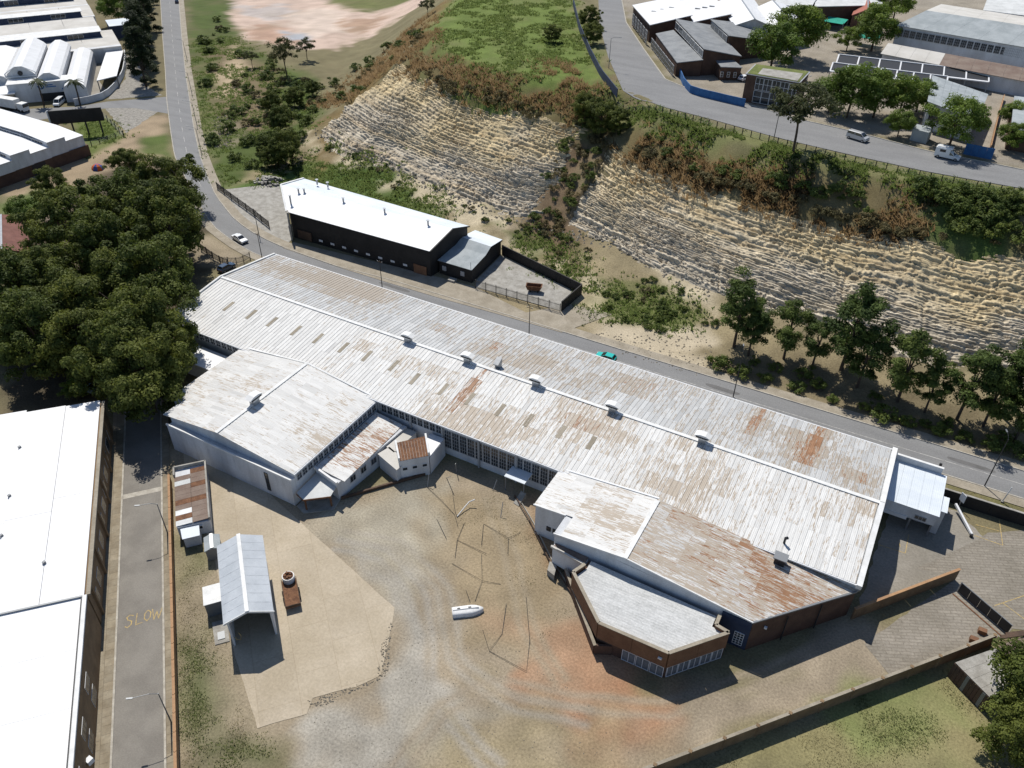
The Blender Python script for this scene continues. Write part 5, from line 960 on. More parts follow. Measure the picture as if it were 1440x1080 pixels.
def vault(label, s0, s1, q0, q1, ze, zr, wallm='white_wall', logo=False):
    r = root('vaulted_hall', label, 'hall', (*SF((s0+s1)/2, (q0+q1)/2), 0), 'white vaulted halls at the crossroads'); qm = (q0+q1)/2; w = q1-q0; prof = [(q0, ze-.9), (q0+.08*w, ze), (qm-.12*w, zr), (qm+.12*w, zr), (q1-.08*w, ze), (q1, ze-.9)]
    n = len(prof); ring = lambda s, d: [(*SF(s, q), z+d) for q, z in prof]
    MB().add([*[(*SF(s0+.3, q), 0) for q in (q0, q1)], *[(*SF(s1-.3, q), 0) for q in (q0, q1)], *ring(s0+.3, -.05), *ring(s1-.3, -.05)], [(1, 0, 4, 5, 6, 7, 8, 9), (2, 3, 15, 14, 13, 12, 11, 10), (0, 2, 10, 4), (3, 1, 9, 15)]).build('wall', wallm, r)
    k = 5
    for i in range(k):
        a, b = s0+(s1-s0)*i/k, s0+(s1-s0)*(i+.995)/k; R0, R1, T0, T1 = ring(a, 0), ring(b, 0), ring(a, .12), ring(b, .12)
        MB().add(R0+R1+T0+T1, [(2*n+j, 2*n+j+1, 3*n+j+1, 3*n+j) for j in range(n-1)]+[(j, n+j, n+j+1, j+1) for j in range(n-1)]+[(j, j+1, 2*n+j+1, 2*n+j) for j in range(n-1)]+[(n+j, 3*n+j, 3*n+j+1, n+j+1) for j in range(n-1)]).build('roof_panel', 'white_roof', r)
    return r
f1 = vault('tallest white vaulted hall with framed gable and round opening', -357, -317.5, -66.5, -57.6, 8, 10); vault('white vaulted hall with blue emblem on its front', -357, -313, -57.2, -49.6, 7, 8.4); f3 = vault('white vaulted hall nearest the curved yard wall', -352, -307, -49.0, -42.0, 5.2, 6.3); vault('white vaulted hall beside the tallest one', -357, -320, -78, -66.9, 6.5, 7.8); vault('outermost white vaulted hall of the group', -357, -322, -96, -78.4, 6.0, 7.4)
MB().tube([(*SF(-317.75, -62), 7.9), (*SF(-317.3, -62), 7.9)], .75, 14).build('round_opening', 'dark_metal', f1)
for a, b in (((-66.6, 6.9), (-57.4, 6.9)), ((-66.6, 8.1), (-63.2, 10.0)), ((-60.8, 10.0), (-57.4, 8.1)), ((-66.6, 6.9), (-66.6, 8.1)), ((-57.4, 6.9), (-57.4, 8.1))): MB().beam((*SF(-317.4, a[0]), a[1]), (*SF(-317.4, b[0]), b[1]), .3, .25).build('gable_trim', 'frame_white', f1)
fw = root('front_block', 'white flat fronted block with blue emblem and dark loading door', 'office', (*SF(-314, -55), 0)); MB().prism([SF(-316.8, -66), SF(-311, -66), SF(-311, -45.5), SF(-316.8, -45.5)], 0, 6.2).build('wall', 'white_wall', fw); roof_slab(fw, [(*SF(-317, -66.2), 6.22), (*SF(-310.8, -66.2), 6.22), (*SF(-310.8, -45.3), 6.22), (*SF(-317, -45.3), 6.22)], 'white_paint', .12)
MB().prism([SF(-311, -57), SF(-310.85, -57), SF(-310.85, -48), SF(-311, -48)], .1, 2.6).build('loading_door', 'dark_metal', fw)
em = MB()
for k in range(8): a0, a1 = math.pi*(.95+k*.14), math.pi*(.95+(k+1)*.14); em.beam((*SF(-310.9, -56.0+.9*math.cos(a0)), 5.0+.9*math.sin(a0)), (*SF(-310.9, -56.0+.9*math.cos(a1)), 5.0+.9*math.sin(a1)), .1, .32)
em.build('emblem', 'blue_mark', fw)
for zz_, q0, q1 in ((5.2, -54.6, -52.3), (4.6, -54.6, -51.4)): MB().beam((*SF(-310.9, q0), zz_), (*SF(-310.9, q1), zz_), .08, .3).build('lettering_band', 'blue_mark', fw)
MB().add([(*SF(-310.86, -48.6+1.3*math.cos(t)), 3.6+.5*math.sin(t)) for t in np.linspace(0, 6.28, 15)[:-1]], [tuple(range(14))]).build('oval_sign', 'blue_mark', fw)
hall('long_canopy', 'bright white low roof in front of the vaulted halls', 'canopy', [(*SF(-322, -92), 4), (*SF(-322, -64), 4), (*SF(-309, -64), 3.7), (*SF(-309, -92), 3.7)], 0, 'white_roof', 'pavement', .4)
cp = root('corner_canopy', 'white skewed canopy roof inside the curved yard wall', 'canopy', (-276, 196, 0)); c4 = [(-291.3, 205.9), (-286.6, 209.8), (-262.2, 186.6), (-263.4, 179.2)]
roof_slab(cp, [(*p, 3.6) for p in c4], 'white_roof', .25)
for p in inset(c4, .8): MB().box((p[0]-.12, p[1]-.12, 0), (p[0]+.12, p[1]+.12, 3.58)).build('post', 'grey_metal', cp)
cw = root('curved_wall', 'white curved yard wall at the crossroads corner', 'wall', (-268, 186, 0)); cl_ = resample([(-292.99, 215.06), (-281.05, 205.08), (-270.61, 195.40), (-261.70, 184.93), (-255.68, 175.60), (-256.36, 169.89), (-258.26, 165.28)], 15)
for a, b in zip(cl_[:-1], cl_[1:]): MB().beam((a[0], a[1], 1.1), (b[0], b[1], 1.1), .3, 2.2).build('wall_panel', 'white_wall', cw)
# white saw roofed works and billboard
sw = root('step_roofed_works', 'white works with stepped parallel roofs over a dark brick base', 'factory', (-234, 126, 0)); MB().prism([(-262, 110.6), (-217.6, 108), (-216.6, 138.8), (-262, 141)], 0, 3.2).build('base_wall', 'dark_brick', sw)
for k in range(6):
    y1 = 139-k*5.5; y0 = y1-5.46; hi = k % 2; z = 7.6 if hi else 6.3
    MB().prism([(-262, y0+.8), (-217.2, y0-.8), (-216.9, y1-.8), (-262, y1+.8)], 3.2, z-.25).build('wall', 'white_wall', sw); roof_slab(sw, [(-262, y0+.8, z+.1), (-228, y0-.3, z+.4), (-228, y1-.3, z+.4), (-262, y1+.8, z+.1)], 'white_roof', .15, 'roof_panel'); roof_slab(sw, [(-227.98, y0-.3, z+.4), (-216.9, y0-.85, z-.25), (-216.6, y1-.85, z-.25), (-227.98, y1-.3, z+.4)], 'white_roof', .15, 'roof_panel')
    if hi: windows(sw, (-260, y0+.72), (-219, y0-.72), 6.35, 7.25, 8, .95, 4, 1, 'frame_white')
MB().box((-217.4, 121, 0), (-217.05, 127, 3.0)).build('loading_door', 'dark_metal', sw)
bb = root('billboard', 'large black backed billboard on steel legs above the green verge', 'billboard', (-232.7, 148.3, 0)); b0, b1 = (-237.9, 143.0), (-227.4, 153.5)
for k in range(5): a, b = lerp(b0, b1, k/5), lerp(b0, b1, (k+.995)/5); MB().beam((*a, 6.0), (*b, 6.0), .3, 4.0).build('panel', 'black_wall', bb)
for t in (.1, .37, .63, .9): p = lerp(b0, b1, t); MB().box((p[0]-.18, p[1]-.18, 0), (p[0]+.18, p[1]+.18, 4.0)).build('leg', 'dark_metal', bb)
MB().beam((b0[0]-.3, b0[1]-.3, 6.0), (b0[0]-.8, b0[1]+.6, 6.0), .15, 4.0).build('end_return', 'frame_white', bb)
def wirefence(name, label, pts, n, h=1.5, mat='dark_metal', zf=None, group=None):
    L = resample(pts, n+1); zz = [float(zf(p[0], p[1])) if zf else 0 for p in L]; c = L.mean(0); r = root(name, label, 'fence', (c[0], c[1], min(zz)), group)
    for p, z in zip(L, zz): MB().box((p[0]-.09, p[1]-.09, z-.2), (p[0]+.09, p[1]+.09, z+h)).build('post', mat, r)
    for i in range(n):
        m = MB()
        for hh in (.3, .65, 1.0, h-.1): m.beam((L[i][0], L[i][1], zz[i]+hh), (L[i+1][0], L[i+1][1], zz[i+1]+hh), .035, .035)
        m.build('wire_span', 'grey_metal', r)
    return r
wirefence('wire_fence', 'post and wire fence along the dirt track by the stepped works', [(-217.73, 110.89), (-218.52, 119.86), (-220.73, 130.41), (-222.76, 141.99), (-222.08, 154.78)], 16); wirefence('wire_fence', 'wire fence between billboard lawn and cobbled island', [(-240.60, 162.43), (-230.85, 158.30), (-221.09, 153.96)], 5, 1.8)
wirefence('wire_fence', 'long post and wire fence along the plateau road above the cliff', [(-77.32, 196.94), (-63.33, 191.31), (-49.53, 187.89), (-31.86, 184.57), (-15.86, 181.97), (-1.35, 180.78), (17.19, 181.47)], 44, 1.5, zf=tz)
tn = thing('dome_tent', 'orange and blue dome tent pitched on the bare verge', 'tent', (*[(-206.37, 132.90)][0], 0))
for k in range(8):
    a0, a1 = k*math.pi/4, (k+1)*math.pi/4; v = []
    for j in range(5):
        t = j/4*math.pi/2; v += [(1.9*math.cos(t)*math.cos(a0), 1.6*math.cos(t)*math.sin(a0), 1.6*math.sin(t)), (1.9*math.cos(t)*math.cos(a1), 1.6*math.cos(t)*math.sin(a1), 1.6*math.sin(t))]
    MB().add(v, [(2*j, 2*j+1, 2*j+3, 2*j+2) for j in range(4)]).build('panel', 'orange_cloth' if k % 2 else 'blue_cloth', tn)
gable('tiled_house', 'house with dark red tiled roof half hidden by the grove', 'house', [(-191.86, 89.65), (-189.08, 100.16), (-172.43, 88.73), (-175.78, 79.17)], 0, 3.2, 5.4, 'tile_roof', 'tan_brick'); gable('hidden_cottage', 'brown roofed shack among the trees behind the grove', 'house', [(-191.63, 104.87), (-190.29, 110.51), (-181.56, 104.74), (-183.87, 100.22)], 0, 2.4, 3.2, 'brown_roof', 'dark_brick')

# ================================================================ PLATEAU INDUSTRY (top right)
B = 24
def H3(pts, dz): return [(p[0], p[1], p[2]+dz) for p in pts]
hA = hall('low_workshop', 'low grey roofed workshop with dark shopfront along the plateau road', 'workshop', [(-86.74, 247.37, 27.60), (-82.50, 251.07, 28.40), (-64.33, 224.67, 28.40), (-70.49, 221.12, 27.60)], B, 'grey_roof', 'dark_brick'); windows(hA, (-87.2, 245.4), (-70.9, 220.4), 24.4, 27, 8, .85, 3, 2, 'frame_grey')
hB = hall('saw_tooth_hall', 'taller grey monopitch hall with window band behind the low workshop', 'workshop', [(-83.41, 253.81, 31.00), (-64.74, 225.23, 31.00), (-56.09, 232.91, 28.60), (-74.30, 262.32, 28.60)], B, 'grey_roof', 'dark_brick'); windows(hB, (-82.6, 252.6), (-64.9, 225.4), 28.8, 30.7, 7, .92, 4, 1, 'frame_white')
hC = hall('saw_tooth_hall', 'second grey monopitch hall, farther from the plateau road', 'workshop', [(-73.78, 258.77, 31.00), (-63.15, 242.80, 31.00), (-54.87, 252.81, 28.60), (-65.29, 270.03, 28.60)], B, 'grey_roof', 'dark_brick'); windows(hC, (-73.3, 258.5), (-63.8, 243.8), 28.8, 30.7, 4, .92, 4, 1, 'frame_white')
hD = hall('brick_annex', 'small brown brick annex with lean roof beside the blue wall', 'annex', [(-63.25, 230.36, 27.80), (-59.04, 224.26, 27.40), (-54.02, 227.38, 27.20), (-58.41, 232.55, 27.60)], B, 'grey_roof', 'dark_brick', .2); windows(hD, (-59.4, 224.2), (-54.6, 226.4), 24.9, 26.3, 3, .45, 1, 2, 'frame_white')
for nm, pts, lab in (('white_unit', [(-103.17, 268.12, 30.00), (-89.99, 250.55, 29.00), (-80.25, 261.13, 31.00), (-92.96, 282.10, 31.50)], 'first white roofed unit beside the plateau road'), ('white_unit', [(-92.06, 283.71, 30.00), (-79.18, 259.41, 29.40), (-70.63, 271.46, 30.60), (-82.91, 290.09, 31.00)], 'second white roofed unit, set back from the plateau road')):
    h_ = hall(nm, lab, 'workshop', pts, B, 'white_roof', 'dark_brick', group='white roofed plateau units')
    for k in range(3): a = lerp(lerp(pts[0], pts[3], .3+.2*k), lerp(pts[1], pts[2], .3+.2*k), .5); MB().box((a[0]-.8, a[1]-.3, a[2]+.15), (a[0]+.8, a[1]+.3, a[2]+.4)).build('rooflight', 'grey_metal', h_)
windows(bpy.data.objects['white_unit'], (-102.4, 267.2), (-89, 246.6), 24.8, 28.2, 6, .7, 3, 3, 'frame_grey')
def gab3(label, pts, ze, zr, roofm='white_roof', wallm='white_wall', nm='gabled_unit', zb=B): return gable(nm, label, 'workshop', [p[:2] for p in pts], zb, ze, zr, roofm, wallm)
gab3('white gabled unit beside the second grey monopitch hall', [(-67.17, 261.77, 30.00), (-56.21, 266.55, 30.00), (-72.36, 302.57, 30.00), (-81.50, 291.64, 30.00)], 29.5, 31.6); gab3('white gabled unit in front of the red brick shed', [(-56.50, 264.33, 30.00), (-47.62, 273.95, 30.00), (-59.16, 298.25, 30.00), (-68.23, 287.71, 30.00)], 29.5, 31.6)
hall('brick_shed', 'dark brick shed with grey roof behind the white gabled units', 'workshop', [(-63.66, 295.42, 30.00), (-51.60, 295.79, 30.00), (-52.95, 316.63, 31.50), (-66.37, 316.34, 31.50)], B, 'pale_roof', 'dark_brick'); hall('brick_shed', 'long dark brick shed with pale roof edge beside the red roofed house', 'workshop', [(-51.05, 298.51, 30.00), (-32.04, 312.89, 30.00), (-34.43, 334.14, 31.00), (-54.99, 321.07, 31.00)], B, 'pale_roof', 'dark_brick')
gab3('brick house with bright red roof among the workshops', [(-39.01, 299.77, 29.00), (-30.22, 302.98, 29.00), (-34.61, 319.31, 29.00), (-40.69, 318.00, 29.00)], 28.6, 30.6, 'red_roof', 'dark_brick', 'red_roofed_house')
gl_ = root('glass_front_block', 'two storey brick block with gridded glass front and mossy flat roof', 'office', (-42, 214, B)); g4 = [(-48.6, 210.0), (-35.4, 209.6), (-35.3, 219.8), (-48.8, 219.2)]; wall_prism(gl_, g4, B, 30.7, 'dark_brick')
roof_slab(gl_, [(*p, 30.72) for p in inset(g4, -.3)], 'frame_grey', .2); roof_slab(gl_, [(*p, 30.93) for p in inset(g4, .15)], 'moss', .1, 'mossy_edge'); roof_slab(gl_, [(*p, 31.04) for p in inset([(g4[0][0]+2, g4[0][1]+.2), g4[1], (g4[2][0]-.3, g4[2][1]-2.6), (g4[3][0]+2, g4[3][1]-2.6)], .7)], 'concrete', .06, 'gravel_roof'); windows(gl_, (-46.0, 209.92), (-35.6, 209.6), 24.3, 27.3, 5, .97, 1, 2, 'frame_white'); windows(gl_, (-46.0, 209.92), (-35.6, 209.6), 27.5, 30.4, 5, .97, 2, 2, 'frame_white')
bs = root('long_pale_hall', 'largest plateau hall with pale two tone roof and window strip', 'warehouse', (10, 295, B)); e0, e1, r0, r1, n0, n1 = (-23, 277.2), (45, 263), (-16.7, 287.5), (46, 276), (-14.5, 315), (46, 303)
MB().add([(e0[0]+.4, e0[1]+.5, B), (*e1, B), (*n1, B), (*n0, B), (e0[0]+.4, e0[1]+.5, 32), (*e1, 32), (*n1, 32), (*n0, 32), (*r0, 34.8), (*r1, 34.8)], [(0, 1, 5, 4), (1, 2, 6, 9, 5), (2, 3, 7, 6), (3, 0, 4, 8, 7)]).build('wall', 'white_wall', bs)
for k in range(9):
    a, b = k/9, (k+.995)/9; roof_slab(bs, [(*lerp(e0, e1, a), 32), (*lerp(e0, e1, b), 32), (*lerp(r0, r1, b), 34.9), (*lerp(r0, r1, a), 34.9)], 'silver_roof', .12, 'roof_panel'); roof_slab(bs, [(*lerp(r0, r1, a), 34.9), (*lerp(r0, r1, b), 34.9), (*lerp(n0, n1, b), 32), (*lerp(n0, n1, a), 32)], 'cream_roof', .12, 'roof_panel')
windows(bs, (-22.2, 277.4), (20, 268.6), 29.2, 31.2, 24, .85, 3, 3, 'frame_grey')
br = root('brown_lean_to', 'brown and white roofed lean-to along the largest plateau hall', 'lean-to', (5, 258, B)); lo, hi_ = [(-23.5, 259.5), (40, 246)], [(-23.0, 268), (40, 255)]
MB().prism([(-23, 260), (40, 246.5), (40, 255), (-22.7, 267.6)], B, 27.9).build('wall', 'white_wall', br)
for k in range(16): a, b = k/16, (k+.99)/16; roof_slab(br, [(*lerp(*lo, a), 27.9), (*lerp(*lo, b), 27.9), (*lerp(*hi_, b), 29), (*lerp(*hi_, a), 29)], 'cream_roof' if k < 4 else 'brown_roof', .1, 'roof_panel')
pg_ = root('shade_canopies', 'two long rows of dark netted shade bays between white rails', 'canopy', (-14, 246, B))
for j, (p0, p1, w) in enumerate((((-33, 246.6), (5.4, 250.6), 6.5), ((-33, 238.6), (-4, 241.2), 5.2))):
    d = Vector(p1)-Vector(p0); n = 7; nn = Vector((-d.y, d.x)).normalized()*w
    for k in range(n):
        a, b = lerp(p0, p1, (k+.04)/n), lerp(p0, p1, (k+.96)/n); roof_slab(pg_, [(*a, 26.8), (*b, 26.8), (b[0]+nn.x, b[1]+nn.y, 27.7), (a[0]+nn.x, a[1]+nn.y, 27.7)], 'dark_metal', .06, 'shade_panel')
    for t in np.linspace(0, 1, n+1): a = lerp(p0, p1, t); MB().beam((*a, 26.9), (a[0]+nn.x, a[1]+nn.y, 27.85), .35, .14).build('rafter', 'frame_white', pg_); MB().box((a[0]-.1, a[1]-.1, B), (a[0]+.1, a[1]+.1, 26.85)).build('post', 'frame_grey', pg_)
    MB().beam((*p0, 26.85), (*p1, 26.85), .9, .25).build('rail', 'frame_white', pg_); MB().beam((p0[0]+nn.x, p0[1]+nn.y, 27.85), (p1[0]+nn.x, p1[1]+nn.y, 27.85), .4, .2).build('rail', 'frame_white', pg_)
mb = root('tilted_roof_house', 'two storey house with big pale patched roof behind the parked camper', 'house', (-.5, 219, B)); mr = [(-7.80, 234.30, 30.60), (5.85, 229.19, 29.40), (4.97, 207.69, 29.20), (-6.35, 212.00, 30.40)]; ip = inset([p[:2] for p in mr], 1.0); MB().prism(ip, B, [p[2]-.05 for p in mr]).build('wall', 'white_wall', mb)
for k in range(8):
    for j in range(3): a, b, c, d = k/8, (k+.98)/8, j/3, (j+.985)/3; f_ = lambda u, v: lerp(lerp(mr[0], mr[1], u), lerp(mr[3], mr[2], u), v); roof_slab(mb, [f_(a, c), f_(b, c), f_(b, d), f_(a, d)], 'silver_roof', .08+.012*((k+j) % 2), 'roof_sheet')
q0, q1 = ip[3], ip[2]; windows(mb, lerp(q0, q1, .06), lerp(q0, q1, .38), 26.3, 28.6, 1, .95, 2, 2, 'frame_grey'); MB().prism([(-7.2, 203), (-3.6, 202.2), (-3.2, 206), (-6.9, 207)], B, 26.6).build('porch', 'silver_roof', mb)
rh = hall('edge_house', 'pale blue roofed building with dark carport beyond the blue gate', 'house', [(12.0, 207.6, 28.6), (11.5, 233, 28.8), (30, 232, 29.5), (30, 206, 29.2)], B, 'silver_roof', 'dark_brick', .4); hall('far_pale_hall', 'far pale roofed hall behind the largest plateau hall', 'warehouse', [(-2, 318, 31), (40, 314, 31), (42, 345, 33), (-2, 350, 33)], B, 'pale_roof', 'blue_dark')
for i, p in enumerate(((-46.89, 297.06, 26.40), (-33.99, 281.84, 26.40))):
    r = root('green_canopy', ['green canvas canopy in front of the dark brick shed', 'green canvas canopy beside the rounded tree'][i], 'canopy', (p[0]+3, p[1], B), 'green canvas canopies'); c4 = [(p[0], p[1]), (p[0]+6.5, p[1]-1), (p[0]+7, p[1]+4), (p[0]+.5, p[1]+5)]
    roof_slab(r, [(*c4[0], 26.4), (*c4[1], 26.4), (*c4[2], 27), (*c4[3], 27)], 'green_cloth', .06, 'canvas')
    for q in c4: MB().box((q[0]-.08, q[1]-.08, B), (q[0]+.08, q[1]+.08, 26.9)).build('post', 'grey_metal', r)
def pwall(name, label, pts, h, n, mat, zb=B):
    L = resample(pts, n+1); c = L.mean(0); r = root(name, label, 'wall', (c[0], c[1], zb))
    for i, (a, b) in enumerate(zip(L[:-1], L[1:])): b = a+(b-a)*.985; MB().beam((a[0], a[1], zb+h/2), (b[0], b[1], zb+h/2), .2, h+.04*(i % 2)).build('wall_panel', mat, r)
pwall('blue_wall', 'bright blue painted wall curving in front of the brick annex', [(-70.31, 223.39), (-65.63, 214.17), (-61.78, 208.73), (-55.04, 207.39), (-46.67, 205.93)], 2.0, 10, 'blue_wall'); pwall('blue_gate_wall', 'dark blue sheet gate between the house and the edge carport', [(4.41, 200.03), (10.15, 199.56)], 2.4, 4, 'blue_wall')
pwall('dark_blue_fence', 'tall dark blue sheet fence along the green plateau field', [(-131.97, 284.12), (-114.36, 252.15), (-99.21, 227.38), (-88.13, 210.23), (-77.21, 196.05)], 2.2, 26, 'blue_dark'); pwall('brick_side_wall', 'low orange brick wall beside the house drive', [(9.35, 202.11), (9.50, 224.55), (9.91, 246.68)], 1.4, 8, 'precast')

# ================================================================ STREET FURNITURE
def lamp(label, p, h, arm=(1, 0), alen=1.8, z=0, head=True, mat='grey_metal'):
    r = thing('street_lamp' if head else 'utility_pole', label, 'street lamp' if head else 'pole', (p[0], p[1], z)); MB().tube([(0, 0, -.3), (0, 0, h)], .1, 8, .06).build('pole', mat, r)
    if head:
        a = Vector(arm).normalized(); MB().tube([(0, 0, h-.1), (a.x*alen*.35, a.y*alen*.35, h+.35), (a.x*alen, a.y*alen, h+.45)], .04, 6).build('arm', mat, r); MB().beam((a.x*alen, a.y*alen, h+.43), (a.x*(alen+.8), a.y*(alen+.6), h+.5), .2, .1).build('lamp_head', 'grey_metal', r)
    else:
        MB().beam((-.7, 0, h-.4), (.7, 0, h-.4), .09, .09).build('crossarm', 'wood', r)
        for x in (-.6, .6): MB().tube([(x, 0, h-.36), (x, 0, h-.2)], .05, 6).build('insulator', 'frame_white', r)
    return r
lamp('curved street lamp on the yard wall just past the SLOW lettering', SF(-61.5, -19.9), 6.2, (-.66, -.751), 2.6); lamp('curved street lamp by the ablution block on the side street', SF(-93, -19.9), 6.2, (-.66, -.751), 2.2)
for p, lab in (((-129.71, 116.50, 0.00), 'thin pole at the road verge beside the works gable'), ((-139.24, 125.50, 0.00), 'tall pole across the road opposite the white car'), ((-98.18, 120.04, 0.00), 'pole on the verge before the black hall door'), ((-61.51, 119.80, 0.00), 'pole on the kerb below the palisade fence'), ((-34.45, 187.15, 24.00), 'pole beside the lone plateau tree')): lamp(lab, p, 6.8, head=False, z=p[2], mat='dark_metal')
for p, lab in (((-19.66, 120.59, 0.00), 'street lamp on the verge below the roadside trees'), ((22.28, 117.92, 0.00), 'tall street lamp beside the dark boundary wall')): lamp(lab, p, 10, (-.3, 1), 1.2, z=0, mat='dark_metal')
for px, lab in (([(-267.80, 222.91)][0], 'verge lamp opposite the row of dark cypresses'), ([(-234.55, 194.08)][0], 'verge lamp opposite the crossroads'), ([(-209.55, 172.58)][0], 'verge lamp opposite the bare island corner'), ([(-191.25, 156.83)][0], 'verge lamp on the straight just before the bend')): lamp(lab, px, 7, (-.9, -.2), 2.5)
p = (-89.53, 218.96, 24.00); lamp('street lamp beside the dark blue field fence', p, 8, (1, .2), 2.2, 24); p = (-34.36, 212.48, 24.00); lamp('street lamp in front of the glass fronted block', p, 7, (.3, 1), 1.5, 24)
p = (15.30, 117.72, 0.00); r = thing('fire_hydrant_post', 'short green capped post at the office corner verge', 'post', (p[0], p[1], 0)); MB().tube([(0, 0, 0), (0, 0, 1.6)], .12, 8).build('post', 'dark_metal', r); MB().box((-.2, -.15, 1.4), (.2, .15, 1.9)).build('head', 'dark_metal', r)
p = (24.98, 115.47, 0.00); r = thing('slim_sign_pole', 'slim white leaning pole on the grassy verge', 'pole', (p[0], p[1], 0)); MB().tube([(0, 0, 0), (.3, .2, 3.2)], .07, 6).build('pole', 'frame_white', r); MB().box((-.2, -.2, 0), (.2, .2, .25)).build('base', 'concrete', r)

# ================================================================ VEHICLES
def car(name, label, loc, rz, paint, L=4.2, W_=1.7, Hh=1.45, style='hatch', cat='car', z=0):
    r = thing(name, label, cat, (loc[0], loc[1], z), rz); h = L/2; w = W_/2
    hood = .92 if style != 'van' else 1.15
    prof = {'hatch': [(-h, .35), (-h, .85), (-h+.15, .98), (h-1.25, .95), (h-.12, .80), (h, .62), (h, .32)], 'sedan': [(-h, .4), (-h, .95), (-h+.9, 1.0), (h-1.3, .95), (h-.1, .78), (h, .6), (h, .32)], 'van': [(-h, .35), (-h, 1.1), (-h+.1, 1.2), (h-.9, 1.15), (h-.1, .95), (h, .7), (h, .35)]}[style]
    b = MB(); n = len(prof); sec = []
    for y, k in ((-w, .0), (-w*.86, .05), (w*.86, .05), (w, .0)): sec.append([(x*(1 if abs(y) < w else .985), y, zz+(k if zz > .7 else 0)) for x, zz in prof])
    vs = [p for s in sec for p in s]; fs = [(i*n+j, i*n+j+1, (i+1)*n+j+1, (i+1)*n+j) for i in range(3) for j in range(n-1)]+[tuple(range(n-1, -1, -1)), tuple(range(3*n, 4*n)), (0, n, 2*n, 3*n), ]
    b.add(vs, fs[:-1]); b.build('body', paint, r)
    ca = {'hatch': (-h+.12, -h+.55, h-2.05, h-1.15), 'sedan': (-h+.75, -h+1.35, h-2.1, h-1.2), 'van': (-h+.05, -h+.2, h-1.6, h-.75)}[style]; z0, z1 = (1.0, Hh) if style != 'van' else (1.2, Hh); wi = w*.78
    def P8(o): return [(ca[0]-o, -w*.9-o, z0), (ca[3]+o, -w*.9-o, z0), (ca[3]+o, w*.9+o, z0), (ca[0]-o, w*.9+o, z0), (ca[1], -wi, z1), (ca[2], -wi, z1), (ca[2], wi, z1), (ca[1], wi, z1)]
    q = P8(0); MB().add(q, [(0, 1, 5, 4), (1, 2, 6, 5), (2, 3, 7, 6), (3, 0, 4, 7)]).build('window', 'car_glass', r)
    MB().add([(ca[1]-.08, -wi-.03, z1), (ca[2]+.06, -wi-.03, z1), (ca[2]+.06, wi+.03, z1), (ca[1]-.08, wi+.03, z1), (ca[1], -wi*.85, z1+.06), (ca[2], -wi*.85, z1+.06), (ca[2], wi*.85, z1+.06), (ca[1], wi*.85, z1+.06)], [(0, 1, 5, 4), (1, 2, 6, 5), (2, 3, 7, 6), (3, 0, 4, 7), (4, 5, 6, 7), (3, 2, 1, 0)]).build('roof', paint, r)
    pil = MB()
    for i, j in ((0, 4), (1, 5), (2, 6), (3, 7)): pil.tube([q[i], q[j]], .06, 5)
    for s in (0, 1):
        a, b_ = (0, 1) if s == 0 else (3, 2); m = [(q[a][k]+q[b_][k])/2 for k in range(3)]; t = [(q[a+4][k]+q[b_+4][k])/2 for k in range(3)]; pil.tube([m, t], .05, 5)
    pil.build('pillars', paint, r)
    for x in (-h+.8, h-.8):
        for y in (-w+.06, w-.06):
            ty = MB().tube([(x, y-.11, .32), (x, y+.11, .32)], .32, 14).build('wheel', 'rubber', r); s = -1 if y < 0 else 1; MB().tube([(x, y+s*.1, .32), (x, y+s*.125, .32)], .19, 10).build('rim', 'rim', ty)
    for y in (-w+.3, w-.3): MB().box((h-.06, y-.18, .6), (h+.02, y+.18, .76)).build('headlight', 'lamp_clear', r); MB().box((-h-.02, y-.16, .65), (-h+.05, y+.16, .85)).build('tail_light', 'lamp_red', r)
    MB().box((h-.02, -w+.1, .34), (h+.06, w-.1, .5)).build('bumper', 'dark_metal', r); MB().box((-h-.06, -w+.1, .36), (-h+.02, w-.1, .52)).build('bumper', 'dark_metal', r)
    return r
ga = lambda a, b: math.atan2(b[1]-a[1], b[0]-a[0])
car('white_sedan', 'white car driving round the bend of the road', (-140.69, 120.75, 0.00), ga((-143.91, 121.45, 0.00), (-137.67, 119.98, 0.00)), 'white_car', 4.6, 1.75, 1.42, 'sedan', z=.03); car('teal_hatchback', 'bright turquoise hatchback on the road behind the factory roof', (-44.6, 119.6), math.pi, 'teal_car', 4.0, 1.65, 1.42, 'hatch', z=.03)
car('dark_blue_car', 'dark blue car parked behind the works gable', (-133.34, 108.95, 0.00), ga((-132.65, 106.73, 0.00), (-132.54, 110.57, 0.00)), 'blue_car', 4.2, 1.7, 1.45, 'hatch'); car('pale_blue_car', 'pale blue car parked under the grove by the white warehouse', (-121.59, 63.62, 0.00), .4, 'light_blue_car', 4.2, 1.7, 1.4, 'sedan')
zr_ = float(tz(-20, 194))+.1; car('silver_minivan', 'silver minivan parked in tree shade on the plateau road', (-17.73, 196.62, 24.00), ga((-20.41, 198.20, 24.00), (-15.36, 196.47, 24.00)), 'silver_car', 4.9, 1.85, 1.8, 'van', z=24.1)
cm = car('camper_bakkie', 'small white pickup with tall white camper canopy on the plateau road', (1.49, 195.10, 24.00), ga((-1.82, 196.02, 24.00), (4.33, 195.38, 24.00)), 'white_car', 5.2, 1.85, 1.6, 'hatch', z=24.1); MB().box((-2.62, -.96, .9), (.35, .96, 2.25)).add([(-2.5, -.9, 2.25), (.75, -.9, 2.25), (.75, .9, 2.25), (-2.5, .9, 2.25), (-2.3, -.75, 2.5), (.55, -.75, 2.5), (.55, .75, 2.5), (-2.3, .75, 2.5)], [(0, 1, 5, 4), (1, 2, 6, 5), (2, 3, 7, 6), (3, 0, 4, 7), (4, 5, 6, 7)]).build('canopy', 'white_car', cm)
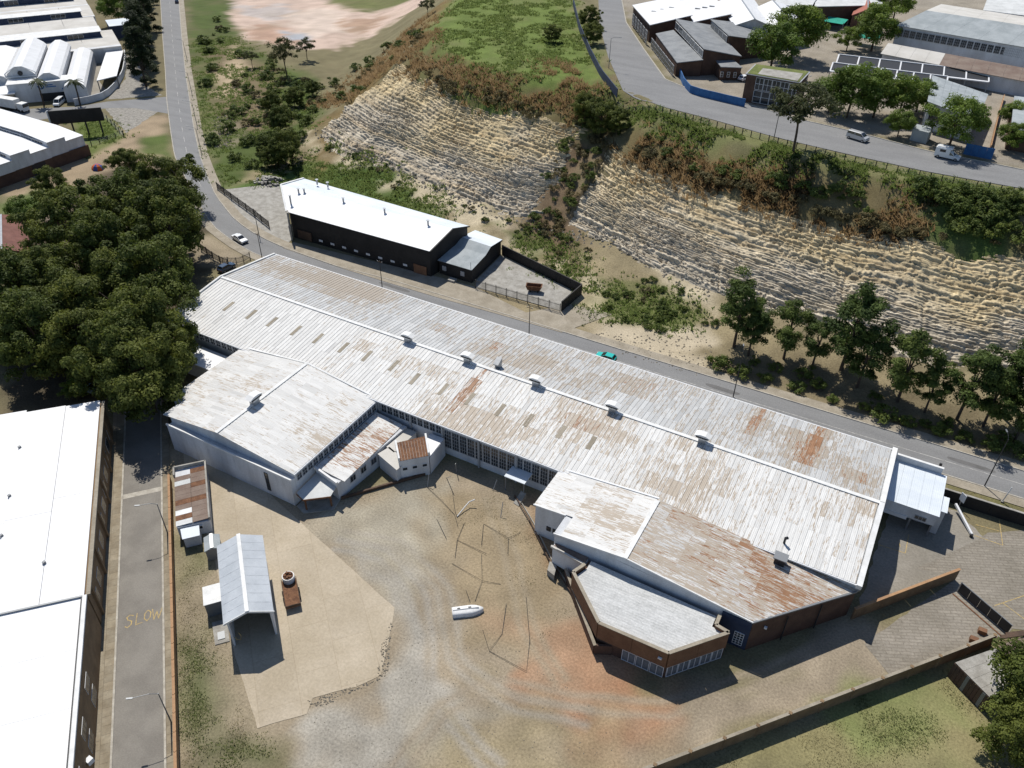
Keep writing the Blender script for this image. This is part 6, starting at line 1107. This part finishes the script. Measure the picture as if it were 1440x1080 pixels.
for s in (-1, 1): MB().box((-1.7, s*.97-.015, 1.45), (-.5, s*.97+.015, 2.0)).build('canopy_window', 'car_glass', cm)
car('white_van', 'white delivery van at the entrance of the vaulted halls', (-263.53, 163.36, 0.00), ga((-267.01, 168.17, 0.00), (-262.01, 160.07, 0.00)), 'white_car', 5.6, 1.9, 2.1, 'van'); car('parked_car', 'white car parked behind the delivery van', (-269.46, 171.14, 0.00), .6, 'white_car', 4.3, 1.7, 1.45, 'hatch'); car('parked_car', 'silver car parked at the gate wall beside the palms', (-270.62, 173.16, 0.00), .6, 'silver_car', 4.3, 1.7, 1.45, 'sedan')
car('yard_car', 'pale car parked between the green canopies and the workshops', (-49.88, 301.77, 24.00), .5, 'silver_car', z=24); car('yard_car', 'white car half hidden beside the glass fronted block', (-53.00, 227.99, 24.00), 1.2, 'white_car', z=24); car('far_dark_car', 'dark car driving up the straight road past the cypresses', (-345.47, 289.24, 0.00), ga((-292.35, 237.06, 0.00), (-353.34, 291.53, 0.00)), 'blue_car', z=.03)
tk_ = root('curtain_truck', 'truck with white curtain trailer standing by the stepped works', 'truck', (*[(-274.40, 154.27)][0], 0)); ta, tb = [(-279.36, 151.28)][0], [(-269.00, 152.57)][0]; MB().beam((*ta, 2.4), (*tb, 2.4), 2.5, 2.8).build('trailer', 'white_paint', tk_); MB().beam((*ta, .8), (*tb, .8), 2.2, .4).build('chassis', 'dark_metal', tk_)
tc_ = lerp(ta, tb, 1.32); t2 = lerp(ta, tb, 1.08); MB().beam((*t2, 1.7), (*tc_, 1.7), 2.3, 2.4).build('cab', 'white_paint', tk_); t3 = lerp(ta, tb, 1.335); MB().beam((*tc_, 2.2), (*t3, 2.2), 2.0, .9).build('windscreen', 'car_glass', tk_)
for t in (.05, .2, .75, 1.12, 1.26):
    p = Vector(lerp(ta, tb, t)); d = (Vector(tb)-Vector(ta)).normalized(); nn = Vector((-d.y, d.x))
    for s in (-1, 1): u = p+nn*s*1.1; MB().tube([(u.x-nn.x*.15, u.y-nn.y*.15, .5), (u.x+nn.x*.15, u.y+nn.y*.15, .5)], .5, 12).build('wheel', 'rubber', tk_)

# ================================================================ VEGETATION
def leaf_cards(cent, rad, n, size, flat=.55):
    """n leaf-sized faces through the shells of clumps; returns verts, faces, per-leaf clump index"""
    k = rng.integers(0, len(cent), n); d = rng.normal(size=(n, 3)); d /= np.linalg.norm(d, axis=1)[:, None]; d[:, 2] = np.where(d[:, 2] < -.3, -d[:, 2], d[:, 2])
    r = rad[k]*(rng.uniform(.45, 1.12, n)); c = cent[k]+d*r[:, None]*np.array([1, 1, .8])
    nr = d*1.0+rng.normal(size=(n, 3))*.42+np.array([0, 0, .25]); nr /= np.linalg.norm(nr, axis=1)[:, None]
    a = np.cross(nr, rng.normal(size=(n, 3))); a /= np.linalg.norm(a, axis=1)[:, None]; b = np.cross(nr, a); s = size*rng.uniform(.6, 1.35, n)[:, None]
    v = np.stack([c-a*s, c-b*s*flat, c+a*s, c+b*s*flat], 1).reshape(-1, 3); f = np.arange(4*n).reshape(-1, 4); return v, f, k, d[:, 2]
def crown_mesh(name, R, Hc, zc, ncl, nleaf, size, cols, mat, clr=.34, shape='round', low=-.35):
    """uneven crown: clumps set through an ellipsoid (R wide, Hc high, centre zc), gaps left between them"""
    cent = []
    while len(cent) < ncl:
        p = rng.normal(size=3); p /= np.linalg.norm(p); q = rng.uniform(.55, 1.0)
        if p[2]*q < low: continue
        if shape == 'cone': t = rng.uniform(0, 1); ang = rng.uniform(0, 6.28); rr = R*(1-t)**.7*rng.uniform(.4, 1)+.2; cent.append((math.cos(ang)*rr, math.sin(ang)*rr, zc-Hc+2*Hc*t)); continue
        w = 1+.28*math.sin(3*math.atan2(p[1], p[0])+ncl)+rng.uniform(-.12, .12); cent.append((p[0]*R*q*w, p[1]*R*q*w, zc+p[2]*Hc*q))
    cent = np.array(cent); rad = R*clr*rng.uniform(.6, 1.25, ncl); v, f, k, up = leaf_cards(cent, rad, nleaf, size)
    tone = rng.uniform(0, 1, ncl)[k]*.7+rng.uniform(0, 1, nleaf)*.3; c0, c1 = np.array(cols[0]), np.array(cols[1]); c = c0+(c1-c0)*tone[:, None]
    return np_mesh(name, v, f, mat, np.repeat(c, 4, 0)), cent
def trunk_mesh(name, h, r, cent, nb=6, lean=.3):
    m = MB(); top = (rng.uniform(-lean, lean), rng.uniform(-lean, lean), h); m.tube([(0, 0, -.4), (top[0]*.4, top[1]*.4, h*.45), top], r, 8, r*.45)
    for i in range(nb):
        c = cent[rng.integers(0, len(cent))]; s = (top[0]*.6, top[1]*.6, h*rng.uniform(.5, .9)); mid = ((s[0]+c[0])/2, (s[1]+c[1])/2, (s[2]+c[2])/2+.5); m.tube([s, mid, tuple(c)], r*.38, 6, r*.1)
    return m.mesh(name, 'bark')
PROTO = {}
def proto(kind):
    if kind not in PROTO:
        L = []
        for i in range(3 if kind in ('olive', 'mid', 'slim') else 2):
            if kind == 'olive': cm_, ct = crown_mesh('crown', 1, .9, 1.0, 110, 26000, .034, ((.05, .07, .015), (.155, .18, .036)), 'leaf_olive', .21, low=-.7)
            elif kind == 'mid': cm_, ct = crown_mesh('crown', 1, .85, 1.05, 60, 13000, .042, ((.06, .10, .016), (.18, .25, .04)), 'leaf_mid', .29, low=-.6)
            elif kind == 'slim': cm_, ct = crown_mesh('crown', 1, 1.8, 2.55, 46, 10000, .06, ((.04, .066, .016), (.125, .17, .04)), 'leaf_olive', .36, low=-.92)
            elif kind == 'open': cm_, ct = crown_mesh('crown', 1, .8, 1.55, 44, 5200, .045, ((.05, .058, .022), (.125, .13, .052)), 'leaf_olive', .24)
            elif kind == 'cypress': cm_, ct = crown_mesh('crown', 1, 2.6, 2.9, 60, 11000, .075, ((.015, .024, .010), (.045, .062, .022)), 'leaf_olive', .42, 'cone')
            elif kind == 'bush': cm_, ct = crown_mesh('crown', 1, .7, .5, 14, 900, .11, ((.055, .085, .018), (.16, .20, .045)), 'leaf_mid', .42)
            elif kind == 'drybush': cm_, ct = crown_mesh('crown', 1, .65, .45, 12, 500, .12, ((.09, .08, .035), (.2, .165, .08)), 'leaf_olive', .40)
            hz = {'olive': 1.0, 'mid': 1.0, 'slim': 2.4, 'open': 1.4, 'cypress': 2.0, 'bush': .4, 'drybush': .35}[kind]
            L.append((cm_, trunk_mesh('trunk', hz, {'olive': .05, 'mid': .055, 'slim': .085, 'open': .05, 'cypress': .12}.get(kind, .06), ct*.85, 7 if kind not in ('bush', 'drybush') else 4, .08)))
        PROTO[kind] = L
    return PROTO[kind]
def tree(kind, p, R, label, group=None, H=None, name=None, cat='tree', dz=0):
    i = random.randrange(len(proto(kind))); cm_, tm = proto(kind)[i]
    r = thing(name or {'cypress': 'cypress_tree', 'bush': 'shrub', 'drybush': 'dry_shrub'}.get(kind, 'broadleaf_tree'), label, cat, (p[0], p[1], p[2]+dz), random.uniform(0, 6.28), group)
    s = R*random.uniform(.94, 1.06); r.scale = (s, s, s*(H or 1)); link('trunk', tm, r); link('crown', cm_, r); return r
def scatter(poly, n):
    P_ = np.array(poly); out = []
    while len(out) < n:
        q = rng.uniform(P_.min(0), P_.max(0), (n*3, 2)); out += list(q[inside(q[:, 0], q[:, 1], poly)])
    q = np.array(out[:n]); return np.c_[q, tz(q[:, 0], q[:, 1])]
RP = [tuple(p) for p in RS]+[tuple(p) for p in pv[::-1, :2]]; RP2 = [tuple(p) for p in PS]+[tuple(p) for p in PN[::-1]]
def soft_scatter(poly, n, sig=2.2, thr=.42):
    """clumped scatter with ragged edges that keeps off the roads"""
    q = scatter(poly, n)[:, :2]; q = q+rng.normal(0, sig, q.shape); x, y = q.T
    k = (vnoise(x, y, 6, 31)*.6+vnoise(x, y, 2.2, 32)*.4 > thr) & ~inside(x, y, RP) & ~inside(x, y, RP2) & ~inside(x, y, B4) & ~((x > 7) & (x < 90) & (y > 108) & (y < 112))
    q = q[k]; return np.c_[q, tz(q[:, 0], q[:, 1])]
# the grove at the head of the side street (crown centres surveyed at 9 m)
for px, lab in (((-167.09, 124.37, 9.00), 'grove tree leaning over the straight road before the bend'),
           ((-163.02, 106.71, 9.00), 'grove tree behind the one leaning over the road'),
           ((-145.33, 106.03, 9.00), 'grove tree overhanging the inside of the road bend'),
           ((-147.78, 91.40, 9.00), 'tall middle tree of the grove with many lit clumps'),
           ((-149.47, 77.85, 9.00), 'grove tree nearest the tiled house'),
           ((-128.08, 85.77, 9.00), 'grove tree between the road bend and the factory gable'),
           ((-131.45, 74.64, 9.00), 'broad grove tree in the middle of the dark mass'),
           ((-114.94, 74.25, 8.00), 'grove tree pressed against the factory hall roof'),
           ((-111.90, 66.35, 8.00), 'grove tree at the head of the side street'),
           ((-132.43, 64.00, 9.00), 'broad grove tree on the far side from the factory'),
           ((-149.04, 71.05, 9.00), 'grove tree beside the tiled house garden'),
           ((-160.38, 92.38, 9.00), 'grove tree behind the brown shack'),
           ((-106.94, 65.20, 6.00), 'low grove tree hanging over the side street pavement'),
           ((-125.42, 66.08, 8.00), 'grove tree standing over the shaded yard behind the warehouse'),
           ((-121.68, 71.42, 8.00), 'grove tree between the factory roof and the shaded yard'),
           ((-132.96, 83.56, 9.00), 'inner grove tree behind the factory gable tree'),
           ((-137.36, 73.27, 9.00), 'inner grove tree between house and factory')):
    tree('olive', (px[0], px[1], 0), random.uniform(7.4, 9.2), lab, 'trees of the dense grove', random.uniform(.95, 1.15))
for px, R, k, lab in (((-198.88, 113.98, 4.00), 4.5, 'olive', 'dark round tree beside the dirt track and tent'), ((-189.21, 100.24, 3.00), 4.2, 'mid', 'bright green low tree before the tiled house'), ((-191.56, 132.05, 4.00), 4.5, 'olive', 'dark tree at the grove edge behind the tent'), ((-143.06, 63.18, 4.00), 5, 'mid', 'bright green tree at the shaded edge of the grove'),
                      ((-121.91, 61.18, 2.00), 2.0, 'mid', 'small bright bush tree beside the pale blue car'), ((-333.35, 246.08, 5.00), 7, 'mid', 'green tree at the end of the factory rows'), ((-170.57, 102.15, 4.00), 4, 'olive', 'grey green tree between grove and cottage')):
    tree(k, (px[0], px[1], 0), R, lab)
for px, lab in (([(-254.24, 191.48)][0], 'dark cypress at the crossroads end of the row'), ([(-271.28, 205.31)][0], 'second dark cypress beside the cobbled verge'), ([(-282.36, 216.29)][0], 'third dark cypress in the roadside row'), ([(-300.20, 229.64)][0], 'fourth dark cypress in the roadside row'), ([(-313.27, 244.34)][0], 'fifth dark cypress beside the straight road'), ([(-333.22, 256.98)][0], 'sixth dark cypress beside the straight road'), ([(-353.32, 277.23)][0], 'farthest dark cypress in the roadside row')):
    tree('cypress', (*px, 0), 4.3, lab, 'row of dark cypresses', .82)
# waste ground trees
for p, R, k, lab in (((-219.82, 226.27, 0.00), 5.5, 'open', 'tall dark tree standing over the pale pit edge'), ((-227.64, 246.49, 0.00), 3.5, 'open', 'slighter dark tree beside the pit edge'), ((-163.20, 162.02, 0.05), 5.2, 'olive', 'dark tree on the grass behind the black hall'), ((-166.10, 158.71, 0.00), 3.4, 'olive', 'small dark tree leaning on the one behind the black hall'), ((-183.86, 267.40, 17.05), 3.0, 'open', 'lone dark tree on the hill crest by the pit'), ((-196.18, 193.16, 0.00), 3.6, 'olive', 'dark tree in the hollow below the pit'), ((-194.99, 202.21, 0.00), 3.2, 'olive', 'small dark tree at the foot of the brown grass hill'), ((-174.95, 165.93, 0.00), 2.8, 'olive', 'low dark tree near the forecourt rubble'), ((-182.72, 181.64, 0.12), 4.0, 'olive', 'dark tree between the pit and the black hall'), ((-197.29, 214.02, 0.00), 2.6, 'olive', 'dark bushy tree on the flank of the grass hill'), ((-238.95, 228.32, 0.00), 2.6, 'open', 'thin tree beside the bare patch of waste ground')): tree(k, p, R, lab)
for i, p in enumerate([(-211.48, 209.92, 0.00), (-202.04, 206.63, 0.00), (-192.97, 203.46, 0.00), (-204.10, 196.66, 0.00), (-214.90, 217.36, 0.00), (-206.72, 217.48, 0.00), (-184.76, 199.36, 0.67), (-194.11, 182.69, 0.00), (-188.88, 193.53, 0.00), (-218.89, 205.43, 0.00), (-225.05, 221.02, 0.00), (-232.97, 218.33, 0.00), (-206.19, 187.23, 0.00), (-182.44, 174.94, 0.00), (-184.98, 169.96, 0.00), (-178.49, 157.40, 0.00), (-251.54, 220.70, 0.00), (-281.25, 243.91, 0.00), (-237.52, 203.55, 0.00), (-275.07, 247.73, 0.00), (-252.71, 236.90, 0.00), (-302.67, 272.98, 0.00), (-194.18, 164.48, 0.00), (-170.38, 156.10, 0.00), (-178.06, 188.16, 1.23), (-170.06, 175.82, 2.10), (-197.16, 173.37, 0.00), (-200.30, 221.41, 0.00), (-197.77, 226.28, 0.38), (-200.51, 242.31, 1.52), (-197.27, 246.96, 2.93), (-194.56, 255.05, 7.11), (-181.67, 210.56, 2.30), (-187.70, 208.31, 0.71)]): tree('bush', p, random.uniform(1.3, 2.6), 'low scrub bush on the waste ground left of the cliff', 'scrub on the waste ground', cat='shrub')
for poly, n in (([(-306.67, 270.47), (-278.27, 259.10), (-207.83, 226.47), (-175.49, 189.99), (-159.95, 156.31), (-172.57, 145.94), (-206.09, 171.65)], 34), ([(-189.38, 204.73), (-194.45, 243.24), (-172.24, 244.92), (-150.72, 217.74), (-157.74, 203.94), (-175.85, 196.17)], 18)):
    for p in scatter(poly, n): tree(random.choice(('bush', 'bush', 'drybush')), p, random.uniform(.8, 2.3), 'low scrub bush on the waste ground left of the cliff', 'scrub on the waste ground', name='shrub', cat='shrub', dz=-.1)
for p, R, lab in (((-77.99, 188.26, 16.19), 5.0, 'dense dark tree filling the head of the cliff gully'), ((-83.32, 190.24, 18.73), 3.6, 'dark bush tree on the gully rim'), ((-72.89, 187.46, 18.07), 3.2, 'small dark tree beside the gully on the cliff edge')): tree('olive', p, R, lab)
tree('open', (-28.58, 181.56, 24.00), 7.5, 'lone grey green tree on the cliff top beside the plateau road', H=.95)
# trees along the road foot of the cliff
for i, (p, R, lab) in enumerate((((-24.21, 136.20, 0.19), 4.2, 'first tall roadside tree, beside the sandy slope'), ((-20.93, 134.79, 0.10), 3.0, 'lower tree tucked beside the first roadside tree'), ((-14.51, 136.51, 0.52), 3.3, 'slender roadside tree between two fuller ones'), ((-9.14, 136.49, 0.76), 2.7, 'thin roadside tree with pale slope showing through'), ((-4.15, 137.35, 1.21), 4.6, 'fullest roadside tree before the cliff'), ((-0.42, 134.14, 0.53), 3.4, 'lower roadside tree at the foot of the fullest one'),
        ((6.79, 133.60, 0.40), 4.0, 'spreading roadside tree after the fullest one'), ((11.47, 132.91, 0.28), 2.8, 'small roadside tree in the shaded strip'), ((16.67, 133.63, 0.29), 3.8, 'roadside tree before the last pair'), ((20.91, 133.92, 0.23), 3.2, 'roadside tree with dark low branches near the lamp'), ((23.40, 137.81, 0.87), 3.8, 'tall roadside tree by the street lamp'), ((27.13, 137.02, 0.57), 4.2, 'last roadside tree toward the lamp'), ((25.87, 132.35, 0.00), 3.0, 'low roadside tree over the kerb'))): tree('slim', p, R*.98, lab, 'roadside trees below the cliff', .92)
for i, p in enumerate([(-24.97, 128.57, 0.00), (-20.53, 127.68, 0.00), (-16.01, 128.49, 0.00), (-15.12, 132.80, 0.04), (-10.08, 128.59, 0.00), (-6.77, 131.18, 0.05), (-3.58, 128.21, 0.00), (1.87, 128.94, 0.00), (5.09, 127.83, 0.00), (9.23, 127.97, 0.00), (14.40, 128.26, 0.00), (18.33, 128.85, 0.00), (22.76, 128.87, 0.00), (26.55, 128.98, 0.00), (-19.20, 132.65, 0.00), (-9.84, 133.06, 0.18), (3.01, 132.79, 0.26), (15.23, 131.30, 0.05), (12.01, 129.16, 0.00), (24.44, 132.34, 0.01)]): tree('bush', p, random.uniform(1.1, 2.0), 'dark undergrowth bush between the roadside trees', 'undergrowth below the roadside trees', cat='shrub')
# plateau trees
for p, R, k, lab in (((-47.31, 256.57, 24.00), 7.9, 'mid', 'broad bright tree behind the glass fronted block'), ((-48.66, 237.53, 24.00), 7.0, 'mid', 'bright tree beside the brick annex'), ((-27.96, 277.45, 24.00), 6.5, 'mid', 'rounded tree beside the green canopy'), ((-27.85, 318.93, 24.00), 6, 'mid', 'tree beside the gable of the largest plateau hall'), ((-22.89, 211.42, 24.00), 6.0, 'mid', 'large street tree shading the silver minivan'), ((-27.46, 212.91, 24.00), 4.3, 'mid', 'street tree between glass block and minivan'),
                     ((-17.12, 214.89, 24.00), 5.6, 'mid', 'street tree behind the silver minivan'), ((-11.94, 218.00, 24.00), 4.8, 'mid', 'street tree before the shade canopies'), ((-9.95, 203.92, 24.00), 3.2, 'mid', 'small loose tree by the house porch'), ((-8.47, 224.34, 24.00), 4.0, 'mid', 'creeper covered tree against the tilted roof house'), ((1.22, 202.28, 24.00), 5.9, 'mid', 'round tree beside the camper pickup'), ((13.14, 207.39, 24.00), 3.5, 'mid', 'leafy tree in the strip by the edge carport'), ((12.65, 224.04, 24.00), 3.0, 'mid', 'small tree farther up the strip by the carport'),
                     ((-113.17, 256.85, 24.00), 3.5, 'olive', 'dark bush tree at the dark blue fence'), ((-103.99, 240.05, 24.00), 3.4, 'olive', 'second dark bush tree at the dark blue fence'), ((-115.61, 234.82, 24.00), 2.6, 'olive', 'grey green bush tree on the plateau field'), ((-34.56, 273.39, 24.00), 3.5, 'mid', 'small tree before the shade canopies')): tree(k, p, R, lab)
tree('olive', (30.6, 76.0, 0), 6.2, 'full dark green tree overhanging the plank shed', H=1.05); tree('olive', (28.5, 70.5, 0), 4.6, 'lower dark green tree on the dry lawn edge')
# ivy on the glass block roof edge and palms
def palm(p, label):
    r = thing('palm_tree', label, 'palm', (p[0], p[1], 0)); MB().tube([(0, 0, 0), (.3, .1, 4), (.4, .1, 8)], .28, 8, .2).build('trunk', 'bark', r); m = []
    for k in range(18):
        a = k*2.4; el = random.uniform(-.4, .9); pts = []
        for j in range(6): t = j/5; pts.append((.4+math.cos(a)*t*2.8, .1+math.sin(a)*t*2.8, 8+el*t*2.2-1.9*t*t))
        v = []; f = []
        for j, q in enumerate(pts): w = .42*(1-abs(j/5-.4)); v += [(q[0]-math.sin(a)*w, q[1]+math.cos(a)*w, q[2]-.12), (q[0], q[1], q[2]+.05), (q[0]+math.sin(a)*w, q[1]-math.cos(a)*w, q[2]-.12)]
        f = [(3*j+i, 3*j+i+1, 3*j+i+4, 3*j+i+3) for j in range(5) for i in (0, 1)]; o = link('frond', np_mesh('frond', np.array(v), np.array(f), 'leaf_olive', np.tile([[.055, .07, .03]], (len(v), 1))), r)
palm([(-267.30, 160.23)][0], 'palm at the truck entrance of the vaulted halls'); palm([(-257.09, 166.39)][0], 'palm beside the curved yard wall')
# shrubs scattered over the sandy slope
TAL = [[(-127.33, 160.62), (-119.38, 169.15), (-92.78, 157.99), (-82.66, 165.35), (-65.52, 157.77), (-50.29, 151.04), (-32.76, 147.29), (-29.33, 141.29), (-39.88, 136.73), (-51.67, 134.66), (-62.60, 140.23), (-88.53, 154.14), (-107.01, 157.23)], [(-84.76, 163.30), (-86.99, 185.52), (-80.87, 183.59), (-68.88, 152.45), (-62.47, 150.10), (-74.40, 152.59)], [(-56.49, 145.80), (-45.00, 150.69), (-33.73, 143.70), (-35.13, 136.65), (-44.96, 130.34)], [(-166.55, 178.14), (-138.56, 169.24), (-117.54, 166.42), (-124.07, 162.55), (-150.38, 168.25)]]
TAL.append([(-86.37, 177.68), (-86.42, 187.49), (-79.20, 193.53), (-71.72, 184.03), (-73.06, 174.65), (-73.30, 167.64), (-79.34, 170.04)])
for poly, n in zip(TAL, (46, 30, 26, 10, 30)):
    for p in scatter(poly, n): tree('bush' if random.random() < (.78 if n != 30 else .4) else 'drybush', p, random.uniform(.45, 1.15)*(1.5 if n == 30 else 1), 'small round shrub on the sandy slope below the cliff', 'shrubs on the sandy slope', name='shrub', cat='shrub', dz=-.1)
CT = [[(-153.71, 206.17), (-125.92, 194.95), (-90.03, 190.43), (-86.18, 187.01), (-103.68, 188.13), (-123.03, 190.27)], [(-68.26, 182.06), (-43.68, 173.12), (-11.64, 167.76), (19.76, 170.59), (20.19, 169.15), (-11.15, 166.25), (-43.09, 171.65), (-67.96, 181.39)], [(-2.13, 177.17), (17.28, 179.31), (19.59, 171.30), (6.73, 170.96)]]
for poly, n, k in ((CT[0], 26, 'drybush'), (CT[1], 44, 'drybush'), (CT[2], 48, 'bush'), ([(-70.65, 187.42), (-45.60, 177.74), (-28.57, 174.31), (-6.23, 172.66), (-6.37, 169.05), (-43.83, 173.49), (-68.26, 182.06)], 24, 'bush')):
    for p in scatter(poly, n): tree(k, p, random.uniform(.8, 1.9)*(1.35 if poly is CT[2] else 1), {'drybush': 'dry brown shrub along the brow of the cliff', 'bush': 'green shrub in the scrub above the cliff'}[k], {'drybush': 'dry shrubs on the cliff brow', 'bush': 'green scrub above the cliff'}[k], cat='shrub', dz=-.1)
# grasses: one mass each
def grass(name, label, polys, h, cols, wid=.16, blades=6, spread=.35, sig=2.2, thr=.42):
    P_ = np.concatenate([soft_scatter(p, int(n*1.4), sig, thr) for p, n in polys]); n = len(P_); m = n*blades; base = np.repeat(P_, blades, 0)+np.c_[rng.normal(0, spread, (m, 2)), np.zeros(m)]
    hh = h*rng.uniform(.5, 1.3, m)*np.repeat(rng.uniform(.6, 1.3, n), blades); ang = rng.uniform(0, 6.28, m); d = np.c_[np.cos(ang), np.sin(ang)]*wid*rng.uniform(.6, 1.4, m)[:, None]; le = rng.normal(0, .75, (m, 2))*hh[:, None]
    v = np.stack([np.c_[base[:, :2]-d, base[:, 2]-.1], np.c_[base[:, :2]+d, base[:, 2]-.1], np.c_[base[:, :2]+le, base[:, 2]+hh]], 1).reshape(-1, 3); f = np.arange(3*m).reshape(-1, 3)
    cr = np.cross(v[f[:, 1]]-v[f[:, 0]], v[f[:, 2]]-v[f[:, 0]]); fl = cr[:, 2] < 0; f[fl] = f[fl][:, [0, 2, 1]]
    t = np.repeat(rng.uniform(0, 1, n), blades)[:, None]; c = np.array(cols[0])*(1-t)+np.array(cols[1])*t
    me = np_mesh(name, v, f, 'grass', np.repeat(c, 3, 0), True); nv = np.tile([0., 0., 1.], (len(v), 1))+rng.normal(0, .25, (len(v), 3)); nv /= np.linalg.norm(nv, axis=1)[:, None]; me.normals_split_custom_set_from_vertices(nv.tolist())
    tag(link(name, me), label, 'grass', kind='stuff')
DRY = ((.17, .11, .05), (.31, .215, .11)); GRN = ((.075, .115, .026), (.15, .195, .05)); OLV = ((.12, .11, .04), (.2, .18, .08))
grass('dry_grass', 'rust brown dry grass on the brow of the cliff', [([(-69.41, 184.63), (-44.87, 175.97), (-12.54, 170.44), (1.26, 170.97), (0.87, 168.22), (-11.15, 166.25), (-42.97, 171.38), (-67.60, 180.64)], 1700), ([(-155.51, 210.74), (-119.07, 199.21), (-89.78, 193.96), (-77.94, 195.11), (-77.57, 190.33), (-91.38, 189.03), (-124.80, 193.13), (-152.07, 203.81)], 1000), ([(-189.38, 204.73), (-194.94, 235.16), (-192.00, 273.33), (-165.25, 247.15), (-146.27, 215.90), (-152.85, 204.94), (-179.25, 203.84)], 1800), ([(-109.68, 215.75), (-96.05, 215.79), (-81.74, 198.34), (-92.92, 191.57)], 500)], .95, DRY, .17)
grass('green_grass', 'green grass covering the plateau field', [([(-162.40, 237.32), (-180.90, 292.48), (-142.23, 301.87), (-115.76, 255.24), (-78.71, 198.80), (-96.11, 189.64), (-123.41, 191.20)], 5200), ([(-77.76, 198.85), (-48.95, 186.09), (-15.64, 180.79), (17.23, 180.80), (17.96, 177.04), (-13.93, 174.35), (-46.10, 178.95), (-73.65, 190.06)], 2200)], .5, GRN, .22)
grass('slope_grass', 'green weeds on the waste ground and sandy slope', [([(-283.72, 242.38), (-278.27, 259.10), (-199.79, 216.97), (-172.33, 184.55), (-158.25, 154.43), (-170.78, 144.17), (-196.91, 162.82)], 4600), ([(-167.84, 141.53), (-161.81, 160.09), (-156.62, 175.75), (-128.26, 168.30), (-101.72, 158.95), (-107.67, 151.65), (-131.67, 153.81), (-156.49, 152.71)], 1800), ([(-89.30, 155.48), (-73.74, 159.31), (-55.86, 144.16), (-45.05, 150.46), (-32.71, 142.46), (-35.97, 134.39), (-50.54, 132.11), (-66.70, 141.47)], 1300), ([(-246.67, 154.88), (-239.26, 162.45), (-221.90, 154.90), (-215.84, 137.06)], 350)], .45, GRN, .2)
grass('yard_weeds', 'thin dry weeds on the edges of the works yard', [([(-82.79, 48.18), (-77.47, 47.99), (-59.59, 34.98), (-46.48, 26.16), (-54.00, 21.92)], 1500), ([(-54.71, 72.82), (-44.98, 78.38), (-33.44, 73.07), (-25.18, 63.24), (-26.47, 57.37), (-41.58, 62.32)], 900), ([(-65.37, 64.94), (-53.88, 79.88), (-52.98, 78.46), (-63.64, 64.51)], 200), ([(0.81, 56.19), (25.81, 85.51), (24.86, 74.90), (29.72, 68.66), (-6.34, 48.33)], 2600), ([(16.09, 117.40), (28.01, 117.38), (28.11, 114.46), (16.98, 113.79)], 250)], .11, ((.16, .145, .075), (.25, .225, .12)), .09, 4, sig=.5, thr=.5)
grass('yard_grass', 'green grass patches along the street wall inside the yard', [([(-66.68, 33.96), (-64.29, 35.32), (-56.11, 29.15), (-52.90, 24.91), (-56.86, 25.63)], 500), ([(-52.42, 26.64), (-46.40, 28.38), (-44.73, 27.15), (-50.31, 24.00)], 250), ([(9.43, 67.80), (15.18, 73.83), (24.86, 74.90), (19.47, 65.74), (11.91, 63.45)], 600)], .16, ((.085, .115, .035), (.15, .175, .06)), .10, sig=1.0)
# loose stones on the yard and at the broken slab edge
sm = []
for poly, n, s in (([(-44.15, 46.73), (-45.21, 50.56), (-40.75, 43.32), (-45.72, 35.02), (-47.24, 35.76), (-41.61, 42.27)], 260, .16), ([(-47.21, 34.18), (-40.86, 55.68), (-28.09, 56.45), (-9.38, 49.47), (-38.10, 30.89)], 500, .09), ([(-51.39, 126.97), (-29.60, 137.49), (-23.71, 123.45), (-43.42, 122.81)], 260, .22), ([(-210.53, 180.51), (-206.11, 185.55), (-186.02, 163.90), (-189.52, 160.49)], 120, .4), ([(-168.50, 180.45), (-94.83, 161.50), (-65.11, 160.94), (-33.57, 149.82), (-32.85, 147.57), (-63.63, 157.64), (-92.38, 157.30), (-160.96, 174.72)], 420, .35)):
    for p in scatter(poly, n): sm.append((p, s*random.uniform(.5, 1.6)))
m = MB()
for p, s in sm:
    a = random.uniform(0, 6.28); m.add([(p[0]+s*math.cos(a+t), p[1]+s*math.sin(a+t)*.8, p[2]-.03) for t in (0, 1.5, 3.1, 4.6)]+[(p[0]+random.uniform(-.2, .2)*s, p[1]+random.uniform(-.2, .2)*s, p[2]+s*.7)], [(0, 1, 4), (1, 2, 4), (2, 3, 4), (3, 0, 4)])
o = m.build('loose_stones', 'pavement'); tag(o, 'loose stones and rubble strewn over yard and slope', 'stones', kind='stuff')
for o in bpy.data.objects:
    if '_o' in o: del o['_o']
